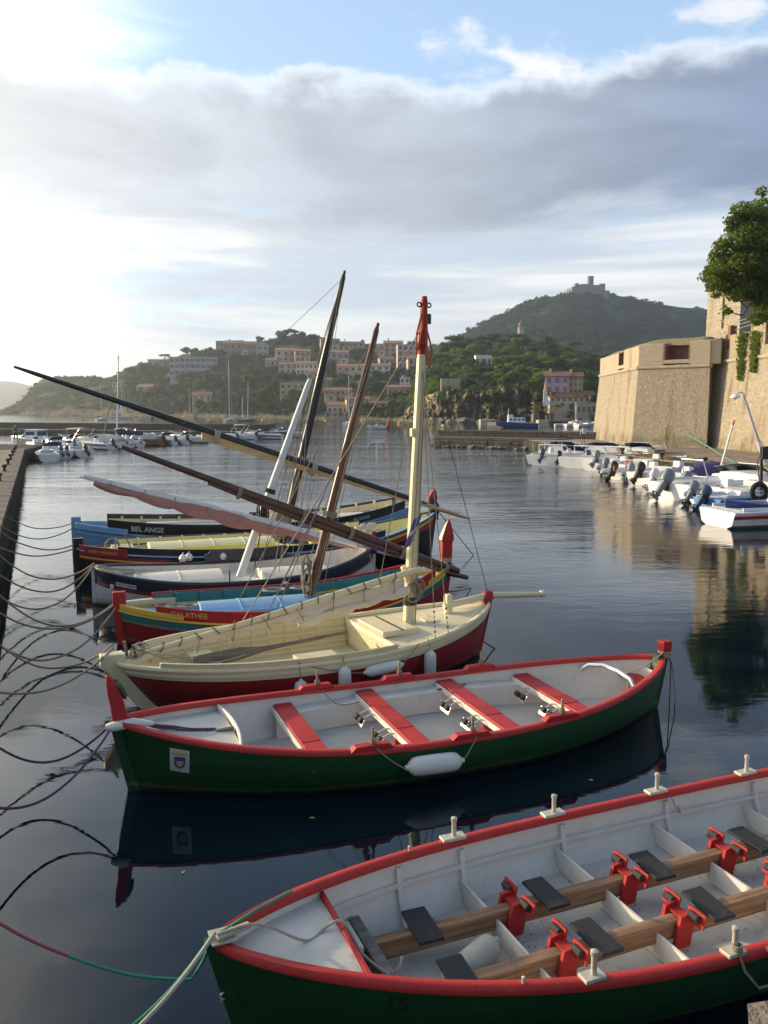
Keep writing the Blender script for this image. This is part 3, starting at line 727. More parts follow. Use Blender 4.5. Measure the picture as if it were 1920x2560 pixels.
house(HL, 341, 408, 961, 982, 'pale villa with round arches on the left slope', 'sand', 'gable', 1, 2, arches=3, name='villa', cat='villa', rooff=.3)
house(HL, 818, 884, 1005, 1033, 'cream beach restaurant with arched front and orange roof', 'cream', 'gable', 1, 5, arches=5, name='restaurant', cat='restaurant', rooff=.3, dadd=-6)
house(HL, 812, 876, 1031, 1041, 'stone terrace with low arches on the beach below the arcade', 'sand', 'flat', 1, 4, arches=4, name='beach_terrace', cat='terrace', dadd=-8)
lt = house(HL, 281, 313, 956, 976, 'square yellow lookout building on the left headland slope', 'ochre', 'flat', 2, 3, name='lookout_building', cat='building')
FH = foothill
house(FH, 1363, 1422, 930, 984, 'pink house with purple shutters and tiled roof near the bastion', 'pinkish', 'gable', 2, 3, win='purple shutter', rot=R(-6), chim=1, rooff=.2, dadd=-3)
house(FH, 1421, 1456, 932, 982, 'yellow house with tiled roof joined to the pink house', 'ochre', 'gable', 3, 3, win='shutter', rot=R(-6), chim=1, rooff=.2, dadd=-3)
house(FH, 1374, 1490, 977, 1006, 'long low restaurant with tiled roof and white awning below the pink house', 'cream', 'gable', 1, 8, name='restaurant', cat='restaurant', rooff=.55, dadd=-3)
house(FH, 1440, 1490, 1008, 1040, 'low cream building behind small boats next to the bastion', 'sand', 'flat', 1, 4, name='building', cat='building', dadd=-3)
pv = house(FH, 1189, 1229, 889, 915, 'small white columned pavilion on the rocky knoll', 'whitewash', 'flat', 1, 3, arches=0, name='pavilion', cat='pavilion', dadd=-3)
for ch in list(pv.children):
    if ch.name.startswith('window'): 
        for g in list(ch.children): bpy.data.objects.remove(g)
        bpy.data.objects.remove(ch)
pD = pv.location.y
pw = (at(1229, 900, pD).x - at(1189, 900, pD).x)
MB().box((0, -.25, 1.5), (pw * .26, .1, 3.0)).build('doorway', 'window dark', pv, smooth=0)
for sx in (-.36, .36): MB().box((sx * pw, -.06, 1.7), (pw * .16, .1, 2.6)).build('niche', 'window blue', pv, smooth=0)
for sx in (-.47, -.23, .23, .47): MB().lathe([(.26, 0), (.2, .3), (.2, 3.3), (.28, 3.6)], (sx * pw, -.45, 0), 10).build('column', 'wall whitewash', pv)
# retaining walls on the cliff
stone('cliff wall', (.44, .34, .22), (.30, .23, .15), (.36, .29, .2), .8, bump=.6, dist=.1)
def rwall(x0, x1, yt, yb, D, label, D2=None):
    a, b = at(x0, yb, D), at(x1, yb, D2 or D); c, d = at(x1, yt, (D2 or D) + 1.5), at(x0, yt, D + 1.5)
    q = [a, b, c, d]; bk = [p + Vector((0, 3, 0)) for p in q]
    m_ = MB(); m_.v = [tuple(p) for p in q + bk]; m_.f = [(0, 1, 2, 3), (7, 6, 5, 4), (3, 2, 6, 7), (0, 4, 5, 1), (1, 5, 6, 2), (0, 3, 7, 4)]
    o = m_.build('retaining_wall', 'cliff wall', smooth=0); tag(o, label, 'wall')
rwall(1103, 1150, 946, 990, foothill.depth(1126, 975) - 4, 'tall tan stone retaining wall on the cliff below the white pavilion')
rwall(1068, 1140, 986, 1004, foothill.depth(1068, 995) - 3, 'long low stone wall across the cliff under the tall retaining wall', foothill.depth(1140, 995) - 3)
# fort on the hilltop
paint('old fort', (.20, .18, .155), .95, .2, .08, .6, .3, dist=.5)
DF = 1042
hf = empty('hilltop_fort', at(1475, 735, DF), 0, 'dark medieval fort with a round keep on top of the hill', 'fort')
def hbox(x0, x1, yt, yb, d0, dp, name='fort_wall', tap=None):
    a, b = at(x0, yb, d0), at(x1, yb, d0); z1 = at(x0, yt, d0).z; o = hf.location
    MB().box(((a.x + b.x) / 2 - o.x, d0 + dp / 2 - o.y, (z1 + a.z) / 2 - o.z - 2), (b.x - a.x, dp, z1 - a.z + 4), None, tap).build(name, 'old fort', hf, smooth=0)
hbox(1429, 1475, 716, 742, DF, 30, tap=(.94, .9)); hbox(1474, 1514, 712, 742, DF - 2, 34, tap=(.95, .9)); hbox(1438, 1447, 708, 722, DF + 4, 8, 'turret'); hbox(1451, 1470, 710, 720, DF + 3, 12)
hbox(1508, 1523, 726, 744, DF - 4, 22, 'outer_wall'); hbox(1500, 1513, 709, 716, DF + 6, 10, 'turret')
a, b = at(1468.5, 712, DF + 6), at(1483.5, 712, DF + 6); o = hf.location; r_ = (b.x - a.x) / 2; zt = at(1475, 691, DF + 6).z - o.z; zc = a.z - o.z
MB().lathe([(r_ * 1.05, zc - 6), (r_, zt - .8), (r_ * 1.06, zt - .6), (r_ * 1.06, zt), (r_ * .9, zt + .05)], ((a.x + b.x) / 2 - o.x, 6, 0), 20).build('keep', 'old fort', hf)
# windmill
wp = at(1302, 838, 640); wm = empty('windmill', wp, 0, 'small round stone windmill tower with a conical cap on the green hill', 'windmill')
s_ = 640 / FPX
MB().lathe([(8.6 * s_, -3), (7.6 * s_, 20 * s_)], n=18).build('mill_tower', 'wall sand', wm)
MB().lathe([(8.6 * s_, 19.5 * s_), (4.5 * s_, 29 * s_), (.5 * s_, 37 * s_)], n=18).build('cap', 'old fort', wm)
for k in range(4):
    an = R(20 + 90 * k); MB().tube([(0, -8.5 * s_, 23 * s_), (math.cos(an) * 11 * s_, -8.6 * s_, 23 * s_ + math.sin(an) * 11 * s_)], .22, 6).build('sail_arm', 'old fort', wm)
# shore hut on stilts with a triangular sail awning
hp = at(1362, 1044, 262); hut = empty('beach_bar', hp, 0, 'open timber bar on stone piers with a white pointed sail beside the cliff', 'bar')
s_ = 262 / FPX; paint('bar timber', (.30, .20, .13), .8, .2, 1, .2, .2)
for x in (-26, -16, 8, 20): MB().box((x * s_, 1, 4 * s_ - .5), (6 * s_, 2.2, 22 * s_)).build('pier', 'shore rock', hut, smooth=0, bevel=.1)
MB().box((0, 1, 16.5 * s_), (62 * s_, 5, 1.6 * s_)).build('deck', 'bar timber', hut, smooth=0)
MB().box((-2 * s_, 1, 36 * s_), (56 * s_, 5, 1.6 * s_)).build('roof', 'bar timber', hut, smooth=0)
for x in (-29, -15, -2, 12, 25): MB().box((x * s_, -1.3, 26 * s_), (1.2 * s_, .2, 19 * s_)).build('post', 'bar timber', hut, smooth=0)
for z in (20, 22.5): MB().box((0, -1.4, z * s_), (60 * s_, .1, .7 * s_)).build('rail', 'bar timber', hut, smooth=0)
MB().add([(-6 * s_, -1.6, 30 * s_), (12 * s_, -1.7, 30 * s_), (-4 * s_, -1.4, 67 * s_), (-2 * s_, -1.2, 45 * s_)], [(0, 1, 3), (1, 2, 3), (2, 0, 3)]).build('sail', 'awning white', hut, smooth=0, solid=.05)
MB().tube([(-6.5 * s_, -1.4, 28 * s_), (-6 * s_, -1.4, 70 * s_)], .12, 6).build('pole', 'awning white', hut)
# landing piers at the blue ship
for i, (x0, x1, yt, yb, D, lb) in enumerate(((1199, 1216, 1049, 1063, 232, 'left square concrete landing pier at the bow of the blue ship'), (1343, 1368, 1050, 1068, 214, 'right square concrete landing pier at the stern of the blue ship'))):
    a, b = at(x0, yb, D), at(x1, yb, D); zt = at(x0, yt, D).z; pr = MB().box((0, 0, zt / 2 - .5), (b.x - a.x, 4, zt + 1)).build('landing_pier', 'wall sand', loc=((a.x + b.x) / 2, D, 0), smooth=0, bevel=.08); tag(pr, lb, 'pier')
a, b = at(1215, 1055, 236), at(1345, 1055, 226)
pr = slab('landing_stage', [(a.x, a.y), (b.x, b.y), (b.x, b.y + 4), (a.x, a.y + 4)], .7, -1, 'wall sand'); tag(pr, 'low concrete landing stage behind the blue ship', 'pier')
# ------------------------------------------------------------------ trees
leafmat('leaf pine', (.040, .070, .020), (.095, .135, .038), .40)
leafmat('leaf bright', (.075, .115, .022), (.17, .21, .045), .52)
leafmat('leaf dark', (.020, .040, .017), (.048, .078, .028), .30)
leafmat('leaf scrub', (.028, .052, .024), (.062, .095, .038), .30)
paint('bark', (.13, .095, .07), .95, .3, 3, .6, .3, dist=.05)
NPR = np.random.RandomState(5)
def quads_mesh(name, C, N, S, asp=.6):
    """leaf quads: centres C, normals N, sizes S"""
    n = len(C); r = NPR.normal(size=(n, 3)); u = np.cross(N, r); u /= np.linalg.norm(u, axis=1)[:, None] + 1e-9
    w = np.cross(N, u); w /= np.linalg.norm(w, axis=1)[:, None] + 1e-9
    u = u * S[:, None]; w = w * S[:, None] * asp
    V = np.stack([C - u - w * .4, C + u * .2 - w, C + u + w * .3, C - u * .2 + w], 1).reshape(-1, 3)
    me = bpy.data.meshes.new(name); me.vertices.add(n * 4); me.vertices.foreach_set('co', V.astype(np.float32).ravel())
    me.loops.add(n * 4); me.loops.foreach_set('vertex_index', np.arange(n * 4, dtype=np.int32))
    me.polygons.add(n); me.polygons.foreach_set('loop_start', np.arange(0, n * 4, 4, dtype=np.int32))
    me.update(); me.validate(); return me
def crown(name, lobes, n, size, mat, flat=1.0):
    """leaves spread through the outer part of several uneven lobes (x, y, z, rx, rz)"""
    C = []; N = []
    w = np.array([l[3] ** 2 for l in lobes]); w = w / w.sum()
    for i, (x, y, z, rx, rz) in enumerate(lobes):
        k = int(n * w[i]) + 3; d = NPR.normal(size=(k, 3)); d /= np.linalg.norm(d, axis=1)[:, None]
        r = .55 + .48 * NPR.rand(k) ** .6
        low = d[:, 2] < -.35; r[low] *= .7
        p = d * r[:, None] * np.array([rx, rx, rz]); p += np.array([x, y, z]) + NPR.normal(size=(k, 3)) * size * .5
        C.append(p); N.append(d * .7 + NPR.normal(size=(k, 3)) * .75 + np.array([0, 0, .25]))
    C = np.concatenate(C); N = np.concatenate(N); N /= np.linalg.norm(N, axis=1)[:, None]
    me = quads_mesh(name, C, N, size * (.6 + .8 * NPR.rand(len(C)))); me.materials.append(MATS[mat]); return me
def trunk(h, r, limbs, name='trunk', lean=.0):
    m_ = MB(); m_.tube([(0, 0, -1.2), (lean * .1, 0, h * .3), (lean * .5, .1, h * .7), (lean, 0, h)], [r * 1.25, r, r * .75, r * .4], 7)
    for x, y, z in limbs: m_.tube([(lean * .4, 0, h * .55), (x * .5, y * .5, h * .55 + (z - h * .55) * .65), (x, y, z)], [r * .45, r * .3, r * .12], 5)
    me = m_.mesh(name); me.materials.append(MATS['bark']); return me
rr = random.Random(21)
def round_lobes(n, R_, H): return [(rr.uniform(-.6, .6) * R_, rr.uniform(-.6, .6) * R_, H * rr.uniform(.42, .86), R_ * rr.uniform(.34, .62), H * rr.uniform(.14, .24)) for _ in range(n)]
PROT = {}
def proto(kind, mat, lob, n, size, th, tr, limbs): PROT.setdefault(kind, []).append((crown('crown', lob, n, size, mat), trunk(th, tr, limbs)))
for i in range(4):
    L_ = round_lobes(8, 3.6, 7.5); proto('round', 'leaf pine', L_, 1500, .34, 4.8, .22, [l[:3] for l in L_[:4]])
    L_ = round_lobes(8, 3.6, 7.2); proto('bright', 'leaf bright', L_, 1500, .34, 4.6, .2, [l[:3] for l in L_[:4]])
    L_ = round_lobes(7, 3.2, 6.8); proto('dark', 'leaf dark', L_, 1300, .34, 4.6, .2, [l[:3] for l in L_[:4]])
for i in range(2):
    L_ = [(math.cos(k * 1.05 + i) * 2.9 * q, math.sin(k * 1.05 + i) * 2.9 * q, 6.6 + .5 * math.sin(k * 2.2), 1.9, .75) for k in range(6) for q in (1.0,)] + [(0, 0, 7.0, 2.4, .8)]
    proto('umbrella', 'leaf pine', L_, 1700, .30, 6.2, .24, [l[:3] for l in L_[:5]])
proto('cypress', 'leaf dark', [(0, 0, z, .75 * (1 - (z - 1) / 9), 1.1) for z in (1, 2, 3, 4, 5, 6, 7, 7.8)], 800, .28, 3, .15, [])
KN = {'round': 'pine_tree', 'bright': 'leafy_tree', 'dark': 'evergreen_tree', 'umbrella': 'umbrella_pine', 'cypress': 'cypress_tree'}
KH = {'round': 7.9, 'bright': 7.6, 'dark': 7.1, 'umbrella': 7.6, 'cypress': 8.6}
def tree(hill, x, ytop, yb, kind, label, group=None, D=None, wide=1.0):
    d = D or hill.depth(x, yb); b = at(x, yb, d); h = at(x, ytop, d).z - b.z; s = h / KH[kind]; i = rr.randrange(len(PROT[kind]))
    cr, tk = PROT[kind][i]
    o = empty(KN[kind], b, rr.uniform(0, 6.28), label, 'tree', group); o.scale = (s * wide, s * wide, s)
    link('crown', cr, None, o); link('trunk', tk, None, o); return o
TR = [ # x, top, base, kind, width, label
 (358, 904, 948, 'round', 1.1, 'large round pine standing alone at the left end of the village'),
 (412, 886, 905, 'umbrella', 1.3, 'dark umbrella pine above the low villa roof'),
 (466, 866, 896, 'round', .9, 'left of the two rounded pines above the hotel roof'),
 (486, 868, 897, 'round', .9, 'right of the two rounded pines above the hotel roof'),
 (512, 872, 896, 'round', .8, 'small tree beside the brown end house on the ridge'),
 (528, 864, 896, 'dark', .8, 'dark tree touching the narrow brown ridge house'),
 (648, 838, 868, 'round', .8, 'small round tree above the grey ridge house'),
 (706, 826, 862, 'round', 1.0, 'leftmost of the tall trees on the summit of the village hill'),
 (728, 824, 858, 'umbrella', 1.0, 'forked pine with a gap under its crown on the village summit'),
 (752, 828, 862, 'round', 1.1, 'middle tall tree on the summit of the village hill'),
 (782, 834, 868, 'dark', 1.2, 'broad dark tree right of the village summit'),
 (906, 847, 868, 'dark', .9, 'small dark tree on the skyline between the flat blocks'),
 (1030, 852, 880, 'round', 1.0, 'round tree behind the tall pink apartment block'),
]
for x, yt, yb, k, w, lb in TR: tree(headland, x, yt, yb, k, lb, wide=w)
# single trees told apart on the village slope: in each gap between houses
slope = []
occ = [(a - 4, b + 4, c - 6, d - 2) for a, b, c, d, *_ in HS] + [(425, 541, 890, 938), (341, 408, 958, 980), (818, 884, 1003, 1046), (281, 313, 950, 974)]
r2 = random.Random(77)
def free(x, y0, y1): return not any(a < x < b and c < (y0 * .35 + y1 * .65) < d for a, b, c, d in occ)
n = 0
while n < 150:
    x = r2.uniform(318, 1080); yr = headland.yr(x); ys = headland.ys(x); yb = yr + 14 + (ys - yr - 20) * r2.random()
    h = r2.uniform(15, 29) * (1 + (.35 if yb > 960 else 0))
    if not free(x, yb - h, yb): continue
    slope.append((x, yb, h)); n += 1
VL = {'round': 'rounded pine among the houses on the village slope', 'dark': 'dark evergreen among the houses on the village slope', 'cypress': 'slim cypress among the houses on the village slope', 'bright': 'light green tree among the houses on the village slope', 'umbrella': 'flat-topped pine among the houses on the village slope'}
slope.sort(key=lambda q: q[0])
for i, (x, yb, h) in enumerate(slope):
    k = r2.choice(('round', 'dark', 'dark', 'round', 'cypress' if i % 5 == 0 else 'dark', 'bright' if x > 850 else 'round'))
    tree(headland, x, yb - h, yb, k, VL[k], 'trees among the houses on the village slope', wide=r2.uniform(1.0, 1.45) if k != 'cypress' else 1)
# trees of the sunlit foothill
ft = []
FLB = {'round': 'rounded pine in the wood on the sunlit foothill', 'dark': 'dark evergreen in the wood on the sunlit foothill', 'bright': 'bright yellow-green tree in the wood on the sunlit foothill', 'umbrella': 'flat-topped pine in the wood on the sunlit foothill'}
while len(ft) < 170:
    x = r2.uniform(1055, 1560); yr = foothill.yr(x); ys = foothill.ys(x); v = r2.random() ** .8; yb = yr + 6 + (955 - yr) * v
    h = r2.uniform(20, 36)
    if 1180 < x < 1238 and 885 < yb < 935: continue
    if 1098 < x < 1155 and yb > 940: continue
    if 1355 < x < 1500 and yb > 925: continue
    ft.append((x, yb, h))
ft += [(1368 + 9 * i, 930 - (i % 3) * 4, 30) for i in range(12)] + [(1470 + 7 * i, 985 - (i % 2) * 20, 34) for i in range(4)]
for i, (x, yb, h) in enumerate(ft):
    k = r2.choice(('round', 'bright', 'bright', 'round', 'dark'))
    if yb < 900: k = r2.choice(('round', 'round', 'bright', 'umbrella'))
    tree(foothill, x, yb - h, yb, k, FLB[k], 'trees of the wood on the foothill', wide=r2.uniform(1.0, 1.4))
for x, yt, yb, k, lb in ((1108, 925, 965, 'dark', 'dark tree at the left end of the retaining wall'), (1262, 928, 975, 'bright', 'yellow-green tree on the cliff edge below the white pavilion, left one'), (1288, 925, 978, 'bright', 'yellow-green tree on the cliff edge below the white pavilion, right one'), (1345, 926, 985, 'bright', 'bright leafy tree left of the pink house'), (1166, 945, 990, 'dark', 'dark tree against the right end of the tall retaining wall'), (1190, 925, 955, 'bright', 'round yellow-green bush below the white pavilion'), (1400, 1012, 1046, 'dark', 'dark tree beside the beach bar'), (1440, 1000, 1034, 'dark', 'dark tree in front of the long restaurant')):
    tree(foothill, x, yt, yb, k, lb, wide=1.1)
for x, h in ((1414, 14), (1419, 18), (1424, 15), (1426, 12)):
    tree(forthill, x, 739 - h, 741, 'cypress', 'thin cypress standing left of the hilltop fort', 'cypresses by the hilltop fort')
# woods and scrub read as one mass
def cover(name, hill, x0, x1, n, smin, smax, mat, label, vmin=0.0, vmax=1.0, per=26, leaf=.22, dens=None, seed=1):
    rs = np.random.RandomState(seed); C = []; N = []; S = []
    k = 0
    while k < n:
        x = rs.uniform(x0, x1); v = vmin + (vmax - vmin) * rs.rand()
        if dens and rs.rand() > dens(x, v): continue
        p = hill.point(x, v); s = rs.uniform(smin, smax) * (.7 + .6 * rs.rand()); k += 1
        d = rs.normal(size=(per, 3)); d /= np.linalg.norm(d, axis=1)[:, None]; d[:, 2] = np.abs(d[:, 2]) * .9 - .1
        q = d * (.6 + .45 * rs.rand(per))[:, None] * np.array([s * 1.1, s * 1.1, s * .85]) + np.array(p)
        C.append(q); N.append(d * .8 + rs.normal(size=(per, 3)) * .6); S.append(np.full(per, s * leaf) * (.6 + .8 * rs.rand(per)))
    C = np.concatenate(C); N = np.concatenate(N); N /= np.linalg.norm(N, axis=1)[:, None]; S = np.concatenate(S)
    me = quads_mesh(name, C, N, S); me.materials.append(MATS[mat]); o = link(name, me, None); tag(o, label, 'woodland', kind='stuff'); return o
def blobby(f, t0): return lambda x, v: 1.0 if mnoise.fractal(Vector((x * f, v * 6, 3)), 1, 2, 3) > t0 else .12
cover('hill_woodland', forthill, 1005, 1800, 5200, 2.6, 5.2, 'leaf scrub', 'dark scrub and oak wood covering the fort hill', per=30, leaf=.30, dens=blobby(.012, -.22), seed=3)
cover('foothill_woodland', foothill, 1020, 1620, 2600, 1.2, 2.6, 'leaf pine', 'undergrowth between the trees of the foothill', vmin=.30, per=30, leaf=.28, dens=lambda x, v: .08 if v < .46 else 1, seed=4)
cover('cliff_scrub', foothill, 1060, 1620, 420, .6, 1.5, 'leaf bright', 'tufts of scrub on the cliff face', vmin=.06, vmax=.45, per=22, leaf=.28, dens=blobby(.03, .1), seed=6)
cover('headland_scrub', headland, 5, 420, 2600, 1.0, 2.4, 'leaf scrub', 'low scrub over the bare headland', vmin=.18, per=20, leaf=.30, dens=blobby(.02, -.1), seed=5)
cover('village_greenery', headland, 320, 1110, 3400, 1.2, 3.0, 'leaf dark', 'shrubs and gardens between the houses', vmin=.05, per=24, leaf=.28, dens=lambda x, v: 1.0 if free(x, headland.ys(x) + (headland.yr(x) - headland.ys(x)) * v, headland.ys(x) + (headland.yr(x) - headland.ys(x)) * v) else .04, seed=8)
# the big pine leaning over the battlement, top right
lob = []
for x, y, r_ in ((1905, 520, 26), (1880, 560, 30), (1915, 590, 34), (1850, 610, 30), (1885, 640, 36), (1915, 680, 40), (1830, 660, 34), (1795, 680, 30), (1772, 692, 20), (1855, 700, 34), (1810, 715, 24), (1890, 735, 30), (1835, 740, 18), (1915, 745, 30), (1778, 718, 14), (1790, 738, 11), (1862, 655, 30), (1930, 560, 40), (1950, 640, 50), (1960, 720, 46), (1975, 600, 50), (1815, 778, 12), (1905, 480, 12), (1870, 590, 30), (1895, 700, 40), (1850, 720, 30), (1800, 700, 26), (1895, 610, 36), (1840, 635, 26), (1910, 780, 26), (1895, 800, 18)):
    D = 63 + rr.uniform(-1.8, 1.8); p = at(x, y, D); lob.append((p.x, p.y, p.z, r_ * D / FPX * 1.2, r_ * D / FPX * .95))
for i in range(26):
    a_ = R(75 + 8 * i); x_, y_ = 1895 + math.cos(a_) * 98 * rr.uniform(.8, 1.1), 650 - math.sin(a_) * 118 * rr.uniform(.8, 1.15) if i < 14 else 668 - math.sin(a_) * 80 * rr.uniform(.8, 1.1)
    D = 63 + rr.uniform(-1.5, 1.5); p = at(max(x_, 1762), y_, D); r_ = rr.uniform(12, 22); lob.append((p.x, p.y, p.z, r_ * D / FPX * 1.3, r_ * D / FPX))
tb0 = at(1903, 815, 66.8)
bp = empty('pine_tree', tb0, 0, 'big bright green pine leaning over the battlement at the upper right', 'tree')
lo = [(a - tb0.x, b - tb0.y, c - tb0.z, d, e) for a, b, c, d, e in lob]
link('crown', crown('crown', lo, 25000, .12, 'leaf bright'), None, bp)
m_ = MB(); top = Vector((lo[5][0], lo[5][1], lo[5][2])); m_.tube([(.2, 0, -2), (0, 0, .8), (.1, .1, 2.4), top * .8, top * 1.25], [.26, .24, .2, .14, .05], 9)
for k in (0, 1, 3, 6, 7, 9, 10, 12, 21, 18, 19): q = Vector(lo[k][:3]); m_.tube([Vector((.05, .05, 1.6 + .1 * k)), q * .55 + Vector((0, 0, .2)), q], [.12, .07, .02], 6)
m_.build('trunk', 'bark', bp)
# ivy hanging down the battlement
for i, (x, y0, y1, w) in enumerate(((1856, 832, 950, 6.5), (1888, 828, 930, 6.5))):
    C = []; N = []
    for k in range(1100):
        s = NPR.rand(); xx = x + NPR.normal() * w * (.9 - .5 * s) - s * 8; yy = y0 + (y1 - y0) * s; d = ray(xx, yy); kx = (C1[0] - C0[0]) / CL; bat = .12 * max(0, s - .55) * 2
        k_ = (C0[0] + kx * C0[1] - .08 - .22 * NPR.rand() - bat) / (d[0] + kx * d[1])
        C.append((d[0] * k_, d[1] * k_, CAM_H + d[2] * k_)); N.append(NPR.normal(size=3) + np.array([-1, -.4, .3]))
    N = np.array(N); N /= np.linalg.norm(N, axis=1)[:, None]
    me = quads_mesh('ivy', np.array(C), N, .11 * (.6 + .8 * NPR.rand(len(C)))); me.materials.append(MATS['leaf bright'])
    o = link('ivy', me, None); tag(o, ('left' if i == 0 else 'right') + ' strand of green ivy hanging over the battlement', 'ivy')
# ------------------------------------------------------------------ wooden boats: hull shape
class Hull:
    """double-ended wooden hull; local x runs along the boat, -y is the side towards the quay corner, z=0 the waterline"""
    def __init__(s, Lw, B, zmid, zl, zr, rl, rr_, keel=-.32, p=2.5, q=.8, pl=None, pr=None, sh=2.0, foot=.8):
        s.Lw, s.B, s.zm, s.zl, s.zr, s.rl, s.rr, s.k = Lw, B, zmid, zl, zr, rl, rr_, keel
        s.pl, s.pr, s.q, s.sh, s.foot = pl or p, pr or p, q, sh, foot
    def zs(s, t): return s.zm + ((s.zl if t < 0 else s.zr) - s.zm) * abs(t) ** s.sh
    def xe(s, z, left):
        r, ze = (s.rl, s.zl) if left else (s.rr, s.zr)
        if z >= 0: return s.Lw / 2 + r * z / ze
        return s.Lw / 2 + z * s.foot - max(0, -z - .1) ** 2 * 3
    def b(s, t): return s.B * max(0.0, 1 - abs(t) ** (s.pl if t < 0 else s.pr)) ** s.q
    def half(s, t, z):
        zs = s.zs(t); u = max(0.0, min(1.0, (z - s.k) / (zs - s.k)))
        c = .42 + .75 * abs(t) ** 2.5
        return s.b(t) * max(0.0, 1 - (1 - u) ** 2.4) ** c
    def P(s, t, z, side, off=0.0, mn=0.0): return Vector((t * s.xe(z, t < 0), side * max(mn, s.half(t, z) + off), z))
    def tx(s, x, z):
        return max(-1, min(1, x / s.xe(z, x < 0)))
    def hx(s, x, z, off=0.0): return s.half(s.tx(x, z), z) + off      # half breadth at local x
    def band(s, f0, f1, off=0.0, n=48, m=6, t0=-1, t1=1, sides=(-1, 1)):
        """shell between two height functions f(t)"""
        mb = MB()
        for sd in sides:
            k = len(mb.v); ts = [t0 + (t1 - t0) * i / n for i in range(n + 1)]
            ts = [math.copysign(abs(t) ** .8, t) if abs(t0) == 1 and abs(t1) == 1 else t for t in ts]
            mb.grid(lambda t, w: s.P(t, f0(t) + (f1(t) - f0(t)) * w, sd, off, 0.0), ts, [j / m for j in range(m + 1)])
        return mb
    def inner(s, zf, th=.05, t0=-.97, t1=.97, n=44, m=5):
        mb = MB()
        for sd in (-1, 1):
            ts = [t0 + (t1 - t0) * i / n for i in range(n + 1)]
            mb.grid(lambda t, w: s.P(t, min(zf(t), s.zs(t) - .03) + (s.zs(t) - .005 - min(zf(t), s.zs(t) - .03)) * w, sd, -th, .004), ts, [j / m for j in range(m + 1)])
        return mb
    def plate(s, zf, t0, t1, th=.05, camber=0.0, n=20, m=8):
        mb = MB(); ts = [t0 + (t1 - t0) * i / n for i in range(n + 1)]
        def f(t, w):
            z = zf(t); h = max(.004, s.half(t, z) - th); return Vector((t * s.xe(z, t < 0), w * h, z + camber * (1 - w * w)))
        return mb.grid(f, ts, [-1 + 2 * j / m for j in range(m + 1)])
    def rail(s, side, w=.09, h=.05, out=.02, dz=0.0, n=60, t0=-1.0, t1=1.0, zf=None):
        rings = []
        for i in range(n + 1):
            t = t0 + (t1 - t0) * i / n
            if t0 == -1 and t1 == 1: t = math.copysign(abs(t) ** .75, t)
            z = (zf(t) if zf else s.zs(t)) + dz; hb = s.half(t, min(z, s.zs(t))); x = t * (s.xe(s.zs(t), t < 0) + .01)
            o, i_ = hb + out, max(.003, hb + out - w)
            r = min(.35 * h, .018)
            rings.append([Vector((x, side * a, c)) for a, c in ((o, z), (o, z + h - r), (o - min(r, (o - i_) * .4), z + h), (i_ + min(r, (o - i_) * .4), z + h), (i_, z + h - r), (i_, z))])
        return MB().loft(rings)
    def strip(s, side, zf, w=.03, h=.04, out=.0, t0=-.98, t1=.98, n=50, inside=False):
        rings = []
        for i in range(n + 1):
            t = t0 + (t1 - t0) * i / n; z = zf(t); hb = s.half(t, z); x = t * s.xe(z, t < 0)
            a, c = (hb - .05, hb - .05 - w) if inside else (hb - .005, hb + w)
            rings.append([Vector((x, side * max(.002, q), zz)) for q, zz in ((a, z), (c, z), (c, z + h), (a, z + h))])
        return MB().loft(rings)
    def stem(s, left, top, w=.10, fore=.07, aft=.12, taper=1.0, lean=0.0):
        """post following the end of the boat from keel to a height above the sheer"""
        sg = -1 if left else 1; ze = s.zl if left else s.zr; rings = []
        for i in range(15):
            z = s.k + (ze - s.k) * i / 14; x = s.xe(z, left)
            rings.append([Vector((sg * (x + a), b_, z)) for a, b_ in ((-aft, -w / 2), (fore, -w / 2 * .7), (fore, w / 2 * .7), (-aft, w / 2))])
        if top > ze:
            x = s.xe(ze, left) + lean
            rings.append([Vector((sg * (x + a * taper), b_ * taper, top)) for a, b_ in ((-aft, -w / 2), (fore, -w / 2 * .7), (fore, w / 2 * .7), (-aft, w / 2))])
        return MB().loft(rings)
    def bulk(s, x, z0, z1, th=.05, thick=.022, n=7):
        rings = []
        for j in range(n):
            z = z0 + (z1 - z0) * j / (n - 1); w = max(.01, s.hx(x, z) - th); rings.append([Vector((x - thick / 2, -w, z)), Vector((x - thick / 2, w, z)), Vector((x + thick / 2, w, z)), Vector((x + thick / 2, -w, z))])
        return MB().loft(rings)
    def rib(s, x, zf, side, w=.045, th=.05, d=.05, over=.0):
        rings = []
        for j in range(8):
            zt = s.zs(s.tx(x, s.zm)) - .01 - over; z = zf + (zt - zf) * j / 7; h = s.hx(x, z) - th + .006
            k = d * (1 - .3 * j / 7)
            rings.append([Vector((x + a, side * max(.01, h - b_), z)) for a, b_ in ((-w / 2, 0), (w / 2, 0), (w / 2, k), (-w / 2, k))])
        return MB().loft(rings)
    def text(s, body, x, z, size, mat, parent, off=.008, bold=.006, side=-1, name='lettering', sx=1.0):
        vs_, fs = text_mesh(body, size, bold); mb = MB(); sl_ = (s.zs(s.tx(x + .2, z)) - s.zs(s.tx(x - .2, z))) / .4
        for a, b_, c in vs_:
            xx = x + a * sx; zz = z + b_ + sl_ * a * sx * .9; mb.v.append((xx, side * (s.hx(xx, zz) + off), zz))
        mb.f = [tuple(f) for f in fs]; return mb.build(name, mat, parent, smooth=0)
def moor(name, wl, wr, label, cat='boat', ext=0.0):
    a, b = (PZ(*wl) if not isinstance(wl, Vector) else wl), (PZ(*wr) if not isinstance(wr, Vector) else wr)
    c = (a + b) / 2; an = math.atan2(b.y - a.y, b.x - a.x); e = empty(name, (c.x, c.y, 0), an, label, cat); return e, (b - a).length, Matrix.Translation(c) @ Matrix.Rotation(an, 4, 'Z')
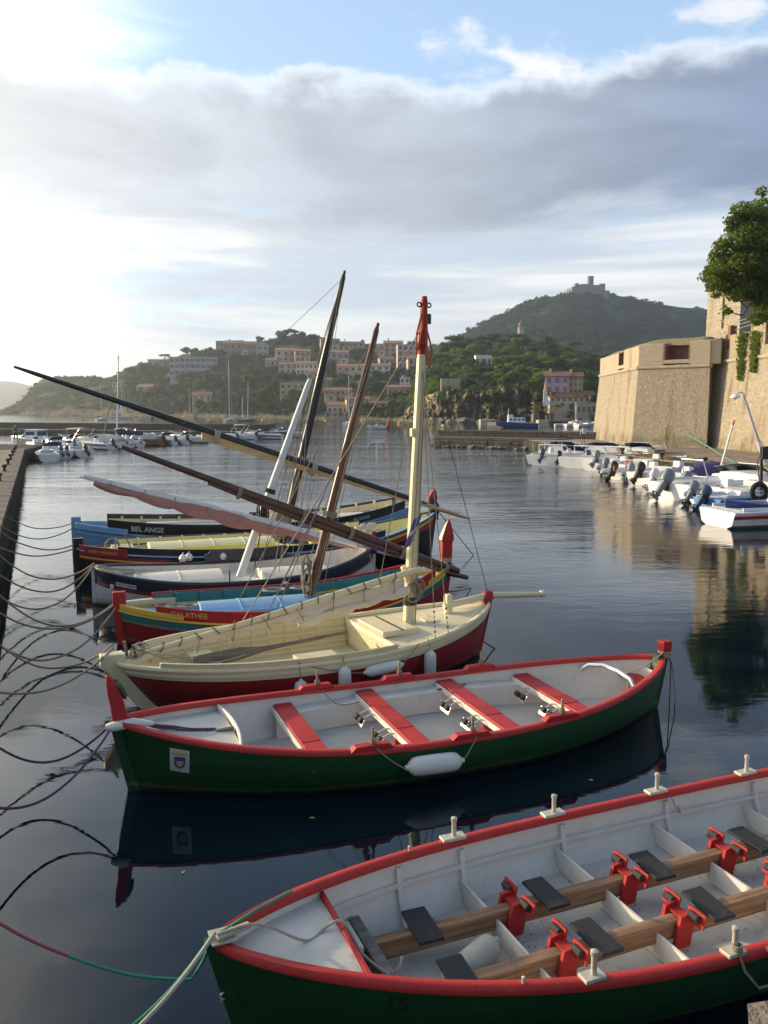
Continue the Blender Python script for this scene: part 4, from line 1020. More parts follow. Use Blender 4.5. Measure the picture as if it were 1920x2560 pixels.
def L(mtx, p): return mtx.inverted() @ Vector(p)

paint('green hull', (.008, .055, .014), .42, .3, 1.2, .10, .35, dirtcol=(.01, .016, .010), dist=.01, chips=((.05, .12, .06), .55), wl=.07, seams=.13)
paint('red rail', (.40, .024, .020), .5, .2, 2.5, .14, .3, dirtcol=(.20, .035, .03), spec=.3, chips=((.52, .20, .15), .5))
paint('red worn', (.36, .022, .020), .6, .26, 3.5, .25, .45, dirtcol=(.17, .05, .04), spec=.3, chips=((.42, .22, .18), .4))
paint('white inside', (.64, .61, .545), .55, .12, 2.0, .14, .55, dirtcol=(.36, .33, .27), spec=.3, chips=((.30, .27, .21), .5))
paint('white deck', (.55, .525, .465), .6, .18, 3.0, .2, .7, dirtcol=(.26, .24, .20), spec=.3, chips=((.22, .20, .16), .6))
paint('black pad', (.018, .018, .019), .75, .3, 9, .5, .35, dirtcol=(.08, .075, .06))
wood('oar wood', (.20, .135, .085), (.36, .25, .15)); wood('beam wood', (.17, .085, .038), (.34, .20, .11), .6)
wood('grey wood', (.10, .09, .075), (.20, .175, .145))
paint('pin metal', (.55, .50, .40), .45, .2, 12, .2, .35, metal=.3); paint('alu', (.62, .63, .65), .28, .08, 6, .05, .1, metal=1.0)
paint('rope', (.26, .22, .16), .9, .25, 40, .6, .2); paint('rope white', (.38, .34, .27), .9, .2, 40, .5, .2)
paint('rope purple', (.13, .055, .12), .9, .9, 60, .4, .0); paint('rope green', (.035, .24, .15), .8, .3, 50, .4, .0); paint('rope red', (.30, .07, .09), .8, .3, 50, .4, 0)
paint('rope dark', (.05, .045, .038), .9, .2, 40, .4, 0)
paint('fender white', (.66, .64, .58), .42, .10, 3, .05, .45, dirtcol=(.30, .27, .20), chips=((.22, .19, .13), .7)); paint('fender old', (.44, .42, .33), .6, .2, 5, .2, .6, dirtcol=(.12, .11, .07))
paint('black paint', (.012, .012, .014), .35, .3, 2, .1, .2, dirtcol=(.05, .045, .04), chips=((.07, .07, .065), .6)); paint('navy paint', (.014, .018, .036), .35, .3, 2, .1, .2, dirtcol=(.05, .05, .05), chips=((.08, .08, .09), .6))
paint('cream paint', (.66, .58, .36), .45, .08, 2, .12, .22, dirtcol=(.36, .28, .15), chips=((.40, .32, .18), .5)); planked('cream planks', (.66, .58, .35), .13, .5)
planked('pale yellow planks', (.62, .58, .30), .14, .5); paint('pale yellow', (.66, .62, .32), .5, .1, 2, .12, .25); paint('bright yellow', (.72, .60, .12), .5, .1, 2, .1, .2)
paint('signal yellow', (.62, .40, .05), .5, .12, 3, .1, .2, chips=((.55, .50, .38), .6)); paint('hull red', (.27, .014, .018), .45, .16, 1.5, .08, .2, dirtcol=(.10, .015, .015), chips=((.34, .10, .08), .5), wl=.08, seams=.13)
paint('sky blue', (.17, .32, .52), .5, .12, 2.2, .12, .3, dirtcol=(.30, .36, .42), chips=((.45, .48, .48), .6), wl=.08); planked('blue deck', (.20, .38, .60), .16, .5, axis=1)
paint('teal', (.03, .19, .20), .5, .14, 2.5, .1, .25); paint('teal green', (.025, .15, .12), .45, .14, 2.5, .1, .25); paint('white hull', (.62, .61, .59), .4, .08, 1.6, .06, .25, dirtcol=(.30, .29, .26), chips=((.35, .33, .28), .5), wl=.10, seams=.14)
paint('letter white', (.52, .50, .42), .6, .05, 5, 0, 0); paint('letter gold', (.50, .34, .10), .6, .1, 5, 0, 0); paint('letter black', (.012, .014, .013), .6, .1, 5, 0, 0)
wood('varnish', (.070, .022, .012), (.16, .055, .028), .32, stretch=(6, 6, .4)); wood('yard brown', (.045, .018, .013), (.11, .042, .026), .38, stretch=(.3, 6, 6)); wood('yard wood', (.42, .26, .10), (.58, .40, .19), .5, stretch=(.3, 6, 6))
paint('sail pink', (.40, .20, .17), .85, .16, 2, .3, .25, dirtcol=(.16, .06, .05)); paint('sail cream', (.62, .53, .38), .85, .14, 3, .4, .25, dirtcol=(.34, .26, .16))
paint('tarp blue', (.03, .07, .26), .6, .2, 3, .3, .1); paint('mast cream', (.66, .58, .34), .42, .08, 2, .1, .15, stretch=(4, 4, .4)); paint('mast white', (.66, .65, .62), .42, .08, 2, .1, .2, stretch=(4, 4, .4))
paint('flag purple', (.13, .09, .25), .8, .15, 5, .1, 0); paint('orange rope', (.45, .13, .05), .85, .2, 30, .4, 0)

def rope(name, pts, r, mat, label=None, parent=None, cat='rope', group=None, n=7):
    o = MB().tube(pts, r, n).build(name, mat, parent, smooth=60)
    if label: tag(o, label, cat, group)
    return o
def coil(parent, c, R_, r, turns, mat, flat=True, name='rope_coil', tall=0.0, seed=1):
    q = random.Random(seed); pts = []
    for i in range(int(turns * 14)):
        a = i / 14 * 2 * math.pi; k = R_ * (1 + .16 * math.sin(a * .37 + seed) + .05 * q.random())
        z = (i / (turns * 14)) * r * turns * .5
        if flat: pts.append((c[0] + k * math.cos(a), c[1] + k * .8 * math.sin(a), c[2] + z + r))
        else: pts.append((c[0] + k * math.cos(a), c[1] + .03 * math.sin(i * .7) - .02 * (i % 5) / 5, c[2] + tall * math.sin(a)))
    return MB().tube(pts, r, 6).build(name, mat, parent, smooth=60)
def fender(parent, a, b, r, mat='fender white', name='fender', lab=None, ropes=()):
    a, b = Vector(a), Vector(b); d = b - a; ln = d.length; d.normalize(); mb = MB()
    pr = [(0, .25), (.03, .3), (.04, .28), (.07, .55), (.13, .88), (.22, 1), (.5, 1.03), (.78, 1), (.87, .88), (.93, .55), (.96, .28), (.97, .3), (1, .25)]
    mb.tube([a + d * (ln * t) for t, _ in pr], [r * k for _, k in pr], 14)
    o = mb.build(name, mat, parent, smooth=50)
    if lab: o['label'] = lab
    for p, q in ropes: MB().tube(catenary(p, q, .015, 6), .008, 5).build('lanyard', 'rope', o if False else parent)
    return o
def spar(name, pts, rs, mat, parent, n=12): return MB().tube(pts, rs, n).build(name, mat, parent, smooth=50)
def line(parent, a, b, r=.007, mat='rope', sag=.0, name='line', n=8): return MB().tube(catenary(a, b, sag, n), r, 5).build(name, mat, parent, smooth=60)

# ------------------------------------------------------------------ the rowing boat in front
def near_rower():
    e, Lw, M = moor('rowing_boat', Vector((-.92, 5.05, 0)), Vector((6.47, 8.11, 0)), 'nearest green rowing boat with white interior and black seat pads, numbered 15')
    h = Hull(Lw, 1.10, .44, .76, .70, .20, .2, p=2.6, q=.78, sh=2.3); fl = lambda t: .02 + .10 * abs(t) ** 3
    h.band(lambda t: h.k, lambda t: h.zs(t), n=60, m=10).build('hull', 'green hull', e, smooth=60)
    h.inner(fl, .035).build('inner_planking', 'white inside', e, smooth=60)
    h.plate(fl, -.93, .93, .03).build('floor', 'white deck', e)
    for sd in (-1, 1):
        h.rail(sd, .105, .052, .03).build('gunwale', 'red rail', e, smooth=50)
        h.strip(sd, lambda t: h.zs(t) - .20, .022, .035, inside=True, t0=-.90, t1=.9).build('stringer', 'white inside', e)
        for x in (-2.55, -1.9, -.8, .42, 1.5, 2.5): h.rib(x, .05, sd, .045, .045, .05, .03).build('rib', 'white inside', e, smooth=60)
    h.stem(True, .80, .12, .05, .10).build('stem', 'green hull', e); h.stem(False, .75).build('sternpost', 'red rail', e)
    # worn bare patch and plank on the bow
    MB().box((-h.xe(.76, True) + .13, -.01, .835), (.24, .06, .022), R(14)).build('bow_plank', 'rope white', e, smooth=0, bevel=.006)
    MB().box((-h.xe(.76, True) + .06, 0, .812), (.16, .17, .012), R(0)).build('bare_patch', 'rope white', e, smooth=0, bevel=.004)
    # foredeck and its red lip
    zd = lambda t: h.zs(t) - .07
    td = h.tx(-3.28, .55); h.plate(zd, -.985, td, .03, .02).build('foredeck', 'white deck', e)
    xd = td * h.xe(zd(td), True); hw = h.half(td, zd(td)) - .03
    MB().box((xd, 0, zd(td) + .015), (.035, 2 * hw, .06)).build('deck_lip', 'red worn', e, smooth=0, bevel=.006)
    MB().box((xd + .26, -.05, .26), (.09, 1.25, .14)).build('cross_beam', 'grey wood', e, smooth=0, bevel=.01)
    MB().box((xd + .17, .34, .22), (.05, .34, .26)).build('foot_block', 'white inside', e, smooth=0, bevel=.01)
    # two fore-and-aft beams with pads and red foot plates
    pad = MB().box((0, 0, 0), (.20, .40, .028)).mesh('seat_pad', 0)
    def foot():
        a = MB(); a.box((0, 0, .012), (.145, .15, .022)); a.box((0, .085, -.10), (.15, .02, .25), Matrix.Rotation(R(22), 3, 'X')); a.box((0, -.085, -.10), (.15, .02, .25), Matrix.Rotation(R(-22), 3, 'X'))
        a.box((.0, .12, .018), (.13, .12, .02)); a.box((0, -.12, .018), (.13, .12, .02)); return a.mesh('foot_plate', 0)
    fm = MB(); fm.box((0, 0, .020), (.12, .15, .016)); fm.box((0, .079, -.055), (.12, .016, .17)); fm.box((0, -.079, -.055), (.12, .016, .17))
    for sy in (-1, 1):
        q = [(-.085, 0, .05), (.10, 0, .085), (.035, 0, -.23), (-.16, 0, -.235)]
        ys = (sy * .088, sy * .108); k = len(fm.v); fm.v += [(x, ys[0], z) for x, _, z in q] + [(x, ys[1] + sy * .02, z) for x, _, z in q]
        fm.f += [tuple(k + i for i in f) for f in ((0, 1, 2, 3), (7, 6, 5, 4), (0, 4, 5, 1), (1, 5, 6, 2), (2, 6, 7, 3), (3, 7, 4, 0))]
        fm.box((.055, sy * .17, .045), (.022, .22, .12), Matrix.Rotation(R(14), 3, 'Y'))
    fmesh = fm.mesh('foot_plate', 0); heel = MB().tube([(0, -.075, 0), (0, -.06, 0), (0, .06, 0), (0, .075, 0)], [.014, .034, .034, .014], 10).mesh('heel_roll')
    off = -.6
    for yb, xs, fs in ((.31, (-1.96, -.85, .23, 1.37, 2.45), (-1.15, -.05, 1.03, 2.15)), (-.31, (-1.96, -.82, .26, 1.37, 2.45), (-1.10, -.03, 1.05, 2.15))):
        b0 = -2.43 + off; beam = MB().box(((b0 + 2.9) / 2, yb, .20), (2.9 - b0, .10, .15)).build('seat_beam', 'beam wood', e, smooth=0, bevel=.008)
        MB().box((b0 + .9, yb, .2), (.006, .104, .154)).build('scarf_joint', 'grey wood', beam, smooth=0)
        for i, x in enumerate(xs):
            o = link('seat_pad', pad, 'black pad', e, (x + off, yb, .296), (R(2), R(1 if i % 2 else -1), R(2 if i % 2 else -3))); m = o.modifiers.new('edge', 'BEVEL'); m.width = .008; m.segments = 2
        for x in fs:
            o = link('foot_plate', fmesh, 'red worn', e, (x + off, yb, .282)); o.scale = (.80, .80, .92)
            for sy in (-1, 1): link('heel_roll', heel, 'black pad', o, (.022, sy * .17, .062))
    for x in (-1.33, -.28, .85, 1.95):
        xx = x + off; h.bulk(xx, .03, .215, .05).build('partition', 'white inside', e, smooth=0)
    # thole pins on pads
    for sd, xs in ((1, (-1.37, -.28, .92, 2.02)), (-1, (-1.34, -.25, .92))):
        for x in xs:
            xx = x + off; t = h.tx(xx, .5); z = h.zs(t) + .052; y = sd * (h.half(t, h.zs(t)) - .02)
            o = MB().box((xx, y, z + .014), (.16 if sd < 0 else .22, .10, .028)).build('pin_pad', 'pin metal', e, smooth=0, bevel=.006)
            MB().lathe([(.020, 0), (.020, .13), (.026, .135), (.026, .16), (.012, .168)], (xx + .01, y, z + .028), 12).build('thole_pin', 'pin metal', o)
    for x, sd in ((-2.42, 1), (-2.4, -1)):
        t = h.tx(x, .5); MB().lathe([(.014, 0), (.014, .04), (.008, .045)], (x, sd * (h.half(t, h.zs(t)) - .02), h.zs(t) + .05), 8).build('peg', 'pin metal', e)
    f = fender(e, (-2.62, -.16, .13), (-2.02, .10, .17), .10, 'fender old', lab='dirty cream fender lying on the floor')
    t1 = h.tx(-3.1, .3); h.text('15', -3.18, .50, .15, 'letter black', e, .006, .004)
    MB().tube([(-h.xe(.42, True) - .01, -.02, .46), (-h.xe(.42, True) - .06, -.05, .44), (-h.xe(.42, True) - .055, -.05, .40), (-h.xe(.42, True) - .005, -.02, .40)], .008, 6).build('ring_bolt', 'pin metal', e)
    # dead leaves and grit
    q = random.Random(4); g = MB()
    for i in range(700):
        x = q.uniform(-2.4, 2.6); y = q.uniform(-.75, .75)
        if q.random() < .5: x = q.choice((-1.88, -.85, .3, 1.4)) + abs(q.gauss(0, .16)); y = q.gauss(0, .35)
        s_ = q.uniform(.002, .008); g.box((x, y, .026 + fl(h.tx(x, 0)) - .02 + .004), (s_ * 2, s_, .004), q.random() * 3)
    o = g.build('leaf_litter', 'grey wood', e, smooth=0); o['kind'] = 'stuff'
    # ropes on the boat
    xb = -h.xe(.76, True)
    p1 = [Vector((xb + .02, -.03, .85)), Vector((xb + .3, 0, .835)), Vector((xb + .62, .01, zd(h.tx(xb + .62, .6)) + .03)), Vector((xd - .12, .12, zd(td) + .05)), Vector((xd + .01, .11, zd(td) + .07)), Vector((xd + .12, .0, .42)), Vector((xd + .24, -.20, .36))]
    sm = []
    for i in range(len(p1) - 1):
        for k in range(5):
            a, b, c, d = p1[max(i - 1, 0)], p1[i], p1[i + 1], p1[min(i + 2, len(p1) - 1)]; u = k / 5
            sm.append(.5 * ((2 * b) + (c - a) * u + (2 * a - 5 * b + 4 * c - d) * u * u + (3 * b - a - 3 * c + d) * u ** 3))
    sm.append(p1[-1]); MB().tube(sm, .010, 8).build('painter', 'rope white', e, smooth=60)
    for k in range(5):
        c = Vector((xd + .26, -.22 - .024 * k, .27)); MB().tube([c + Vector((.062 * math.cos(a) , 0.004 * math.sin(3 * a), .09 * math.sin(a))) for a in [i * math.pi / 6 for i in range(13)]], .013, 6).build('knot_turn', 'rope white', e, smooth=60)
    MB().tube([(xd + .26, -.2, .36), (xd + .30, -.23, .43), (xd + .33, -.2, .48)], .012, 6).build('rope_end', 'rope white', e, smooth=60)
    t = h.tx(-.25 + off, .5); y = -(h.half(t, h.zs(t)) + .02); z = h.zs(t) + .09
    MB().tube([(-.85, y, z), (-.83, y - .05, z - .12), (-.72, y - .07, z - .26), (-.58, y - .06, z - .28), (-.5, y - .05, z - .2), (-.62, y - .03, z - .02), (-.2, y + .02, z - .02), (.2, y + .02, z)], .011, 6).build('hanging_rope', 'rope', e, smooth=60)
    for k in range(3): MB().tube([(-.84 + .03 * math.cos(a), y + .02 + .035 * math.sin(a), z + .02 * k - .01) for a in [i * .7 for i in range(10)]], .009, 5).build('knot_turn', 'rope', e, smooth=60)
    for x, mat in ((.41, 'rope'),):
        t = h.tx(x, .5); y = h.half(t, h.zs(t)) - .1; MB().tube([(x, y + .06, h.zs(t) + .07), (x + .05, y, h.zs(t) - .02), (x + .09, y - .03, h.zs(t) - .13), (x + .13, y - .03, h.zs(t) - .16), (x + .1, y - .02, h.zs(t) - .08)], .006, 5).build('loop', mat, e, smooth=60)
    return e, h, M
nearA = near_rower()

# ------------------------------------------------------------------ the second green rowing boat
def mid_rower():
    e, Lw, M = moor('rowing_boat', Vector((-2.79, 8.79, 0)), Vector((3.83, 11.36, 0)), 'green rowing boat with four red thwarts and a town crest on its bow')
    h = Hull(Lw, 1.14, .45, .80, .70, .17, .14, p=2.6, q=.80, sh=2.3); fl = lambda t: .04 + .10 * abs(t) ** 3
    h.band(lambda t: h.k, lambda t: h.zs(t), n=60, m=10).build('hull', 'green hull', e, smooth=60)
    h.inner(fl, .05).build('inner_planking', 'white inside', e, smooth=60); h.plate(fl, -.93, .93, .045).build('floor', 'white deck', e)
    for sd in (-1, 1):
        h.rail(sd, .12, .05, .025).build('gunwale', 'red rail', e, smooth=50)
        t0, t1 = h.tx(-1.75, .4), h.tx(2.15, .4)
        rings = []
        for i in range(21):           # side bench with a closed front
            t = t0 + (t1 - t0) * i / 20; x = t * h.xe(.4, t < 0); y1 = h.half(t, .34) - .055; y0 = y1 - .25
            rings.append([Vector((x, sd * a, z)) for a, z in ((y1, .34), (y0, .34), (y0, .05), (y0 + .02, .05), (y0 + .02, .32), (y1, .32))])
        MB().loft(rings).build('side_bench', 'white inside', e)
    h.stem(True, .84, .12, .06, .12).build('stem', 'green hull', e); h.stem(False, .78, .13, .05, .13).build('sternpost', 'green hull', e)
    xl, xr = -h.xe(.8, True), h.xe(.7, False)
    st = MB(); rings = []
    for z, x, w, d in ((.80, xl + .06, .12, .17), (1.0, xl + .03, .11, .15), (1.14, xl + .0, .11, .14), (1.26, xl - .03, .09, .10), (1.34, xl - .06, .045, .03)):
        rings.append([Vector((x + a * d, b_ * w, z)) for a, b_ in ((-.5, -.5), (.5, -.5), (.5, .5), (-.5, .5))])
    st.loft(rings).build('stem_head', 'red worn', e, smooth=0, bevel=.012)
    cap = MB().lathe([(.002, -.14), (.05, -.10), (.075, -.03), (.07, .05), (.035, .12), (.002, .14)], n=12).build('green_cap', 'green hull', e, (xl + .07, 0, 1.17), (0, R(-24), 0)); cap.scale = (.55, .9, 1)
    MB().tube([(xl - .10, -.05, .78), (xl - .04, -.07, .78), (xl + .2, -.09, .80), (xl + .40, -.13, .78)], [.03, .055, .055, .02], 10).build('bow_fender', 'fender white', e)
    MB().box((xr + .02, 0, .84), (.13, .13, .24), None, (1.15, 1.15)).build('stern_head', 'red worn', e, smooth=0, bevel=.012)
    zd = lambda t: h.zs(t) - .075
    td = h.tx(-2.44, .55); h.plate(zd, -.985, td, .04, .025).build('foredeck', 'white deck', e)
    xd = td * h.xe(zd(td), True); hw = h.half(td, zd(td)) - .05
    MB().grid(lambda u, w: Vector((xd + .10 * (1 - u * u) - .06, u * hw, zd(td) + .09 - w * (.12 if True else 0))), [-1 + i / 6 for i in range(13)], [0, 1]).build('coaming', 'white inside', e, solid=.03)
    h.bulk(xd + .012, .10, zd(td) - .01).build('bulkhead', 'white inside', e, smooth=0)
    for i, x in enumerate((-1.61, -.44, .76, 1.90)):
        hw = h.hx(x, .40, -.045); th = MB().box((x, -.02, .40), (.235, 2 * hw - .02, .04)).build('thwart', 'red rail', e, smooth=0, bevel=.008)
        MB().box((x, -.25, .4235), (.232, .30, .004)).build('worn_patch', 'red worn', th, smooth=0)
        MB().box((x - .135, -.02, .36), (.025, 2 * hw - .03, .07)).build('thwart_edge', 'white inside', th, smooth=0, bevel=.004)
        MB().box((x, -.30, .20), (.20, .05, .36)).build('knee', 'red worn', e, smooth=0, bevel=.005)
        if i: 
            for yy in (.32, -.34):
                c = (x - .33, yy, .30)
                for k in (-.05, .05): MB().tube([(x - .1, yy + k * 1.6, .37), (x - .22, yy + k * 1.6, .38), (x - .33, yy + k * 1.6, .33)], .010, 6).build('bracket', 'pin metal', e)
                fo = MB().box(c, (.02, .30, .10), Matrix.Rotation(R(25), 3, 'Y')).build('foot_rest', 'alu', e, smooth=0)
                for k in (-1, 1): MB().tube([(c[0], c[1] + k * .02, c[2] + .02), (c[0], c[1] + k * .03, c[2] + .02), (c[0], c[1] + k * .11, c[2] + .02), (c[0], c[1] + k * .125, c[2] + .02)], [.02, .04, .04, .02], 10).build('heel_roll', 'black pad', fo)
    MB().box((3.30, .05, .43), (.26, h.hx(3.30, .43, -.05) * 2 - .04, .035)).build('stern_seat', 'red rail', e, smooth=0, bevel=.008)
    h.bulk(3.44, .40, .58).build('stern_board', 'white inside', e, smooth=0)
    hw = h.hx(2.75, .5)
    MB().tube([(2.72, .58, .48), (2.80, .50, .56), (2.90, .30, .60), (2.93, 0, .60), (2.90, -.3, .58), (2.82, -.48, .54), (2.74, -.57, .47)], .032, 10).build('tube_bow', 'alu', e)
    MB().lathe([(.01, 0), (.11, .02), (.13, .08), (.09, .14), (.01, .15)], (2.68, -.42, .12), 14).build('float', 'bright yellow', e)
    for k in range(4): a = k * 1.3; MB().tube([(2.86, -.3, .55), (2.78 + .05 * k, -.4, .34), (2.7 + .06 * k, -.4 + .05 * k, .13)], .008, 5).build('stern_line', 'rope', e)
    for sd in (-1, 1):
        for x in (-1.12, .08, 1.32):
            t = h.tx(x, .5); z = h.zs(t) + .05; y = sd * (h.half(t, h.zs(t)) - .035)
            m_ = MB(); m_.loft([[Vector((x + a, y + sd * b_, z + c)) for a, c in ((-.25, 0), (-.19, .055), (.19, .055), (.25, 0))] for b_ in (-.055, .055)])
            o = m_.build('pin_pad', 'red rail', e, smooth=0, bevel=.005)
            MB().lathe([(.017, 0), (.017, .17), (.010, .18)], (x + .02, y, z + .055), 10).build('thole_pin', 'oar wood', o)
            for k in range(3): MB().tube([(x + .02 + .03 * math.cos(a), y + .03 * math.sin(a), z + .066 + .018 * k) for a in [i * .7 for i in range(10)]], .007, 5).build('lashing', 'rope', o, smooth=60)
    # crest sticker
    cx, cz, cw, ch = -3.10, .455, .19, .28
    def plate(x0, x1, z0, z1, off, mat, nm, par):
        m_ = MB(); m_.grid(lambda u, w: Vector((u, -(h.hx(u, w) + off), w + (u - cx) * -.10)), [x0 + (x1 - x0) * i / 6 for i in range(7)], [z0 + (z1 - z0) * i / 6 for i in range(7)]); return m_.build(nm, mat, par, smooth=0)
    cr = plate(cx - cw / 2, cx + cw / 2, cz - ch / 2, cz + ch / 2, .005, 'letter white', 'crest', e)
    m_ = MB(); pr = [(-.055, .05), (.055, .05), (.055, -.03), (.04, -.075), (0, -.10), (-.04, -.075), (-.055, -.03)]
    m_.v = [(cx + a, -(h.hx(cx + a, cz + b_) + .009), cz + b_) for a, b_ in pr]; m_.f = [tuple(range(len(pr)))]; m_.build('shield', 'tarp blue', cr, smooth=0)
    m_ = MB(); pr = [(-.035, .0), (.035, .0), (.03, -.05), (0, -.075), (-.03, -.05)]; m_.v = [(cx + a, -(h.hx(cx + a, cz + b_) + .012), cz + b_) for a, b_ in pr]; m_.f = [tuple(range(len(pr)))]; m_.build('shield_charge', 'letter gold', cr, smooth=0)
    for k in range(5): 
        a = -.06 + .03 * k; m_ = MB(); m_.v = [(cx + q, -(h.hx(cx + q, cz + b_) + .009), cz + b_) for q, b_ in ((a - .012, .065), (a + .012, .065), (a + .009, .105), (a - .009, .105))]; m_.f = [(0, 1, 2, 3)]; m_.build('crown_tower', 'letter gold', cr, smooth=0)
    for sd in (-1, 1):
        m_ = MB(); m_.v = [(cx + sd * q, -(h.hx(cx + sd * q, cz + b_) + .009), cz + b_) for q, b_ in ((.063, .02), (.075, .0), (.06, -.08), (.02, -.12), (.015, -.11), (.055, -.07))]; m_.f = [tuple(range(6))]; m_.build('laurel', 'pin metal', cr, smooth=0)
    yb = -h.hx(-.42, .25) - .13
    fender(e, (-.78, yb + .03, .31), (-.07, yb + .02, .29), .108, lab='long white fender slung on the near side')
    for x0, x1 in ((-.78, -1.08), (-.07, .12)):
        t = h.tx(x1, .5); line(e, (x0, yb + .02, .30), (x1, -(h.half(t, h.zs(t)) + .03), h.zs(t) + .07), .008, 'rope', .02, 'lanyard')
    # painter on the foredeck
    for k in range(3): MB().tube(catenary((xl + .15, -.08 + .04 * k, .84), (xd - .18 - .05 * k, -.02 - .03 * k, zd(td) + .06), .03 + .02 * k, 10, .01), .013 - .003 * (k > 1), 7).build('painter', 'rope purple' if k < 2 else 'rope', e, smooth=60)
    MB().box((xd - .10, -.04, zd(td) + .05), (.22, .05, .04), R(8)).build('cleat', 'grey wood', e, smooth=0, bevel=.008)
    for k in range(3): MB().tube([(xr + .02 + .085 * math.cos(a), .085 * math.sin(a), .80 - .03 * k) for a in [i * .6 for i in range(12)]], .010, 6).build('stern_lashing', 'rope white', e, smooth=60)
    for k, dx in enumerate((.05, .11)): MB().tube([(xr + .05, -.02, .80), (xr + .10 + dx * .3, -.03, .62), (xr + .10 + dx, -.05 * k, .1), (xr + .09 + dx, -.03 * k, -.1)], .008, 6).build('hanging_line', 'rope' if k else 'rope dark', e, smooth=60)
    MB().tube(catenary((xr - .02, -.05, .82), (2.93, -.15, .62), .05, 8), .010, 6).build('stern_line', 'rope white', e, smooth=60)
    MB().tube([(-1.05, .95, .5), (-1.0, .85, .44), (-.95, .75, .40), (-.85, .70, .375), (-.7, .72, .375), (-.62, .75, .375)], .008, 5).build('loop', 'rope', e, smooth=60)
    MB().tube([(.55, .82, .37), (.7, .8, .375), (.85, .84, .375), (1.0, .86, .38)], .016, 6).build('stick', 'grey wood', e, smooth=60)
    return e, h, M
midB = mid_rower()
# ------------------------------------------------------------------ lateen boats behind
K = 1.1573
def onplane(M, x, y, y0=0.0):
    """where the line of sight through a pixel meets the boat's fore-and-aft plane (local y = y0)"""
    Mi = M.inverted(); o = Mi @ Vector((0, 0, CAM_H)); d = Mi.to_3x3() @ Vector(ray(x * K, y * K)); k = (y0 - o.y) / d.y; return o + d * k
def bundle(parent, a, b, r, mat, seed, name='sail', n=60, drop=1.0, ties=8, tie_mat='rope', under=True, prof=None):
    """cloth gathered along a spar: uneven, hanging in scallops between its ties"""
    a, b = Vector(a), Vector(b); rings = []; q = random.Random(seed); ph = [q.random() * 6 for _ in range(8)]
    d = (b - a).normalized(); side = d.cross(Vector((0, 0, 1))).normalized(); up = side.cross(d)
    for i in range(n + 1):
        t = i / n; c = a.lerp(b, t); sc = abs(math.sin(math.pi * t * ties)) ** .7; k = (prof(t) if prof else 1.0)
        R_ = r * k * (.75 + .35 * sc); ring = []
        for j in range(18):
            an = 2 * math.pi * j / 18
            w = 1 + .16 * math.sin(3 * an + ph[0] + t * 9) + .12 * math.sin(5 * an + ph[1] - t * 14) + .08 * math.sin(9 * an + ph[2] + t * 31)
            ring.append(c + side * (math.cos(an) * R_ * w * .8) + up * ((math.sin(an) * w * (1.25 if drop else 1) - (.85 * drop if under else 0)) * R_))
        rings.append(ring)
    o = MB().loft(rings).build(name, mat, parent, smooth=60)
    return o
def ring_ties(parent, a, b, r, n, mat='rope', rr_=.010, t0=.05, t1=.95, drop=0.0, seed=2):
    a, b = Vector(a), Vector(b); d = (b - a).normalized(); side = d.cross(Vector((0, 0, 1))).normalized(); up = side.cross(d); q = random.Random(seed)
    for i in range(n):
        c = a.lerp(b, t0 + (t1 - t0) * i / (n - 1)) - up * drop; sl = q.uniform(-.05, .05)
        MB().tube([c + side * (math.cos(k * .63) * r) + up * (math.sin(k * .63) * r) + d * (sl * math.sin(k * .63)) for k in range(11)], rr_, 5).build('tie', mat, parent, smooth=60)
def mastwrap(parent, p, ax, r, n, mat='rope', rr_=.012):
    p = Vector(p); ax = Vector(ax).normalized(); s = ax.orthogonal().normalized(); u = ax.cross(s); pts = []
    for i in range(n * 10): a = i * .628; pts.append(p + s * math.cos(a) * r + u * math.sin(a) * r + ax * (i / 10 * rr_ * 1.9))
    MB().tube(pts, rr_, 5).build('lashing', mat, parent, smooth=60)
def bulwark(h, side, t0, t1, hgt, mat, e, out=.03, th=.05, name='bulwark', z0f=None):
    rings = []
    for i in range(31):
        t = t0 + (t1 - t0) * i / 30; z0 = z0f(t) if z0f else h.zs(t); x = t * h.xe(z0, t < 0); y = h.half(t, z0)
        hh = hgt(t) if callable(hgt) else hgt
        rings.append([Vector((x, side * max(.003, a), z)) for a, z in ((y + out, z0), (y + out + .02, z0 + hh), (y + out + .02 - th, z0 + hh), (y + out - th, z0))])
    return MB().loft(rings).build(name, mat, e, smooth=40, bevel=.006)
def hatch(e, x0, x1, w, z0, z1, mat, crown=.05, name='hatch', seams=0, smat='grey wood'):
    rings = []
    for x in (x0, x1):
        rings.append([Vector((x, -w, z0)), Vector((x, -w, z1))] + [Vector((x, -w + 2 * w * k / 8, z1 + crown * math.sin(math.pi * k / 8))) for k in range(1, 8)] + [Vector((x, w, z1)), Vector((x, w, z0))])
    o = MB().loft(rings).build(name, mat, e, smooth=40, bevel=.008)
    for i in range(seams):
        x = x0 + (x1 - x0) * (i + 1) / (seams + 1); MB().tube([(x, -w + 2 * w * k / 8, z1 + .004 + crown * math.sin(math.pi * k / 8)) for k in range(9)], .012, 5).build('seam', mat, o)
    return o

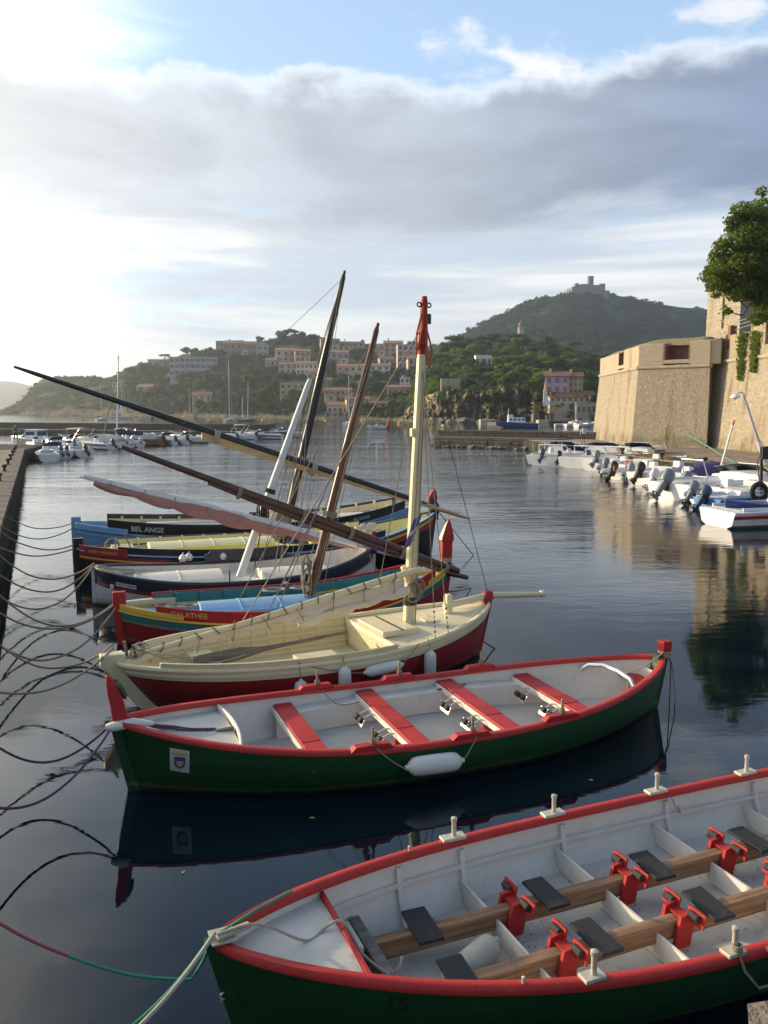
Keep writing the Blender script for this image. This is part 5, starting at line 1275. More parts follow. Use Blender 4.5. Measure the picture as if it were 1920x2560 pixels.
def boatC():
    e, Lw, M = moor('sailing_boat', Vector((-3.34, 11.41, 0)), Vector((1.60, 13.89, 0)), 'cream and red sailing boat with a cream mast and furled cream sail')
    h = Hull(Lw, 1.16, .63, .70, .90, .50, .22, p=2.7, q=.72, pr=2.1, sh=2.0, foot=1.4); fl = lambda t: .18 + .2 * abs(t) ** 3
    cb = lambda t: h.zs(t) - .145
    h.band(lambda t: h.k, cb, n=56, m=9).build('hull', 'hull red', e, smooth=60)
    h.band(cb, lambda t: h.zs(t), .012, n=56, m=3).build('sheer_strake', 'cream paint', e, smooth=60)
    h.inner(fl, .05, -.96, .96).build('inner_planking', 'cream planks', e, smooth=60); h.plate(fl, -.9, .9, .045).build('floor', 'cream planks', e)
    for sd in (-1, 1):
        h.rail(sd, .10, .045, .04).build('gunwale', 'cream paint', e, smooth=50)
        h.strip(sd, lambda t: h.zs(t) - .09, .03, .03).build('rubbing_strake', 'cream paint', e)
        h.strip(sd, lambda t: h.zs(t) - .19, .03, .05, inside=True, t0=-.85, t1=.32).build('stringer', 'cream paint', e)
        h.strip(sd, lambda t: h.zs(t) - .38, .03, .05, inside=True, t0=-.8, t1=.32).build('stringer', 'cream paint', e)
        for i in range(11): h.rib(-2.35 + i * .29, .25, sd, .035, .05, .03).build('rib', 'cream paint', e)
        bulwark(h, sd, -.83, .22, .07, 'cream paint', e, .0, .05, 'washboard', lambda t: h.zs(t) + .045)
    h.stem(True, .84, .22, .16, .16).build('sternpost', 'cream paint', e, bevel=.012); h.stem(False, 1.04, .12, .05, .12).build('stem', 'hull red', e)
    xr = h.xe(.90, False); xl = -h.xe(.70, True)
    MB().box((xr - .02, 0, 1.04), (.17, .17, .15), None, (.8, .8)).build('stem_head', 'red rail', e, smooth=0, bevel=.01)
    # foredeck with hatch, bitt, bowsprit
    zd = lambda t: h.zs(t) - .02; td = h.tx(.76, .75); h.plate(zd, td, .985, .04, .05).build('foredeck', 'cream paint', e)
    zb = zd(td); MB().grid(lambda u, w: Vector((.755, u * (h.hx(.76, max(.2, zb * w), -.05)), .18 + (zb + .035 - .18) * w)), [-1 + i / 5 for i in range(11)], [i / 5 for i in range(6)]).build('cabin_front', 'cream planks', e, solid=.03)
    hatch(e, .90, 1.66 - .45, .0, .0, .0, 'cream paint') if False else None
    hc = MB().box((1.02, -.02, zb + .10), (.62, .95, .09)).build('deck_hatch', 'cream paint', e, smooth=0, bevel=.012)
    MB().box((1.05, -.02, zb + .149), (.035, .97, .008)).build('strap', 'rope dark', hc, smooth=0)
    MB().box((1.78, -.12, zb + .12), (.24, .28, .05)).build('deck_box', 'cream paint', e, smooth=0, bevel=.01)
    coil(e, (1.95, .12, zb + .10), .11, .012, 4, 'rope white', seed=4)
    MB().box((2.18, .0, .96), (.11, .13, .34)).build('bitt', 'cream paint', e, smooth=0, bevel=.015)
    tip = onplane(M, 1170, 1283); spar('bowsprit', [(2.10, 0, .93), (2.55, 0, .98), (xr, 0, 1.03), tip + Vector((-.08, 0, 0)), tip], [.055, .058, .06, .045, .045], 'cream paint', e)
    MB().lathe([(.05, -.03), (.062, -.02), (.062, .05), (.04, .06)], tip, 10, 'X').build('bowsprit_cap', 'cream paint', e)
    MB().box((-.40, -.52, .53), (.64, .44, .06)).build('bench_box', 'cream paint', e, smooth=0, bevel=.01)
    MB().box((-.40, -.52, .38), (.58, .38, .32)).build('bench_side', 'cream planks', e, smooth=0)
    MB().box((-1.9, 0, .50), (.35, 1.35, .04)).build('stern_thwart', 'cream paint', e, smooth=0, bevel=.008)
    # oar
    oa, ob = Vector((-2.15, -.05, .56)), Vector((.42, .22, .64)); od = (ob - oa)
    om = MB(); rings = []
    for t, w, th in ((0, .085, .018), (.03, .10, .018), (.28, .10, .02), (.42, .045, .03), (.6, .032, .032), (.93, .028, .028), (1, .024, .024)):
        c = oa + od * t; rings.append([c + Vector((0, math.cos(k * .785) * th * .6, math.sin(k * .785) * w)) for k in range(8)])
    om.loft(rings).build('oar', 'grey wood', e, smooth=50)
    # mast
    mb_ = Vector((1.42, 0, zb)); mt = onplane(M, 917, 640)
    mx = lambda s: mb_.lerp(mt, s)
    sq = MB(); rings = []
    for s in (0, .02, .25, .5, .83): rings.append([mx(s) + Vector((a * (.085 - .025 * s), b_ * (.085 - .025 * s), 0)) for a, b_ in ((-1, -.6), (-.6, -1), (.6, -1), (1, -.6), (1, .6), (.6, 1), (-.6, 1), (-1, .6))])
    sq.loft(rings).build('mast', 'mast cream', e, smooth=40)
    hd = MB(); hd.tube([mx(.83), mx(.86), mx(.93), mx(.985), mx(1)], [.062, .068, .062, .055, .04], 10); hd.build('masthead', 'red worn', e)
    ax = (mt - mb_).normalized()
    for s, dx in ((.975, -.09), (.975, .09)): MB().tube([mx(s) + Vector((dx + .035 * math.cos(k * .7), 0, .035 * math.sin(k * .7))) for k in range(10)], .012, 6).build('ring', 'old iron', e)
    MB().box(mx(.935) + Vector((.10, 0, 0)), (.07, .05, .16)).build('block', 'black paint', e, smooth=0, bevel=.015)
    for k, (s0, s1, dx) in enumerate(((.97, .84, -.10), (.96, .82, -.12), (.93, .80, .09), (.9, .79, .12), (.87, .80, .07))): MB().tube([mx(s0) + Vector((dx * .4, -.05, 0)), mx((s0 + s1) / 2) + Vector((dx * (1.2 if k % 2 else .5), -.07, 0)), mx(s1) + Vector((dx, -.04, 0))], .018, 6).build('strop', 'orange rope', e, smooth=60)
    mastwrap(e, mx(.845), ax, .075, 4, 'red worn', .012)
    MB().box(mx(.60) + Vector((-.09, 0, 0)), (.08, .10, .14)).build('cheek', 'mast cream', e, smooth=0, bevel=.02)
    # yard (lowered) and furled sail
    ya, yb_ = onplane(M, 262, 1424, .05), onplane(M, 908, 1229, -.16)
    spar('yard', [ya, ya.lerp(yb_, .4) + Vector((0, 0, -.02)), ya.lerp(yb_, .8), yb_], [.025, .045, .055, .05], 'mast cream', e)
    sa, sb = ya.lerp(yb_, .10) + Vector((0, 0, -.05)), ya.lerp(yb_, .93) + Vector((0, 0, -.10))
    bundle(e, sa, sb, .060, 'sail cream', 5, ties=9, prof=lambda t: .35 + .95 * t ** .8 * (1 + .3 * max(0, min(1, (t - .4) * 5))))
    bundle(e, ya.lerp(yb_, .55) + Vector((0, -.05, -.22)), ya.lerp(yb_, .95) + Vector((0, -.05, -.22)), .055, 'sail cream', 9, 'sail_fold', ties=4)
    ring_ties(e, ya, yb_, .062, 15, 'rope dark', .008, .12, .9)
    ring_ties(e, sa, sb, .125, 7, 'rope', .008, .15, .95, .05)
    mastwrap(e, mx(.075), ax, .10, 7, 'rope dark', .010); coil(e, mx(.12) + Vector((-.02, -.12, 0)), .12, .012, 5, 'rope', False, tall=.17, seed=2); coil(e, mx(.13) + Vector((.10, -.10, 0)), .09, .012, 4, 'rope', False, tall=.15, seed=6)
    MB().box(mx(.17) + Vector((-.10, 0, .0)), (.08, .08, .30), Matrix.Rotation(R(-18), 3, 'Y')).build('chock', 'mast cream', e, smooth=0, bevel=.015)
    # shrouds with chain to the rail, halyards, stay to the bow
    for x, sd, s in ((1.34, -1, .83), (1.62, -1, .80), (1.30, 1, .83)):
        t = h.tx(x, .8); foot = Vector((x, sd * (h.half(t, h.zs(t)) + .02), h.zs(t) + .06)); top = mx(s); low = foot.lerp(top, .10)
        line(e, low, top, .008, 'rope', 0, 'shroud')
        for k in range(6):
            c = foot.lerp(low, k / 6); MB().tube([c + Vector((.012 * math.cos(q * .9) * (1 if k % 2 else .4), .012 * math.cos(q * .9) * (.4 if k % 2 else 1), .022 * math.sin(q * .9) + .015)) for q in range(8)], .006, 5).build('chain_link', 'old iron', e, smooth=60)
    for a, b_ in (((1.5, -.1, zb + .1), .9), ((1.36, -.12, zb + .2), .93), ((1.55, .08, zb + .1), .95), ((1.47, -.14, zb + .15), .82)): line(e, a, mx(b_) + Vector((.04, -.05, 0)), .006, 'rope', .0, 'halyard')
    line(e, (xr - .02, 0, 1.22), onplane(M, 960, 870, 0), .006, 'rope dark', 0, 'stay') if False else None
    line(e, onplane(M, 905, 718), onplane(M, 497, 1385, .5), .011, 'rope', .02, 'halyard')
    top2 = onplane(M, 975, 985, -.1); line(e, (xr - .02, 0, 1.10), onplane(M, 968, 950, -.1), .006, 'rope dark', .0, 'pennant_line')
    # flag on the shroud
    fl_ = MB(); p0, p1 = onplane(M, 912, 1112, -.4), onplane(M, 893, 1170, -.4)
    def fg(u, w): p = p0.lerp(p1, w); d = Vector((-.21, -.06, -.055)); return p + d * u * (1 - .1 * w) + Vector((0, .03 * math.sin(u * 5 + w * 2), -.05 * u * w)) + Vector((.1 * (1 - u) * 0, 0, 0))
    fo = fl_.grid(fg, [i / 10 for i in range(11)], [i / 8 for i in range(9)]).build('flag', 'flag purple', e, solid=.004)
    cr = MB(); cr.grid(lambda u, w: fg(.35 + .16 * u, w) + Vector((.004, -.008, 0)), [0, .5, 1], [i / 8 for i in range(9)]); cr.grid(lambda u, w: fg(u, .42 + .16 * w) + Vector((.004, -.008, 0)), [i / 10 for i in range(11)], [0, .5, 1]); cr.build('flag_cross', 'letter white', fo, solid=.002)
    # fenders
    for x, z0, z1, k in ((-.93, .48, .04, 0), (-.28, .60, .14, 0), (1.20, .60, .12, 0)):
        y = -(h.hx(x, .45) + .10); fender(e, (x, y, z0), (x + .01, y + .02, z1), .092); line(e, (x, y, z0), (x, y + .07, h.zs(h.tx(x, .7)) + .08), .007, 'rope', 0, 'lanyard')
    y = -(h.hx(.3, .45) + .10); fender(e, (.02, y, .44), (.68, y + .01, .48), .085, lab='white fender hanging level between the upright ones')
    line(e, (.66, y, .5), (.98, y + .10, .72), .007, 'rope', .02, 'lanyard'); line(e, (.02, y, .44), (-.9, y + .10, .68), .007, 'rope', .03, 'lanyard')
    for k in range(4): coil(e, (xl + .30 + .04 * k, -.05 + .04 * k, .80 + .02 * k), .075 + .02 * (k % 2), .011, 2, 'rope white', False, tall=.06 + .02 * (k % 3), seed=k)
    MB().tube([(xl + .22, .05, .75), (xl + .18, .05, .98)], .022, 8).build('thole_pin', 'grey wood', e); MB().tube([(xl + .32, -.05, .75), (xl + .28, -.05, .94)], .022, 8).build('thole_pin', 'grey wood', e)
    for k in range(3): MB().tube(catenary((xl + .3, -.05, .88), (-1.9 + .3 * k, .2 - .1 * k, .56), .05 + .05 * k, 12, .03), .010, 5).build('stern_rope', 'rope white', e, smooth=60)
    return e, h, M
BC = boatC()

def lateen(name, label, wl, wr, hp, mast, yard, build):
    e, Lw, M = moor(name, wl, wr, label); h = Hull(Lw, **hp); build(e, h, M); return e, h, M
def rigmast(e, M, x, z0, top_px, r0, r1, mat, headmat=None, y0=0.0, square=False):
    b0 = Vector((x, y0, z0)); t = onplane(M, *top_px, y0); mx = lambda s: b0.lerp(t, s)
    if square:
        rings = [[mx(s) + Vector((a * r, b_ * r, 0)) for a, b_ in ((-1, -.7), (-.7, -1), (.7, -1), (1, -.7), (1, .7), (.7, 1), (-.7, 1), (-1, .7))] for s, r in ((0, r0), (.3, r0), (.7, (r0 + r1) / 2), (.97, r1), (1, r1 * .7))]
        MB().loft(rings).build('mast', mat, e, smooth=40)
    else: MB().tube([mx(s) for s in (0, .3, .6, .95, .985, 1)], [r0, r0, r0 * .9, r1, r1 * .9, r1 * .5], 12).build('mast', mat, e, smooth=50)
    if headmat: MB().tube([mx(.99), mx(1.012)], r1 * .55, 8).build('mast_truck', headmat, e)
    return mx
def boatD():
    e, Lw, M = moor('sailing_boat', Vector((-4.76, 14.6, 0)), Vector((1.2, 16.65, 0)), 'red and teal sailing boat GALATHEE with sky blue hatch and brown mast')
    h = Hull(Lw, 1.10, .40, .62, .95, .05, .12, p=2.4, q=.8, sh=2.2); fl = lambda t: .15 + .2 * abs(t) ** 3
    f1 = lambda t: h.zs(t) - .17
    h.band(lambda t: h.k, f1, n=56, m=8).build('hull', 'hull red', e, smooth=60); h.band(f1, lambda t: h.zs(t), .01, n=56, m=3).build('teal_strake', 'teal green', e, smooth=60)
    h.inner(fl, .05).build('inner_planking', 'teal', e, smooth=60)
    for sd in (-1, 1):
        h.rail(sd, .14, .035, .035).build('covering_board', 'signal yellow', e, smooth=50); h.strip(sd, lambda t: h.zs(t) - .16, .035, .03).build('rubbing_strake', 'grey wood', e)
        h.strip(sd, lambda t: h.zs(t) - .10, .012, .035, t0=-.8, t1=.9).build('blue_line', 'tarp blue', e)
        bulwark(h, sd, -.80, .86, lambda t: .21 + .06 * max(0, t) ** 2, 'red worn', e, .03, .05, 'bulwark', lambda t: h.zs(t) + .036)
        rings = []
        for i in range(31):
            t = -.79 + 1.63 * i / 30; z0 = h.zs(t) + .036; x = t * h.xe(z0, t < 0); y = h.half(t, z0) + .03 - .052
            rings.append([Vector((x, sd * max(.003, a), z)) for a, z in ((y, z0 - .05), (y, z0 + .19), (y - .015, z0 + .19), (y - .015, z0 - .05))])
        MB().loft(rings).build('bulwark_lining', 'teal', e)
        for i in range(10): x = -2.1 + i * .48; t = h.tx(x, .4); MB().box((x, sd * (h.half(t, h.zs(t)) - .06), h.zs(t) + .12), (.06, .05, .22)).build('stanchion', 'teal', e, smooth=0)
        # yellow wing boards at both ends
        for t0, t1 in ((-.985, -.66), (.80, .985)):
            rings = []
            for i in range(9):
                t = t0 + (t1 - t0) * i / 8; z0 = h.zs(t) + .04; x = t * h.xe(z0, t < 0); y = h.half(t, z0) + .05; hh = .10
                rings.append([Vector((x, sd * max(.01, a), z)) for a, z in ((y, z0), (y, z0 + hh), (max(.005, y - .13), z0 + hh), (max(.005, y - .13), z0))])
            MB().loft(rings).build('wing_board', 'signal yellow' if sd < 0 else 'cream paint', e, bevel=.01)
    h.plate(lambda t: h.zs(t) - .01, -.97, .96, .05, .04).build('deck', 'sky blue', e)
    h.stem(True, .96, .16, .07, .16).build('sternpost', 'red worn', e, bevel=.012); h.stem(False, 1.05, .14, .05, .14).build('stem', 'hull red', e)
    xr = h.xe(.95, False); xl = -h.xe(.6, True)
    st = MB(); rings = []
    for z, w, d, dx in ((.9, .13, .20, 0), (1.3, .13, .22, 0), (1.55, .13, .22, .01), (1.56, .16, .26, .01), (1.66, .15, .24, .02), (1.90, .06, .10, .05), (1.98, .03, .04, .06)):
        rings.append([Vector((xr - .05 + dx + a * d, b_ * w, z)) for a, b_ in ((-.5, -.5), (.5, -.5), (.5, .5), (-.5, .5))])
    st.loft(rings).build('stem_head', 'red worn', e, smooth=0, bevel=.01)
    m_ = MB(); m_.loft([[Vector((xr - .05 + dx - d * .5 - .012 + a, b_ * w * .9, z)) for a, b_ in ((-.0, -.5), (.02, -.5), (.02, .5), (-.0, .5))] for z, w, d, dx in ((1.58, .16, .26, .01), (1.66, .15, .24, .02), (1.90, .06, .10, .05), (1.96, .03, .04, .06))]); m_.build('stem_face', 'cream paint', e, smooth=0)
    hatch(e, -1.75, .45, .46, .40, .54, 'blue deck', .11, seams=2); hatch(e, .75, 2.0, .42, .40, .52, 'blue deck', .10, seams=1)
    MB().box((-2.1, -.1, .50), (.45, .9, .10)).build('stern_box', 'sky blue', e, smooth=0, bevel=.01)
    h.text('GALATHEE', -2.02, h.zs(h.tx(-2.02, .4)) + .15, .125, 'letter gold', e, .066, .003); h.text('PV 315182', 2.20, h.zs(h.tx(2.2, .6)) + .17, .10, 'letter gold', e, .075, .003)
    mx = rigmast(e, M, .33, .50, (815, 705), .095, .062, 'varnish', 'black paint'); ax = mx(1) - mx(0)
    # dark yard with its doubling, hung at the mast
    a, b = onplane(M, 262, 965, -.16), onplane(M, 1010, 1241, -.16)
    c = a.lerp(b, .47); spar('yard', [a, a.lerp(b, .05), a.lerp(b, .5), a.lerp(b, .97)], [.035, .05, .085, .06], 'yard brown', e)
    dd = Vector((0, 0, -.11)); spar('yard_heel', [a.lerp(b, .22) + dd * .7, a.lerp(b, .5) + dd, a.lerp(b, .94) + dd, b + dd * .6], [.03, .07, .06, .045], 'yard brown', e)
    for s in (.30, .48, .62, .78, .92): mastwrap(e, a.lerp(b, s) + dd * .4, b - a, .13 - .05 * abs(s - .55), 4, 'rope', .010)
    mastwrap(e, mx(.31), ax, .13, 5, 'rope', .012)
    # coils and falls on the mast
    for k, (s, dx) in enumerate(((.07, -.16), (.10, -.20), (.05, -.12))): coil(e, mx(s) + Vector((dx, -.06 - .03 * k, .12)), .07, .014, 5, 'rope', False, tall=.30, seed=10 + k)
    MB().box(mx(.14) + Vector((-.17, -.02, 0)), (.08, .08, .18)).build('block', 'beam wood', e, smooth=0, bevel=.02)
    for s, px in ((.98, (650, 1270)), (.97, (655, 1255)), (.96, (690, 1250)), (.985, (676, 1285)), (.95, (700, 1262))): line(e, mx(s) + Vector((.03, -.06, 0)), onplane(M, *px, -.25), .007, 'rope', 0, 'halyard')
    for (p, q, y0) in (((815, 712), (470, 1385), 1.0), ((690, 1090), (585, 1345), -.95), ((700, 1070), (590, 1300), -.95), ((712, 1040), (575, 1330), -.98)): line(e, onplane(M, *p, -.05), onplane(M, *q, y0), .010, 'rope', .03, 'vang')
    for k in range(3): coil(e, (-2.35 + .2 * k, .35 - .1 * k, .55), .16, .012, 4, 'rope white', seed=k)
    coil(e, (-.2, .78, .60), .2, .012, 4, 'rope white', seed=8); coil(e, (.35, .80, .60), .17, .012, 4, 'rope white', seed=9)
    for x, sd in ((-.7, 1), (1.1, 1), (-2.2, 1)): t = h.tx(x, .5); MB().tube([(x, sd * (h.half(t, h.zs(t)) + .07), h.zs(t) + .1), (x, sd * (h.half(t, h.zs(t)) + .0), h.zs(t) + .27), (x, sd * (h.half(t, h.zs(t)) - .08), h.zs(t) + .1)], .010, 5).build('lanyard', 'rope', e, smooth=60)
    for x in (1.35, 1.75): t = h.tx(x, .5); MB().lathe([(.01, 0), (.06, .02), (.07, .06), (.04, .10), (.01, .11)], (x, -(h.half(t, h.zs(t)) - .02), h.zs(t) + .27), 10).build('fairlead', 'rope white', e)
    mastwrap(e, Vector((xr - .05, 0, 1.12)), (0, 0, 1), .11, 4, 'rope white', .012); MB().tube(catenary((xr, -.1, 1.15), onplane(M, 992, 1228, -.16), .03, 6), .014, 6).build('lashing', 'rope white', e, smooth=60)
    return e, h, M
BD = boatD()

def boatE():
    e, Lw, M = moor('sailing_boat', Vector((-6.3, 17.67, 0)), Vector((-.30, 19.80, 0)), 'white and black sailing boat with white mast and rolled pink sail')
    h = Hull(Lw, 1.28, .50, .80, .98, .0, .06, p=2.8, q=.72, sh=2.3); fl = lambda t: .3 + .25 * abs(t) ** 3
    f1 = lambda t: h.zs(t) - .30 - .02 * abs(t)
    h.band(lambda t: h.k, f1, n=56, m=8).build('hull', 'white hull', e, smooth=60); h.band(f1, lambda t: h.zs(t), .015, n=56, m=4).build('black_strake', 'navy paint', e, smooth=60)
    h.inner(fl, .06).build('inner_planking', 'white inside', e, smooth=60); h.plate(fl, -.93, .93, .05).build('deck', 'white inside', e)
    for sd in (-1, 1):
        h.rail(sd, .11, .05, .045).build('gunwale', 'navy paint', e, smooth=50); h.strip(sd, lambda t: f1(t) + .03, .035, .03).build('rubbing_strake', 'hull red', e)
        for i in range(13): h.rib(-2.5 + i * .42, .35, sd, .05, .06, .045).build('rib', 'white inside', e)
    h.stem(True, .84, .12, .05, .12).build('sternpost', 'white hull', e); h.stem(False, 1.02, .12, .05, .12).build('stem', 'white hull', e)
    xr = h.xe(.98, False); xl = -h.xe(.8, True)
    MB().box((xr - .01, 0, 1.12), (.14, .12, .34), None, (.7, .6)).build('stem_head', 'red worn', e, smooth=0, bevel=.01)
    # raised far washboard with a swept end
    bulwark(h, 1, -.20, .42, lambda t: .16 + .10 * (1 if t > -.17 else .2), 'navy paint', e, .02, .04, 'washboard', lambda t: h.zs(t) + .05)
    hatch(e, -2.35, -.45, .55, .32, .50, 'white inside', .10, seams=1); hatch(e, .45, 2.0, .55, .32, .46, 'white inside', .08); MB().box((-2.65, -.1, .47), (.42, .9, .10)).build('stern_box', 'white deck', e, smooth=0, bevel=.01)
    # name board
    t = h.tx(-2.55, .6); pl = MB(); cx, cz = -2.55, h.zs(t) - .17
    sl_ = (h.zs(h.tx(-2.15, .6)) - h.zs(h.tx(-2.55, .6))) / .4
    pl.grid(lambda u, w: Vector((cx + u, -(h.hx(cx + u, cz + w) + .022), cz + w + u * sl_)), [-.20 + .40 * i / 6 for i in range(7)], [-.042, .042]); no = pl.build('name_board', 'white hull', e, smooth=0)
    h.text('NOSTRAMAR', cx, cz, .062, 'letter black', e, .032, .001)
    mx = rigmast(e, M, -.02, .40, (670, 818), .082, .06, 'mast white', None, square=True); ax = mx(1) - mx(0)
    a, b = onplane(M, 172, 1030, -.2), onplane(M, 862, 1201, -.2); spar('yard', [a, a.lerp(b, .1), a.lerp(b, .5), a.lerp(b, .92), b], [.02, .035, .065, .06, .05], 'mast white', e)
    MB().tube([b, b + (b - a).normalized() * .10], [.05, .035], 10).build('yard_cap', 'alu', e)
    bundle(e, a.lerp(b, .04), a.lerp(b, .86), .088, 'sail pink', 3, ties=7, prof=lambda t: .25 + 1.05 * math.sin(math.pi * min(1, t * .8 + .15)))
    bundle(e, a.lerp(b, .01) + Vector((0, -.01, .03)), a.lerp(b, .90) + Vector((0, -.01, .03)), .062, 'mast white', 8, 'sail_cover', drop=0, ties=11, prof=lambda t: .4 + .8 * math.sin(math.pi * min(1, t * .8 + .12)), under=False)
    ring_ties(e, a, b, .13, 9, 'rope', .009, .08, .85, .05)
    mastwrap(e, b.lerp(a, .10), b - a, .085, 6, 'tarp blue', .012)
    mastwrap(e, mx(.42), ax, .12, 4, 'rope dark', .014)
    for k in range(3): coil(e, mx(.34) + Vector((-.10 + .05 * k, -.12, -.05)), .08, .014, 4, 'rope dark', False, tall=.22, seed=20 + k)
    line(e, mx(.34) + Vector((-.05, -.1, -.2)), mx(.02) + Vector((.25, -.3, .1)), .014, 'rope dark', .0, 'fall')
    for s, px, r in ((.99, (640, 1265), .008), (.97, (590, 1240), .010), (.97, (600, 1250), .010), (.96, (560, 1235), .008), (.95, (630, 1225), .006)): line(e, mx(s), onplane(M, *px, -.3), r, 'rope', 0, 'halyard')
    for p, q, y0 in (((700, 940), (640, 1215), .9), ((690, 960), (655, 1180), .9)): line(e, onplane(M, *p, 0), onplane(M, *q, y0), .007, 'rope', 0, 'shroud')
    for x in (-.45,): y = -(h.hx(x, .4) + .07); MB().tube([(x, y + .06, .42), (x, y + .06, .80)], .014, 6).build('pin', 'black paint', e); MB().lathe([(.01, 0), (.05, .01), (.085, .07), (.085, .12), (.05, .17), (.01, .18)], (x, y - .02, .20), 12).build('ball_fender', 'fender white', e)
    xx = .75; y = -(h.hx(xx, .4) + .1); MB().lathe([(.01, 0), (.05, .01), (.085, .07), (.085, .12), (.05, .17), (.01, .18)], (xx, y, .32), 12).build('ball_fender', 'fender white', e); line(e, (xx, y, .5), (xx, y + .1, .62), .007, 'rope', 0, 'lanyard')
    for k, x in enumerate((-1.15, -1.0, -.2)): MB().lathe([(.02, .22), (.012, .2), (.07, .15), (.10, .08), (.07, .01), (.01, 0)], (x, 1.32 + .1 * (k == 1), .58), 12).build('buoy_fender', 'fender white', e)
    MB().tube(catenary((xr - .35, -.35, 1.03), (xr - .05, -.55, .35), .05, 10), .014, 6).build('bow_rope', 'rope white', e, smooth=60); MB().tube([(xr - .38 + .10 * math.cos(k * .6), -.30 + .13 * math.sin(k * .6), .97 + .02 * k / 10) for k in range(24)], .016, 6).build('bow_rope', 'rope white', e, smooth=60)
    for k in range(4): MB().tube(catenary((xl + .05, -.02, .88), (xl + .7 + .3 * k, -.4 + .3 * k, .62), .03 * k, 10, .02), .012, 5).build('stern_rope', 'rope white', e, smooth=60)
    coil(e, (xl + .75, .2, .58), .13, .012, 3, 'rope white', seed=31)
    return e, h, M
BE = boatE()

def boatF():
    e, Lw, M = moor('sailing_boat', Vector((-7.8, 20.7, 0)), Vector((1.34, 24.1, 0)), 'long black sailing boat with pale yellow deck and black mast')
    h = Hull(Lw, 1.42, .50, .70, 1.22, .0, .15, p=2.6, q=.74, sh=2.3); fl = lambda t: .42 + .3 * abs(t) ** 3
    h.band(lambda t: h.k, lambda t: h.zs(t), n=60, m=9).build('hull', 'black paint', e, smooth=60)
    h.inner(fl, .05).build('inner_planking', 'pale yellow', e, smooth=60); h.plate(fl, -.95, .96, .045, .05).build('deck', 'pale yellow planks', e)
    h.strip(-1, lambda t: h.zs(t) - .13, .012, .075, t0=-.985, t1=-.55).build('red_stripe', 'hull red', e); h.strip(-1, lambda t: h.zs(t) - .17, .014, .045, t0=-.985, t1=-.30).build('yellow_stripe', 'signal yellow', e); h.strip(-1, lambda t: h.zs(t) - .22, .012, .05, t0=-.985, t1=-.30).build('red_stripe', 'hull red', e)
    h.strip(-1, lambda t: h.zs(t) - .22, .012, .07, t0=.62, t1=.985).build('red_stripe', 'hull red', e); h.strip(-1, lambda t: h.zs(t) - .145, .014, .075, t0=.55, t1=.985).build('yellow_stripe', 'signal yellow', e); h.strip(-1, lambda t: h.zs(t) - .30, .012, .07, t0=.68, t1=.985).build('red_stripe', 'red rail', e)
    for sd in (-1, 1):
        h.rail(sd, .12, .035, .04).build('gunwale', 'sky blue' if sd < 0 else 'navy paint', e, smooth=50)
        bulwark(h, sd, -.80, .62, .17, 'navy paint', e, .0, .05, 'bulwark', lambda t: h.zs(t) + .036)
        rings = []
        for i in range(31):
            t = -.79 + 1.40 * i / 30; z0 = h.zs(t) + .036; x = t * h.xe(z0, t < 0); y = h.half(t, z0) - .052; rings.append([Vector((x, sd * max(.003, a), z)) for a, z in ((y, z0 - .1), (y, z0 + .14), (y - .015, z0 + .14), (y - .015, z0 - .1))])
        MB().loft(rings).build('bulwark_lining', 'pale yellow', e)
        for i in range(11): x = -3.3 + i * .6; t = h.tx(x, .4); MB().box((x, sd * (h.half(t, h.zs(t)) - .085), h.zs(t) + .10), (.06, .05, .2)).build('stanchion', 'pale yellow', e, smooth=0)
    h.stem(True, .98, .16, .06, .18).build('sternpost', 'black paint', e, bevel=.01); h.stem(False, 1.3, .16, .05, .16).build('stem', 'black paint', e)
    xr = h.xe(1.22, False); xl = -h.xe(.7, True); top = onplane(M, 935, 1058)
    rings = [[Vector((x + a * d, b_ * w, z)) for a, b_ in ((-.5, -.5), (.5, -.5), (.5, .5), (-.5, .5))] for z, x, d, w in ((1.0, xr - .02, .24, .16), (1.45, xr + .0, .24, .16), (top.z - .35, top.x - .02, .24, .15), (top.z - .28, top.x - .01, .24, .15))]
    MB().loft(rings).build('stem_head', 'navy paint', e, smooth=0, bevel=.01)
    rings = [[Vector((x + a * d, b_ * w, z)) for a, b_ in ((-.5, -.5), (.5, -.5), (.5, .5), (-.5, .5))] for z, x, d, w in ((top.z - .28, top.x - .02, .28, .17), (top.z - .20, top.x - .02, .26, .16), (top.z, top.x + .05, .09, .06))]
    MB().loft(rings).build('stem_tip', 'red rail', e, smooth=0, bevel=.01)
    # red stern wing with lettering
    rings = []
    for i in range(9):
        t = -.985 + .23 * i / 8; z0 = h.zs(t) + .02; x = t * h.xe(z0, True); y = h.half(t, z0) + .05; rings.append([Vector((x, -max(.01, a), z)) for a, z in ((y, z0 - .10), (y, z0 + .13), (max(.005, y - .1), z0 + .13), (max(.005, y - .1), z0 - .1))])
    MB().loft(rings).build('stern_wing', 'hull red', e, bevel=.01)
    h.text('PORT-VENDRES', -4.25, h.zs(h.tx(-4.25, .6)) + .03, .095, 'letter gold', e, .062, .001)
    hatch(e, -3.1, .15, .55, .50, .68, 'pale yellow planks', .09, seams=3); 
    for sd in (-1,): MB().box((-1.48, -.562, .60), (3.25, .012, .16)).build('hatch_side', 'bright yellow', e, smooth=0)
    hatch(e, 1.15, 2.35, .45, .55, .78, 'bright yellow', .06, seams=0); MB().box((-3.75, -.1, .63), (.55, 1.1, .14)).build('stern_box', 'pale yellow planks', e, smooth=0, bevel=.01)
    bundle(e, (.65, .45, .86), (1.35, .55, .86), .20, 'tarp blue', 4, 'tarpaulin', ties=3); bundle(e, (2.6, .1, .85), (3.3, .25, .90), .16, 'sail cream', 6, 'sail_bag', ties=2)
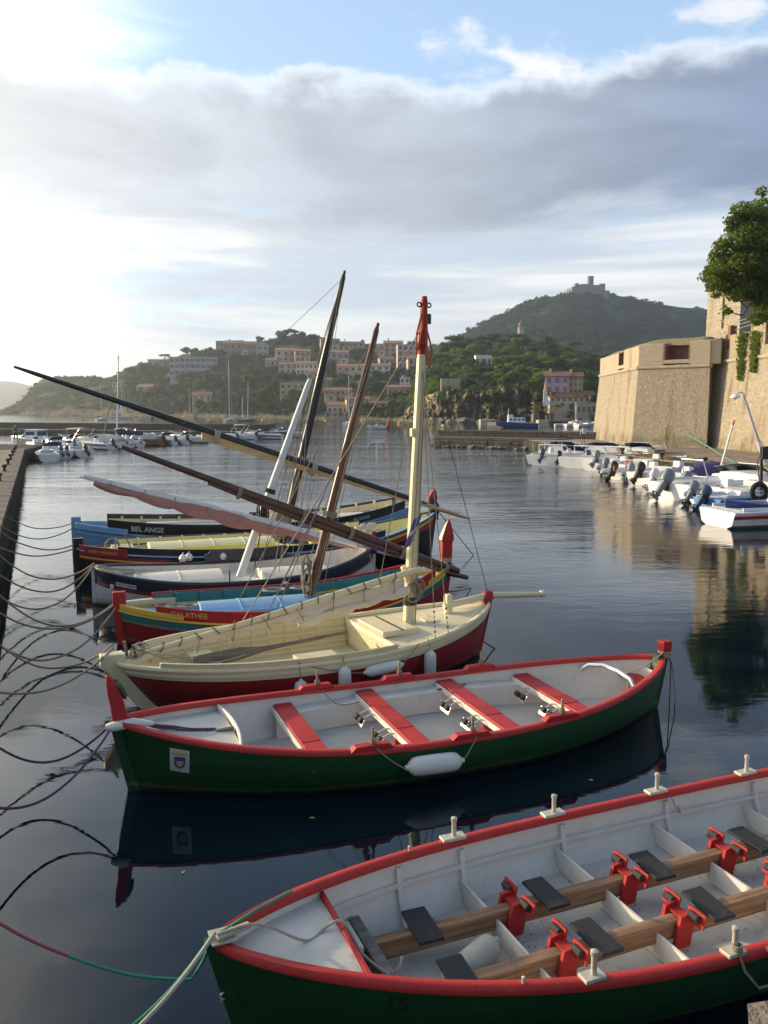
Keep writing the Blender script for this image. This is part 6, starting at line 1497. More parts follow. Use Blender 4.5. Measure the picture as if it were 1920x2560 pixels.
    mx = rigmast(e, M, .45, .55, (743, 592), .115, .075, 'black paint', 'black paint'); ax = mx(1) - mx(0)
    a, b = onplane(M, 30, 792, -.22), onplane(M, 1016, 1121, -.22)
    spar('yard', [a, a.lerp(b, .04), a.lerp(b, .35), a.lerp(b, .85), a.lerp(b, .885)], [.03, .05, .09, .085, .05], 'black paint', e)
    d2 = Vector((0, 0, -.17)); s0, s1 = a.lerp(b, .36) + d2, b
    rings = [[s0.lerp(s1, s) + Vector((0, y * .06, z * w)) for y, z in ((-1, -1), (1, -1), (1, 1), (-1, 1))] for s, w in ((0, .10), (.02, .11), (.5, .09), (.78, .07))]
    MB().loft(rings).build('yard_heel', 'yard wood', e, smooth=0, bevel=.02); spar('yard_end', [s0.lerp(s1, .77), s0.lerp(s1, .97), s1], [.065, .05, .02], 'yard wood', e)
    for s in (.385, .60, .855): mastwrap(e, a.lerp(b, s) - Vector((0, 0, .08)), b - a, .17 - .03 * (s > .8), 5, 'rope white', .016)
    mastwrap(e, mx(.30), ax, .19, 5, 'rope', .016)
    for k in range(6): coil(e, mx(.06) + Vector((-.26 + .05 * k, -.16, .05 + .02 * k)), .08 + .01 * (k % 3), .016, 4, 'orange rope' if False else 'rope', False, tall=.36, seed=40 + k)
    for s, px, r in ((.98, (590, 1150), .009), (.97, (575, 1160), .009), (.985, (640, 1160), .009), (.96, (655, 1150), .009), (.97, (610, 1120), .008), (.95, (560, 1165), .008), (.99, (675, 1150), .007)): line(e, mx(s) + Vector((-.05, -.08, 0)), onplane(M, *px, -.35), r, 'rope', 0, 'halyard')
    line(e, mx(.985), onplane(M, 395, 915, -.5), .007, 'rope', .05, 'topping_lift')
    for p, q in (((660, 1000), (640, 1095)), ((650, 1010), (622, 1100)), ((655, 985), (612, 1130))): line(e, onplane(M, *p, -.25), onplane(M, *q, -.3), .012, 'rope', 0, 'fall')
    coil(e, (-4.0, .2, .70), .16, .016, 3, 'rope', False, tall=.2, seed=60); MB().tube([(-3.95, -.2, .66), (-3.9, -.2, 1.0), (-3.7, -.2, 1.05), (-3.55, -.2, .66)], .018, 6).build('hoop', 'grey wood', e)
    mastwrap(e, Vector((top.x - .02, 0, top.z - .5)), (0, 0, 1), .13, 4, 'rope', .012)
    for x in (2.9, 3.2): coil(e, (x, -.3, .80), .14, .012, 3, 'rope white', seed=int(x * 10))
    line(e, (xr + .06, -.05, 1.30), L(M, PZ(1023 * K, 1200 * K, .0)), .014, 'rope dark', .0, 'anchor_line')
    return e, h, M
BF = boatF()

def boatG():
    e, Lw, M = moor('sailing_boat', Vector((-9.1, 24.0, 0)), Vector((.92, 27.4, 0)), 'blue hulled boat with high black bulwarks lettered BEL ANGE')
    h = Hull(Lw, 1.38, .46, .80, 1.12, .0, .15, p=2.5, q=.76, sh=2.3); fl = lambda t: .40 + .3 * abs(t) ** 3
    h.band(lambda t: h.k, lambda t: h.zs(t), n=56, m=9).build('hull', 'sky blue', e, smooth=60); h.inner(fl, .05).build('inner_planking', 'cream paint', e, smooth=60); h.plate(fl, -.95, .95, .045, .04).build('deck', 'cream planks', e)
    for sd in (-1, 1):
        h.rail(sd, .12, .04, .035).build('gunwale', 'sky blue', e, smooth=50); h.strip(sd, lambda t: h.zs(t) - .14, .04, .04).build('rubbing_strake', 'sky blue', e)
        H_ = lambda t: .36 - .10 * max(0, t)
        bulwark(h, sd, -.82, -.09 if sd < 0 else -.1, H_, 'black paint', e, .02, .05, 'bulwark', lambda t: h.zs(t) + .04); bulwark(h, sd, .02, .90, H_, 'black paint', e, .02, .05, 'bulwark', lambda t: h.zs(t) + .04)
        bulwark(h, sd, -.09, .02, lambda t: .2, 'black paint', e, .02, .05, 'bulwark_gap', lambda t: h.zs(t) + .04)
        for i in range(15): x = -3.9 + i * .58; t = h.tx(x, .4); MB().box((x, sd * (h.half(t, h.zs(t)) - .055), h.zs(t) + .18), (.07, .05, .32)).build('stanchion', 'cream paint', e, smooth=0)
        rings = []
        for i in range(31):
            t = -.81 + 1.69 * i / 30; z0 = h.zs(t) + .04; x = t * h.xe(z0, t < 0); y = h.half(t, z0) - .032; rings.append([Vector((x, sd * max(.003, a), z)) for a, z in ((y, z0 - .1), (y, z0 + .22), (y - .012, z0 + .22), (y - .012, z0 - .1))])
        MB().loft(rings).build('bulwark_lining', 'cream paint', e)
        rings = []
        for i in range(9):
            t = -.985 + .27 * i / 8; z0 = h.zs(t) + .04; x = t * h.xe(z0, True); y = h.half(t, z0) + .09; rings.append([Vector((x, sd * max(.01, a), z)) for a, z in ((y, z0 - .05), (y, z0 + .13), (max(.005, y - .14), z0 + .13), (max(.005, y - .14), z0 - .05))])
        MB().loft(rings).build('stern_wing', 'sky blue', e, bevel=.015)
    h.stem(True, 1.10, .2, .05, .22).build('sternpost', 'sky blue', e, bevel=.015); h.stem(False, 1.35, .14, .05, .14).build('stem', 'sky blue', e)
    xr = h.xe(1.12, False); MB().lathe([(.03, -.01), (.05, .0), (.05, .02), (.03, .03)], (4.75, -.38, 1.1), 10, 'Y').build('hawse_eye', 'cream paint', e)
    h.text('BEL ANGE', -3.25, h.zs(h.tx(-3.25, .6)) + .20, .20, 'letter white', e, .056, .004); h.text('PV 225473', 3.2, h.zs(h.tx(3.2, .6)) + .18, .13, 'letter white', e, .054, .002)
    hatch(e, -3.2, .2, .55, .50, .72, 'white inside', .12, seams=1); hatch(e, .9, 3.6, .55, .50, .78, 'white inside', .10, seams=1); MB().box((-3.3, .1, .78), (.12, 1.1, .05)).build('hatch_edge', 'black paint', e, smooth=0)
    MB().tube([(-3.25, -.2, .80), (.1, -.25, .86), (2.8, -.3, .98)], .05, 8).build('spare_spar', 'mast white', e)
    MB().lathe([(.01, -.05), (.14, -.04), (.15, .04), (.01, .05)], (.6, -.1, 1.0), 12, 'Y').build('wheel_block', 'cream paint', e)
    return e, h, M
BG = boatG()
# ------------------------------------------------------------------ small craft
paint('gelcoat', (.70, .70, .69), .3, .05, 1.5, .03, .18, dirtcol=(.40, .38, .33)); paint('gelcoat grey', (.45, .46, .47), .4, .06, 1.5, .03, .2)
paint('tinted glass', (.02, .03, .045), .08, .1, 1, 0, 0); paint('navy cover', (.025, .028, .075), .75, .2, 3, .4, .1); paint('grey cover', (.36, .35, .32), .8, .14, 2, .4, .2); paint('purple cover', (.06, .04, .14), .75, .2, 3, .4, .1)
paint('engine black', (.015, .015, .017), .3, .1, 3, 0, .05); paint('engine grey', (.17, .19, .22), .35, .1, 3, 0, .05); paint('engine blue', (.05, .075, .13), .35, .1, 3, 0, .05); paint('engine white', (.6, .6, .6), .35, .1, 3, 0, .05)
paint('stripe blue', (.03, .06, .22), .4, .1, 2, 0, .1); paint('stripe red', (.38, .03, .035), .4, .1, 2, 0, .1); paint('dark teal hull', (.03, .075, .085), .4, .1, 2, 0, .1); paint('boat blue', (.04, .20, .46), .45, .1, 2, .05, .2); paint('hi orange', (.75, .16, .03), .6, .1, 3, 0, .1); paint('tyre rubber', (.018, .017, .016), .85, .2, 8, .3, .3, dirtcol=(.09, .07, .05)); paint('tube grey', (.50, .51, .52), .6, .08, 3, .05, .2)
wood('ply', (.20, .11, .05), (.33, .19, .09))
def msec(s, B, L, dk, rise):
    """section of a planing hull at s (0 stern .. 1 bow): half breadths and heights"""
    b = B * (1 - max(0, (s - .35) / .65) ** 2.6) * (.92 + .08 * min(1, s * 3)); z = dk + rise * s ** 2; ch = .12 + .5 * dk * s ** 2.5; kz = -.25 + (.25 + dk * .55) * max(0, (s - .55) / .45) ** 2.2
    return b, b * (.86 - .25 * s ** 2), z, ch, kz
def craft_hull(L, B, dk, rise, e, mat, stripe=None, deckmat='gelcoat'):
    rings = []; ss = [0, .1, .25, .4, .55, .68, .8, .89, .95, .985, 1.0]
    for s in ss:
        b, c, z, ch, kz = msec(s, B, L, dk, rise); x = -L / 2 + L * s
        b = max(b, .02); c = max(c, .015)
        rings.append([Vector(p) for p in ((x, 0, kz), (x, -c, ch), (x + .06 * s, -b, z - .06), (x + .06 * s, -b - .03, z - .04), (x + .06 * s, -b - .03, z), (x + .06 * s, -b + min(.14, b * .7), z + .015), (x + .06 * s, b - min(.14, b * .7), z + .015), (x + .06 * s, b + .03, z), (x + .06 * s, b + .03, z - .04), (x + .06 * s, b, z - .06), (x, c, ch))])
    MB().loft(rings).build('hull', mat, e, smooth=35)
    if stripe:
        for sd in (-1, 1):
            r2_ = []
            for s in ss[:-1]:
                b, c, z, ch, kz = msec(s, B, L, dk, rise); x = -L / 2 + L * s; f = lambda k: (c + (b - c) * k) + .012
                r2_.append([Vector((x + .03 * s, sd * f(.55), ch + (z - .06 - ch) * .55)), Vector((x + .03 * s, sd * f(.85), ch + (z - .06 - ch) * .85)), Vector((x + .03 * s, sd * (f(.85) - .02), ch + (z - .06 - ch) * .85)), Vector((x + .03 * s, sd * (f(.55) - .02), ch + (z - .06 - ch) * .55))])
            MB().loft(r2_).build('stripe', stripe, e)
def outboard(e, x, y, z, mat, s=1.0, tilt=35, trim=None):
    o = MB(); rings = []
    for h_, a, b_, dx in ((.0, .17, .13, 0), (.08, .21, .17, 0), (.26, .23, .18, .0), (.38, .20, .16, -.02), (.44, .11, .09, -.03)): rings.append([Vector(((math.cos(k * .524) * a + dx) * s, math.sin(k * .524) * b_ * s, h_ * s)) for k in range(12)])
    g = MB().loft(rings).build('outboard_motor', mat, e, (x, y, z), (0, R(-tilt) if False else R(tilt), 0), smooth=50)
    MB().box((.0, 0, -.30 * s), (.16 * s, .12 * s, .62 * s), None, (1.3, 1.2)).build('leg', mat if not trim else trim, g, smooth=0, bevel=.02); MB().box((-.02 * s, 0, -.62 * s), (.34 * s, .10 * s, .10 * s)).build('gearcase', mat, g, smooth=0, bevel=.03); MB().box((-.03 * s, 0, -.50 * s), (.30 * s, .22 * s, .02 * s)).build('cavitation_plate', mat, g, smooth=0)
    for k in range(3): MB().box((-.20 * s, math.cos(k * 2.09) * .07 * s, -.62 * s + math.sin(k * 2.09) * .07 * s), (.02 * s, .06 * s, .10 * s), Matrix.Rotation(k * 2.09 + .5, 3, 'X')).build('propeller_blade', 'old iron', g, smooth=0)
    MB().box((.20 * s, 0, -.10 * s), (.10 * s, .14 * s, .22 * s)).build('bracket', 'old iron', g, smooth=0)
    return g
def craft(name, label, px, L, deg, kind, Bm=None, dk=.62, mat='gelcoat', stripe=None, motor='engine black', motors=1, canopy=None, cat='motor boat', group=None, extras=(), z=0.0, msc=1.0):
    """px is the pixel of the stern at the waterline"""
    dk *= 1 + max(0, L - 5) * .08
    p = PZ(px[0], px[1], z); a = R(deg); B = Bm or L * .19; e = empty(name, p + Vector((math.cos(a), math.sin(a), 0)) * L / 2, a, label, cat, group); rise = .28 * L / 5
    if kind == 'rib':
        craft_hull(L * .92, B * .62, .38, .15, e, 'gelcoat'); pts = []
        for sd in (-1,): pts += [(-L / 2, -B * .82, .42), (-L / 2 + .3, -B * .82, .42), (0, -B * .84, .44), (L * .28, -B * .66, .52), (L * .43, -B * .3, .60), (L * .48, 0, .63)]
        pts += [(x, -y, q) for x, y, q in reversed(pts[:-1])]; r_ = .20
        MB().tube(pts, [r_ * .35] + [r_] * (len(pts) - 2) + [r_ * .35], 12).build('inflatable_tube', mat, e, smooth=60)
        MB().box((-.1, 0, .72), (.5, .5, .75), None, (.7, .8)).build('console', 'gelcoat', e, smooth=0, bevel=.04); MB().box((-.75, 0, .55), (.35, .7, .42)).build('seat', 'gelcoat grey', e, smooth=0, bevel=.04)
        MB().tube([(-L / 2 + .35, -B * .5, .55), (-L / 2 + .3, -B * .5, 1.25), (-L / 2 + .3, B * .5, 1.25), (-L / 2 + .35, B * .5, .55)], .025, 8).build('arch', 'alu', e)
    else:
        craft_hull(L, B, dk, rise, e, mat, stripe); zt = dk + .03
        ck = (-L * .42, L * .10) if kind in ('cuddy', 'cruiser', 'cabin') else (-L * .40, L * .22)
        MB().box(((ck[0] + ck[1]) / 2, 0, dk + rise * .1 + .012), (ck[1] - ck[0], B * 1.45, .02)).build('cockpit_sole', 'gelcoat grey', e, smooth=0)
        for sd in (-1, 1): MB().box(((ck[0] + ck[1]) / 2, sd * B * .78, dk + rise * .12 + .05), (ck[1] - ck[0], .07, .12)).build('coaming', 'gelcoat', e, smooth=0, bevel=.02)
        if kind in ('cuddy', 'cruiser', 'cabin'):
            hgt = {'cuddy': .30, 'cruiser': .48, 'cabin': .30}[kind]
            rings = []
            for s, w, k in ((.52, .86, 1), (.60, .82, 1), (.74, .68, .86), (.88, .40, .55), (.94, .2, .2)):
                b, c, zz, _, _ = msec(s, B, L, dk, rise); x = -L / 2 + L * s; rings.append([Vector((x, -B * w, zz - .02)), Vector((x, -B * w * .86, zz + hgt * k * .8)), Vector((x, 0, zz + hgt * k)), Vector((x, B * w * .86, zz + hgt * k * .8)), Vector((x, B * w, zz - .02))])
            MB().loft(rings).build('foredeck_cabin', 'gelcoat', e, smooth=50)
            z0 = dk + rise * .3 + hgt * .75
            MB().loft([[Vector((x_, y_ * B, z0 + q)) for x_, y_, q in ((L * .13, -.80, -.05), (L * .20, -.5, 0), (L * .21, .5, 0), (L * .13, .80, -.05))], [Vector((x_, y_ * B, z0 + q)) for x_, y_, q in ((L * .03, -.72, .36), (L * .10, -.44, .44), (L * .10, .44, .44), (L * .03, .72, .36))]], closed=False).build('windscreen', 'tinted glass', e, solid=.02)
            MB().tube([(L * .03, -.72 * B, z0 + .37), (L * .10, -.44 * B, z0 + .45), (L * .10, .44 * B, z0 + .45), (L * .03, .72 * B, z0 + .37)], .022, 6).build('screen_frame', 'alu', e)
            if kind == 'cruiser':
                for sd in (-1, 1): MB().box((L * .22, sd * B * .72, dk + rise * .4 + .16), (L * .16, .03, .11)).build('cabin_window', 'tinted glass', e, smooth=0)
                MB().tube([(-L * .18, -B * .85, dk + .1), (-L * .24, -B * .75, dk + .75), (-L * .24, B * .75, dk + .75), (-L * .18, B * .85, dk + .1)], .05, 8).build('arch', 'gelcoat', e)
            if kind == 'cabin':
                MB().box((-L * .04, 0, dk + .60), (L * .26, B * 1.45, 1.0), None, (.86, .86)).build('wheelhouse', 'gelcoat', e, smooth=0, bevel=.04)
                for sd in (-1, 1): MB().box((-L * .04, sd * B * .70, dk + .75), (L * .18, .06, .42), Matrix.Rotation(R(-sd * 8), 3, 'X')).build('side_window', 'navy cover', e, smooth=0)
                MB().box((-L * .165, 0, dk + .72), (.05, B * 1.05, .5)).build('rear_window', 'navy cover', e, smooth=0); MB().box((-L * .04, 0, dk + 1.14), (L * .27, B * 1.4, .06)).build('wheelhouse_roof', 'gelcoat', e, smooth=0, bevel=.02)
        elif kind == 'open':
            MB().box((L * .02, 0, dk + .28), (.5, .55, .6), None, (.75, .85)).build('console', 'gelcoat', e, smooth=0, bevel=.04); MB().box((L * .03, 0, dk + .66), (.05, .5, .24), Matrix.Rotation(R(-25), 3, 'Y')).build('screen', 'tinted glass', e, smooth=0); MB().box((-L * .18, 0, dk + .15), (.4, B * 1.2, .3)).build('seat', 'gelcoat grey', e, smooth=0, bevel=.05)
        elif kind == 'dinghy':
            for x in (-L * .25, L * .08): MB().box((x, 0, dk + .0), (.28, B * 1.7, .05)).build('thwart', 'ply', e, smooth=0)
        if kind in ('cuddy', 'cruiser'):
            pts = []
            for s in (.62, .75, .88, .99): b, c, zz, _, _ = msec(s, B, L, dk, rise); pts.append((-L / 2 + L * s, -b * .9 - .01, zz + .42))
            pts += [(x, -y, q) for x, y, q in reversed(pts)]; MB().tube(pts, .018, 6).build('pulpit', 'alu', e)
            for x, y, q in pts[::2]: MB().tube([(x, y, q), (x, y, q - .42)], .014, 6).build('stanchion', 'alu', e)
    if canopy:
        rings = []
        for x, k in ((-L * .44, .35), (-L * .30, .85), (-L * .05, 1.0), (L * .15, .8), (L * .34, .2)): rings.append([Vector((x, -B * .97, dk + .06)), Vector((x, -B * .8, dk + .08 + .5 * k)), Vector((x, -B * .3, dk + .08 + .72 * k)), Vector((x, B * .3, dk + .08 + .72 * k)), Vector((x, B * .8, dk + .08 + .5 * k)), Vector((x, B * .97, dk + .06))])
        MB().loft(rings).build('boat_cover', canopy, e, smooth=50)
    for i in range(motors):
        outboard(e, -L / 2 - .18, (i - (motors - 1) / 2) * .5, (dk + .10) if kind != 'rib' else .62, motor, msc * (.9 + .03 * L), 38)
    if 'bimini' in extras:
        MB().grid(lambda u, w: Vector((-L * .25 + u * L * .36, w * B * .85, dk + 1.55 - .12 * w * w - .1 * abs(u - .5))), [0, .25, .5, .75, 1], [-1, -.5, 0, .5, 1]).build('bimini', 'grey cover', e, solid=.02, smooth=60)
        for sd in (-1, 1):
            for u in (0, 1): MB().tube([(-L * .05, sd * B * .9, dk + .1), (-L * .25 + u * L * .36, sd * B * .86, dk + 1.42)], .018, 6).build('bimini_pole', 'alu', e)
    if 'ring' in extras: MB().tube([(-L * .42 + .0, -B * .55 + math.cos(k * .4) * .24, .98 + math.sin(k * .4) * .24) for k in range(17)], .062, 8).build('life_ring', 'hi orange', e, smooth=60)
    if 'arch' in extras: MB().tube([(-L * .36, -B * .8, dk), (-L * .44, -B * .7, dk + 1.15), (-L * .44, B * .7, dk + 1.15), (-L * .36, B * .8, dk)], .03, 8).build('stern_arch', 'alu', e)
    if 'fenders' in extras:
        for k in range(3): x = -L * .3 + k * L * .28; fender(e, (x, -B - .1, dk - .05), (x, -B - .1, dk - .5), .075)
    if 'orange' in extras: MB().box((-L / 2 - .30, -.22, dk + .05), (.12, .04, .3)).build('tag', 'hi orange', e, smooth=0)
    return e, L, B
G1 = 'motor boats moored under the fortress'
craft('motor_boat', 'white cabin boat with an arch, farthest left under the fortress', (1356, 1164), 7.7, 58, 'cruiser', motor='engine blue', motors=1, group=G1, extras=('arch',))
craft('motor_boat', 'small white cuddy boat, second from the left under the fortress', (1398, 1167), 5.9, 60, 'cuddy', motor='engine black', group=G1)
craft('motor_boat', 'white cruiser with red-lined stern, third from the left under the fortress', (1440, 1171), 8.4, 52, 'cruiser', motors=0, stripe='stripe red', group=G1)
craft('motor_boat', 'large low white cruiser with swim platform under the fortress', (1492, 1178), 9.7, 44, 'cruiser', motors=1, motor='engine grey', group=G1, Bm=1.35)
craft('inflatable_boat', 'white inflatable boat with a black outboard and orange life ring', (1535, 1200), 6.4, 36, 'rib', mat='gelcoat', motor='engine black', group=G1, extras=('ring', 'orange'), cat='inflatable', msc=1.15)
craft('motor_boat', 'small white open boat with black and red outboard under the fortress', (1602, 1212), 6.1, 32, 'open', motor='engine black', group=G1, msc=1.15)
craft('covered_boat', 'white boat under a dark purple cover near the leaning white mast', (1692, 1222), 6.1, 30, 'dinghy', motors=0, canopy='purple cover', group=G1, dk=.55)
craft('motor_boat', 'white open boat behind the life ring with upright white pillars', (1560, 1190), 6.9, 38, 'open', motors=0, group=G1)
craft('motor_boat', 'long white and dark teal boat with hanging fenders and grey outboard', (1668, 1250), 8.2, 22, 'cuddy', mat='gelcoat', stripe='dark teal hull', motor='engine grey', group=G1, extras=('fenders',), msc=1.25)
kk = craft('sailing_dinghy', 'sky blue open boat with a leaning white mast tipped red', (1775, 1222), 6.7, 24, 'dinghy', mat='boat blue', motors=0, group=G1, cat='boat')
craft('dinghy', 'small bright blue dinghy with a blue outboard in front of the white boats', (1765, 1272), 4.4, 24, 'dinghy', mat='boat blue', motor='engine blue', dk=.45, group=G1, cat='dinghy', msc=1.1)
craft('motor_boat', 'white open boat between the blue dinghy and the tyre', (1800, 1262), 6.7, 20, 'open', motors=0, group=G1)
craft('speedboat', 'white speedboat with a red hull stripe at the right edge', (1790, 1316), 5.4, 14, 'cuddy', stripe='stripe red', motors=0, dk=.58, group=G1, cat='speedboat', Bm=1.1)
craft('motor_boat', 'blue and white bow poking in at the right edge before the speedboat', (2110, 1300), 5.4, 196, 'open', mat='stripe blue', motors=0, group=G1)
for i, (x, y, L_, d_, k_, mo, lb) in enumerate(((1378, 1157, 5.2, 62, 'open', 'engine white', 'white open boat squeezed between the first two under the fortress'), (1422, 1160, 5.6, 58, 'cuddy', 'engine white', 'white cuddy boat behind the red-lined cruiser'), (1470, 1166, 5.4, 54, 'open', 'engine blue', 'small white boat wedged beside the large low cruiser'), (1515, 1186, 4.8, 45, 'rib', 'engine grey', 'pale inflatable boat left of the one with the life ring'), (1578, 1204, 4.6, 38, 'rib', 'engine grey', 'pale inflatable boat right of the one with the life ring'), (1636, 1228, 5.0, 32, 'open', 'engine white', 'white open boat left of the purple cover'), (1716, 1238, 5.0, 28, 'cuddy', 'engine grey', 'white cuddy boat behind the long teal-striped boat'), (1735, 1262, 4.2, 26, 'rib', 'engine grey', 'grey inflatable boat between the long boat and the blue dinghy'))):
    craft('motor_boat' if k_ != 'rib' else 'inflatable_boat', lb, (x, y), L_, d_, k_, motor=mo, group=G1, cat='motor boat' if k_ != 'rib' else 'inflatable', mat='tube grey' if k_ == 'rib' else 'gelcoat', extras=('arch',) if i % 3 == 0 and k_ != 'rib' else (), msc=1.1)
# leaning mast of the blue boat and a green fishing boom
ke = kk[0]; mi = (Matrix.Translation(ke.location) @ Matrix.Rotation(ke.rotation_euler.z, 4, 'Z')).inverted()
m0, m1 = at(1797, 1188, 44.5), at(1832, 1062, 44.5); MB().tube([mi @ m0, mi @ m1], [.07, .055], 10).build('mast', 'mast white', ke); MB().tube([mi @ m1, mi @ at(1836, 1050, 44.5)], [.058, .03], 10).build('mast_tip', 'red rail', ke)
bo = MB().tube([at(1718, 1084, 50), at(1891, 1190, 44)], .05, 8).build('boom', 'teal green', smooth=50); tag(bo, 'long slanting dark green pole in front of the fortress wall', 'pole')
# lamp post leaning on the quay, with a hooded lamp
lpst = empty('lamp_post', at(1925, 1190, 46), 0, 'leaning white lamp post with a hooded lamp at the right edge', 'lamp post'); lb_ = lpst.location
q0, q1, q2 = at(1925, 1190, 46) - lb_, at(1903, 1125, 46) - lb_, at(1858, 985, 46) - lb_
MB().tube([q0, q1, q2], [.11, .10, .055], 10).build('pole', 'gelcoat grey', lpst); MB().tube([q1.lerp(q2, -.1), q1.lerp(q2, .15)], .125, 10).build('collar', 'gelcoat', lpst)
MB().tube([q2, q2 + Vector((-.10, 0, .10)), q2 + Vector((-.28, 0, .08)), q2 + Vector((-.40, 0, -.05))], .03, 8).build('arm', 'gelcoat grey', lpst)
MB().lathe([(.05, .12), (.16, .06), (.30, -.06), (.31, -.10), (.01, -.09)], q2 + Vector((-.42, 0, -.10)), 14).build('lamp_hood', 'gelcoat', lpst); MB().lathe([(.01, 0), (.12, .02), (.13, -.06), (.01, -.14)], q2 + Vector((-.42, 0, -.18)), 12).build('lamp_glass', 'fender white', lpst)
# quay davit with a tyre fender
dv = empty('quay_davit', at(1906, 1215, 36), 0, 'black iron post and box at the right edge of the quay', 'post'); o_ = dv.location
MB().tube([Vector((0, 0, -1.4)), at(1904, 1118, 36) - o_], .07, 10).build('post', 'old iron', dv); MB().box(at(1914, 1132, 36) - o_, (.4, .3, .55)).build('box', 'old iron', dv, smooth=0, bevel=.02)
ty = MB(); c = at(1897, 1229, 34); rings = []
for k in range(33):
    a = 2 * math.pi * k / 32; d_ = Vector((math.cos(a), .25 * math.cos(a), math.sin(a))); rings.append([c + d_ * (.31 + math.cos(q) * .115) + Vector((0, math.sin(q) * .13, 0)) for q in [2 * math.pi * j / 10 for j in range(10)]])
o = ty.loft(rings, cap=False).build('tyre', 'tyre rubber', smooth=60); tag(o, 'black rubber tyre hung up as a fender at the right edge', 'tyre')
rope('tyre_rope', [c + Vector((0, 0, .4)), c + Vector((.1, .5, 1.2)), at(1905, 1130, 36)], .02, 'rope dark', 'dark rope holding the tyre to the iron post')
# bollards on the right quay
for i, (x, y) in enumerate(((16.3, 73), (16.7, 67), (17.4, 60.5), (18.1, 54), (18.8, 48.5), (19.5, 43))):
    o = link('bollard', bol, 'old iron', None, (x, y, 1.0), (0, 0, i)); o.scale = (1.3,) * 3; tag(o, f'small black iron mooring bollard on the right quay, number {i + 1} from the bastion'.replace('number 1', 'nearest').replace('number 2', 'second').replace('number 3', 'third').replace('number 4', 'fourth').replace('number 5', 'fifth').replace('number 6', 'sixth'), 'bollard', 'bollards along the right quay')
# nets and old planks lying on the right quay
q = random.Random(9)
for i in range(9):
    x, y = 17.6 + i * .28, 64 - i * 2.6; mb = MB()
    for k in range(5): mb.box((q.gauss(0, .35), q.gauss(0, .35), .06 + .05 * k), (q.uniform(.5, 1.5), .12, .05), q.random() * 3)
    o = mb.build('plank_pile', 'oar wood', None, (x, y, 1.0), smooth=0); tag(o, 'small heap of planks and rope on the right quay behind the boats', 'planks', 'heaps on the right quay')
# ---- left marina
G2 = 'motor boats moored on the left'
craft('motor_boat', 'small white open boat closest to the end of the left quay', (124, 1155), 4.6, 118, 'open', motors=0, group=G2)
craft('motor_boat', 'white boat with two tilted outboards by the left quay', (160, 1146), 4.8, 128, 'cuddy', motors=2, motor='engine blue', group=G2)
craft('motor_boat', 'white boat with orange cover and one dark outboard on the left', (214, 1143), 5.2, 140, 'open', motors=1, motor='engine black', group=G2, extras=('orange',))
craft('motor_boat', 'white wheelhouse boat with dark blue windows behind the left quay', (146, 1115), 7.2, 158, 'cabin', motors=0, group=G2)
craft('motor_boat', 'white boat with a cream sun canopy on the left', (244, 1120), 6.4, 150, 'cuddy', motors=1, motor='engine grey', group=G2, extras=('bimini',))
mm = craft('sailing_boat', 'small sailing boat under a grey cover with navy sail on its boom', (318, 1121), 7.6, 156, 'cuddy', motors=1, motor='engine white', canopy='grey cover', group=G2, cat='boat')
craft('covered_boat', 'brown wooden boat under a grey cover on the left', (408, 1113), 6.6, 168, 'dinghy', mat='ply', motors=1, canopy='grey cover', group=G2, stripe='stripe red', cat='boat')
craft('motor_boat', 'white motor boat with windscreen and black outboard in the left row', (467, 1110), 5.6, 155, 'cuddy', motors=1, group=G2)
m9 = craft('sailing_boat', 'small white sailing boat with bare wooden mast in the left row', (528, 1107), 6.0, 165, 'cuddy', motors=0, group=G2, cat='boat')
craft('motor_boat', 'tiny white boat right of the bare wooden mast', (560, 1104), 4.2, 160, 'dinghy', motors=1, group=G2)
craft('motor_boat', 'white motor boat with blue stripe near the end of the left breakwater', (706, 1098), 5.6, 172, 'cuddy', motors=0, stripe='stripe blue', group=G2)
craft('motor_boat', 'white boat with navy sun canopy and dark outboards by the white mast', (765, 1093), 6.4, 170, 'cuddy', motors=2, motor='engine blue', group=G2, extras=('arch',))
craft('motor_boat', 'white motor boat half hidden behind the yellow yard', (640, 1099), 5.0, 168, 'open', motors=1, group=G2, extras=('bimini',))
for i, (x, y, L_, d_, k_, mo, lb) in enumerate(((186, 1126, 5.4, 145, 'cuddy', 'engine grey', 'white cuddy boat between the wheelhouse boat and the cream canopy'), (282, 1124, 5.0, 148, 'open', 'engine black', 'white open boat left of the grey covered sailing boat'), (352, 1118, 5.0, 158, 'open', 'engine white', 'white open boat left of the brown wooden boat'), (438, 1112, 4.8, 160, 'cuddy', 'engine black', 'small white boat right of the brown wooden boat'), (592, 1103, 5.0, 165, 'cuddy', 'engine blue', 'white boat at the yellow yard end in the left row'), (110, 1128, 4.8, 130, 'open', 'engine black', 'white open boat behind the quay end boat'))):
    craft('motor_boat', lb, (x, y), L_, d_, k_, motor=mo, group=G2, extras=('bimini',) if i == 2 else ('arch',) if i == 4 else (), stripe='stripe blue' if i % 2 else None)
for cr, px_, top, r_, mt_ in ((mm, (292, 1088), (296, 888), .075, 'mast white'), (m9, (474, 1082), (473, 968), .07, 'yard wood')):
    e_ = cr[0]; Y_ = e_.location.y; mi = (Matrix.Translation(e_.location) @ Matrix.Rotation(e_.rotation_euler.z, 4, 'Z')).inverted()
    a, b = at(*px_, Y_), at(*top, Y_); MB().tube([mi @ (a - Vector((0, 0, .6))), mi @ b], [r_, r_ * .7], 8).build('mast', mt_, e_)
    for dx in (-3.0, 3.2): MB().tube([mi @ b, mi @ (a + Vector((dx, 0, -.2)))], .012, 4).build('stay', 'rope', e_)
e_ = mm[0]; mi = (Matrix.Translation(e_.location) @ Matrix.Rotation(e_.rotation_euler.z, 4, 'Z')).inverted(); a, b = at(292, 1074, e_.location.y), at(358, 1082, e_.location.y)
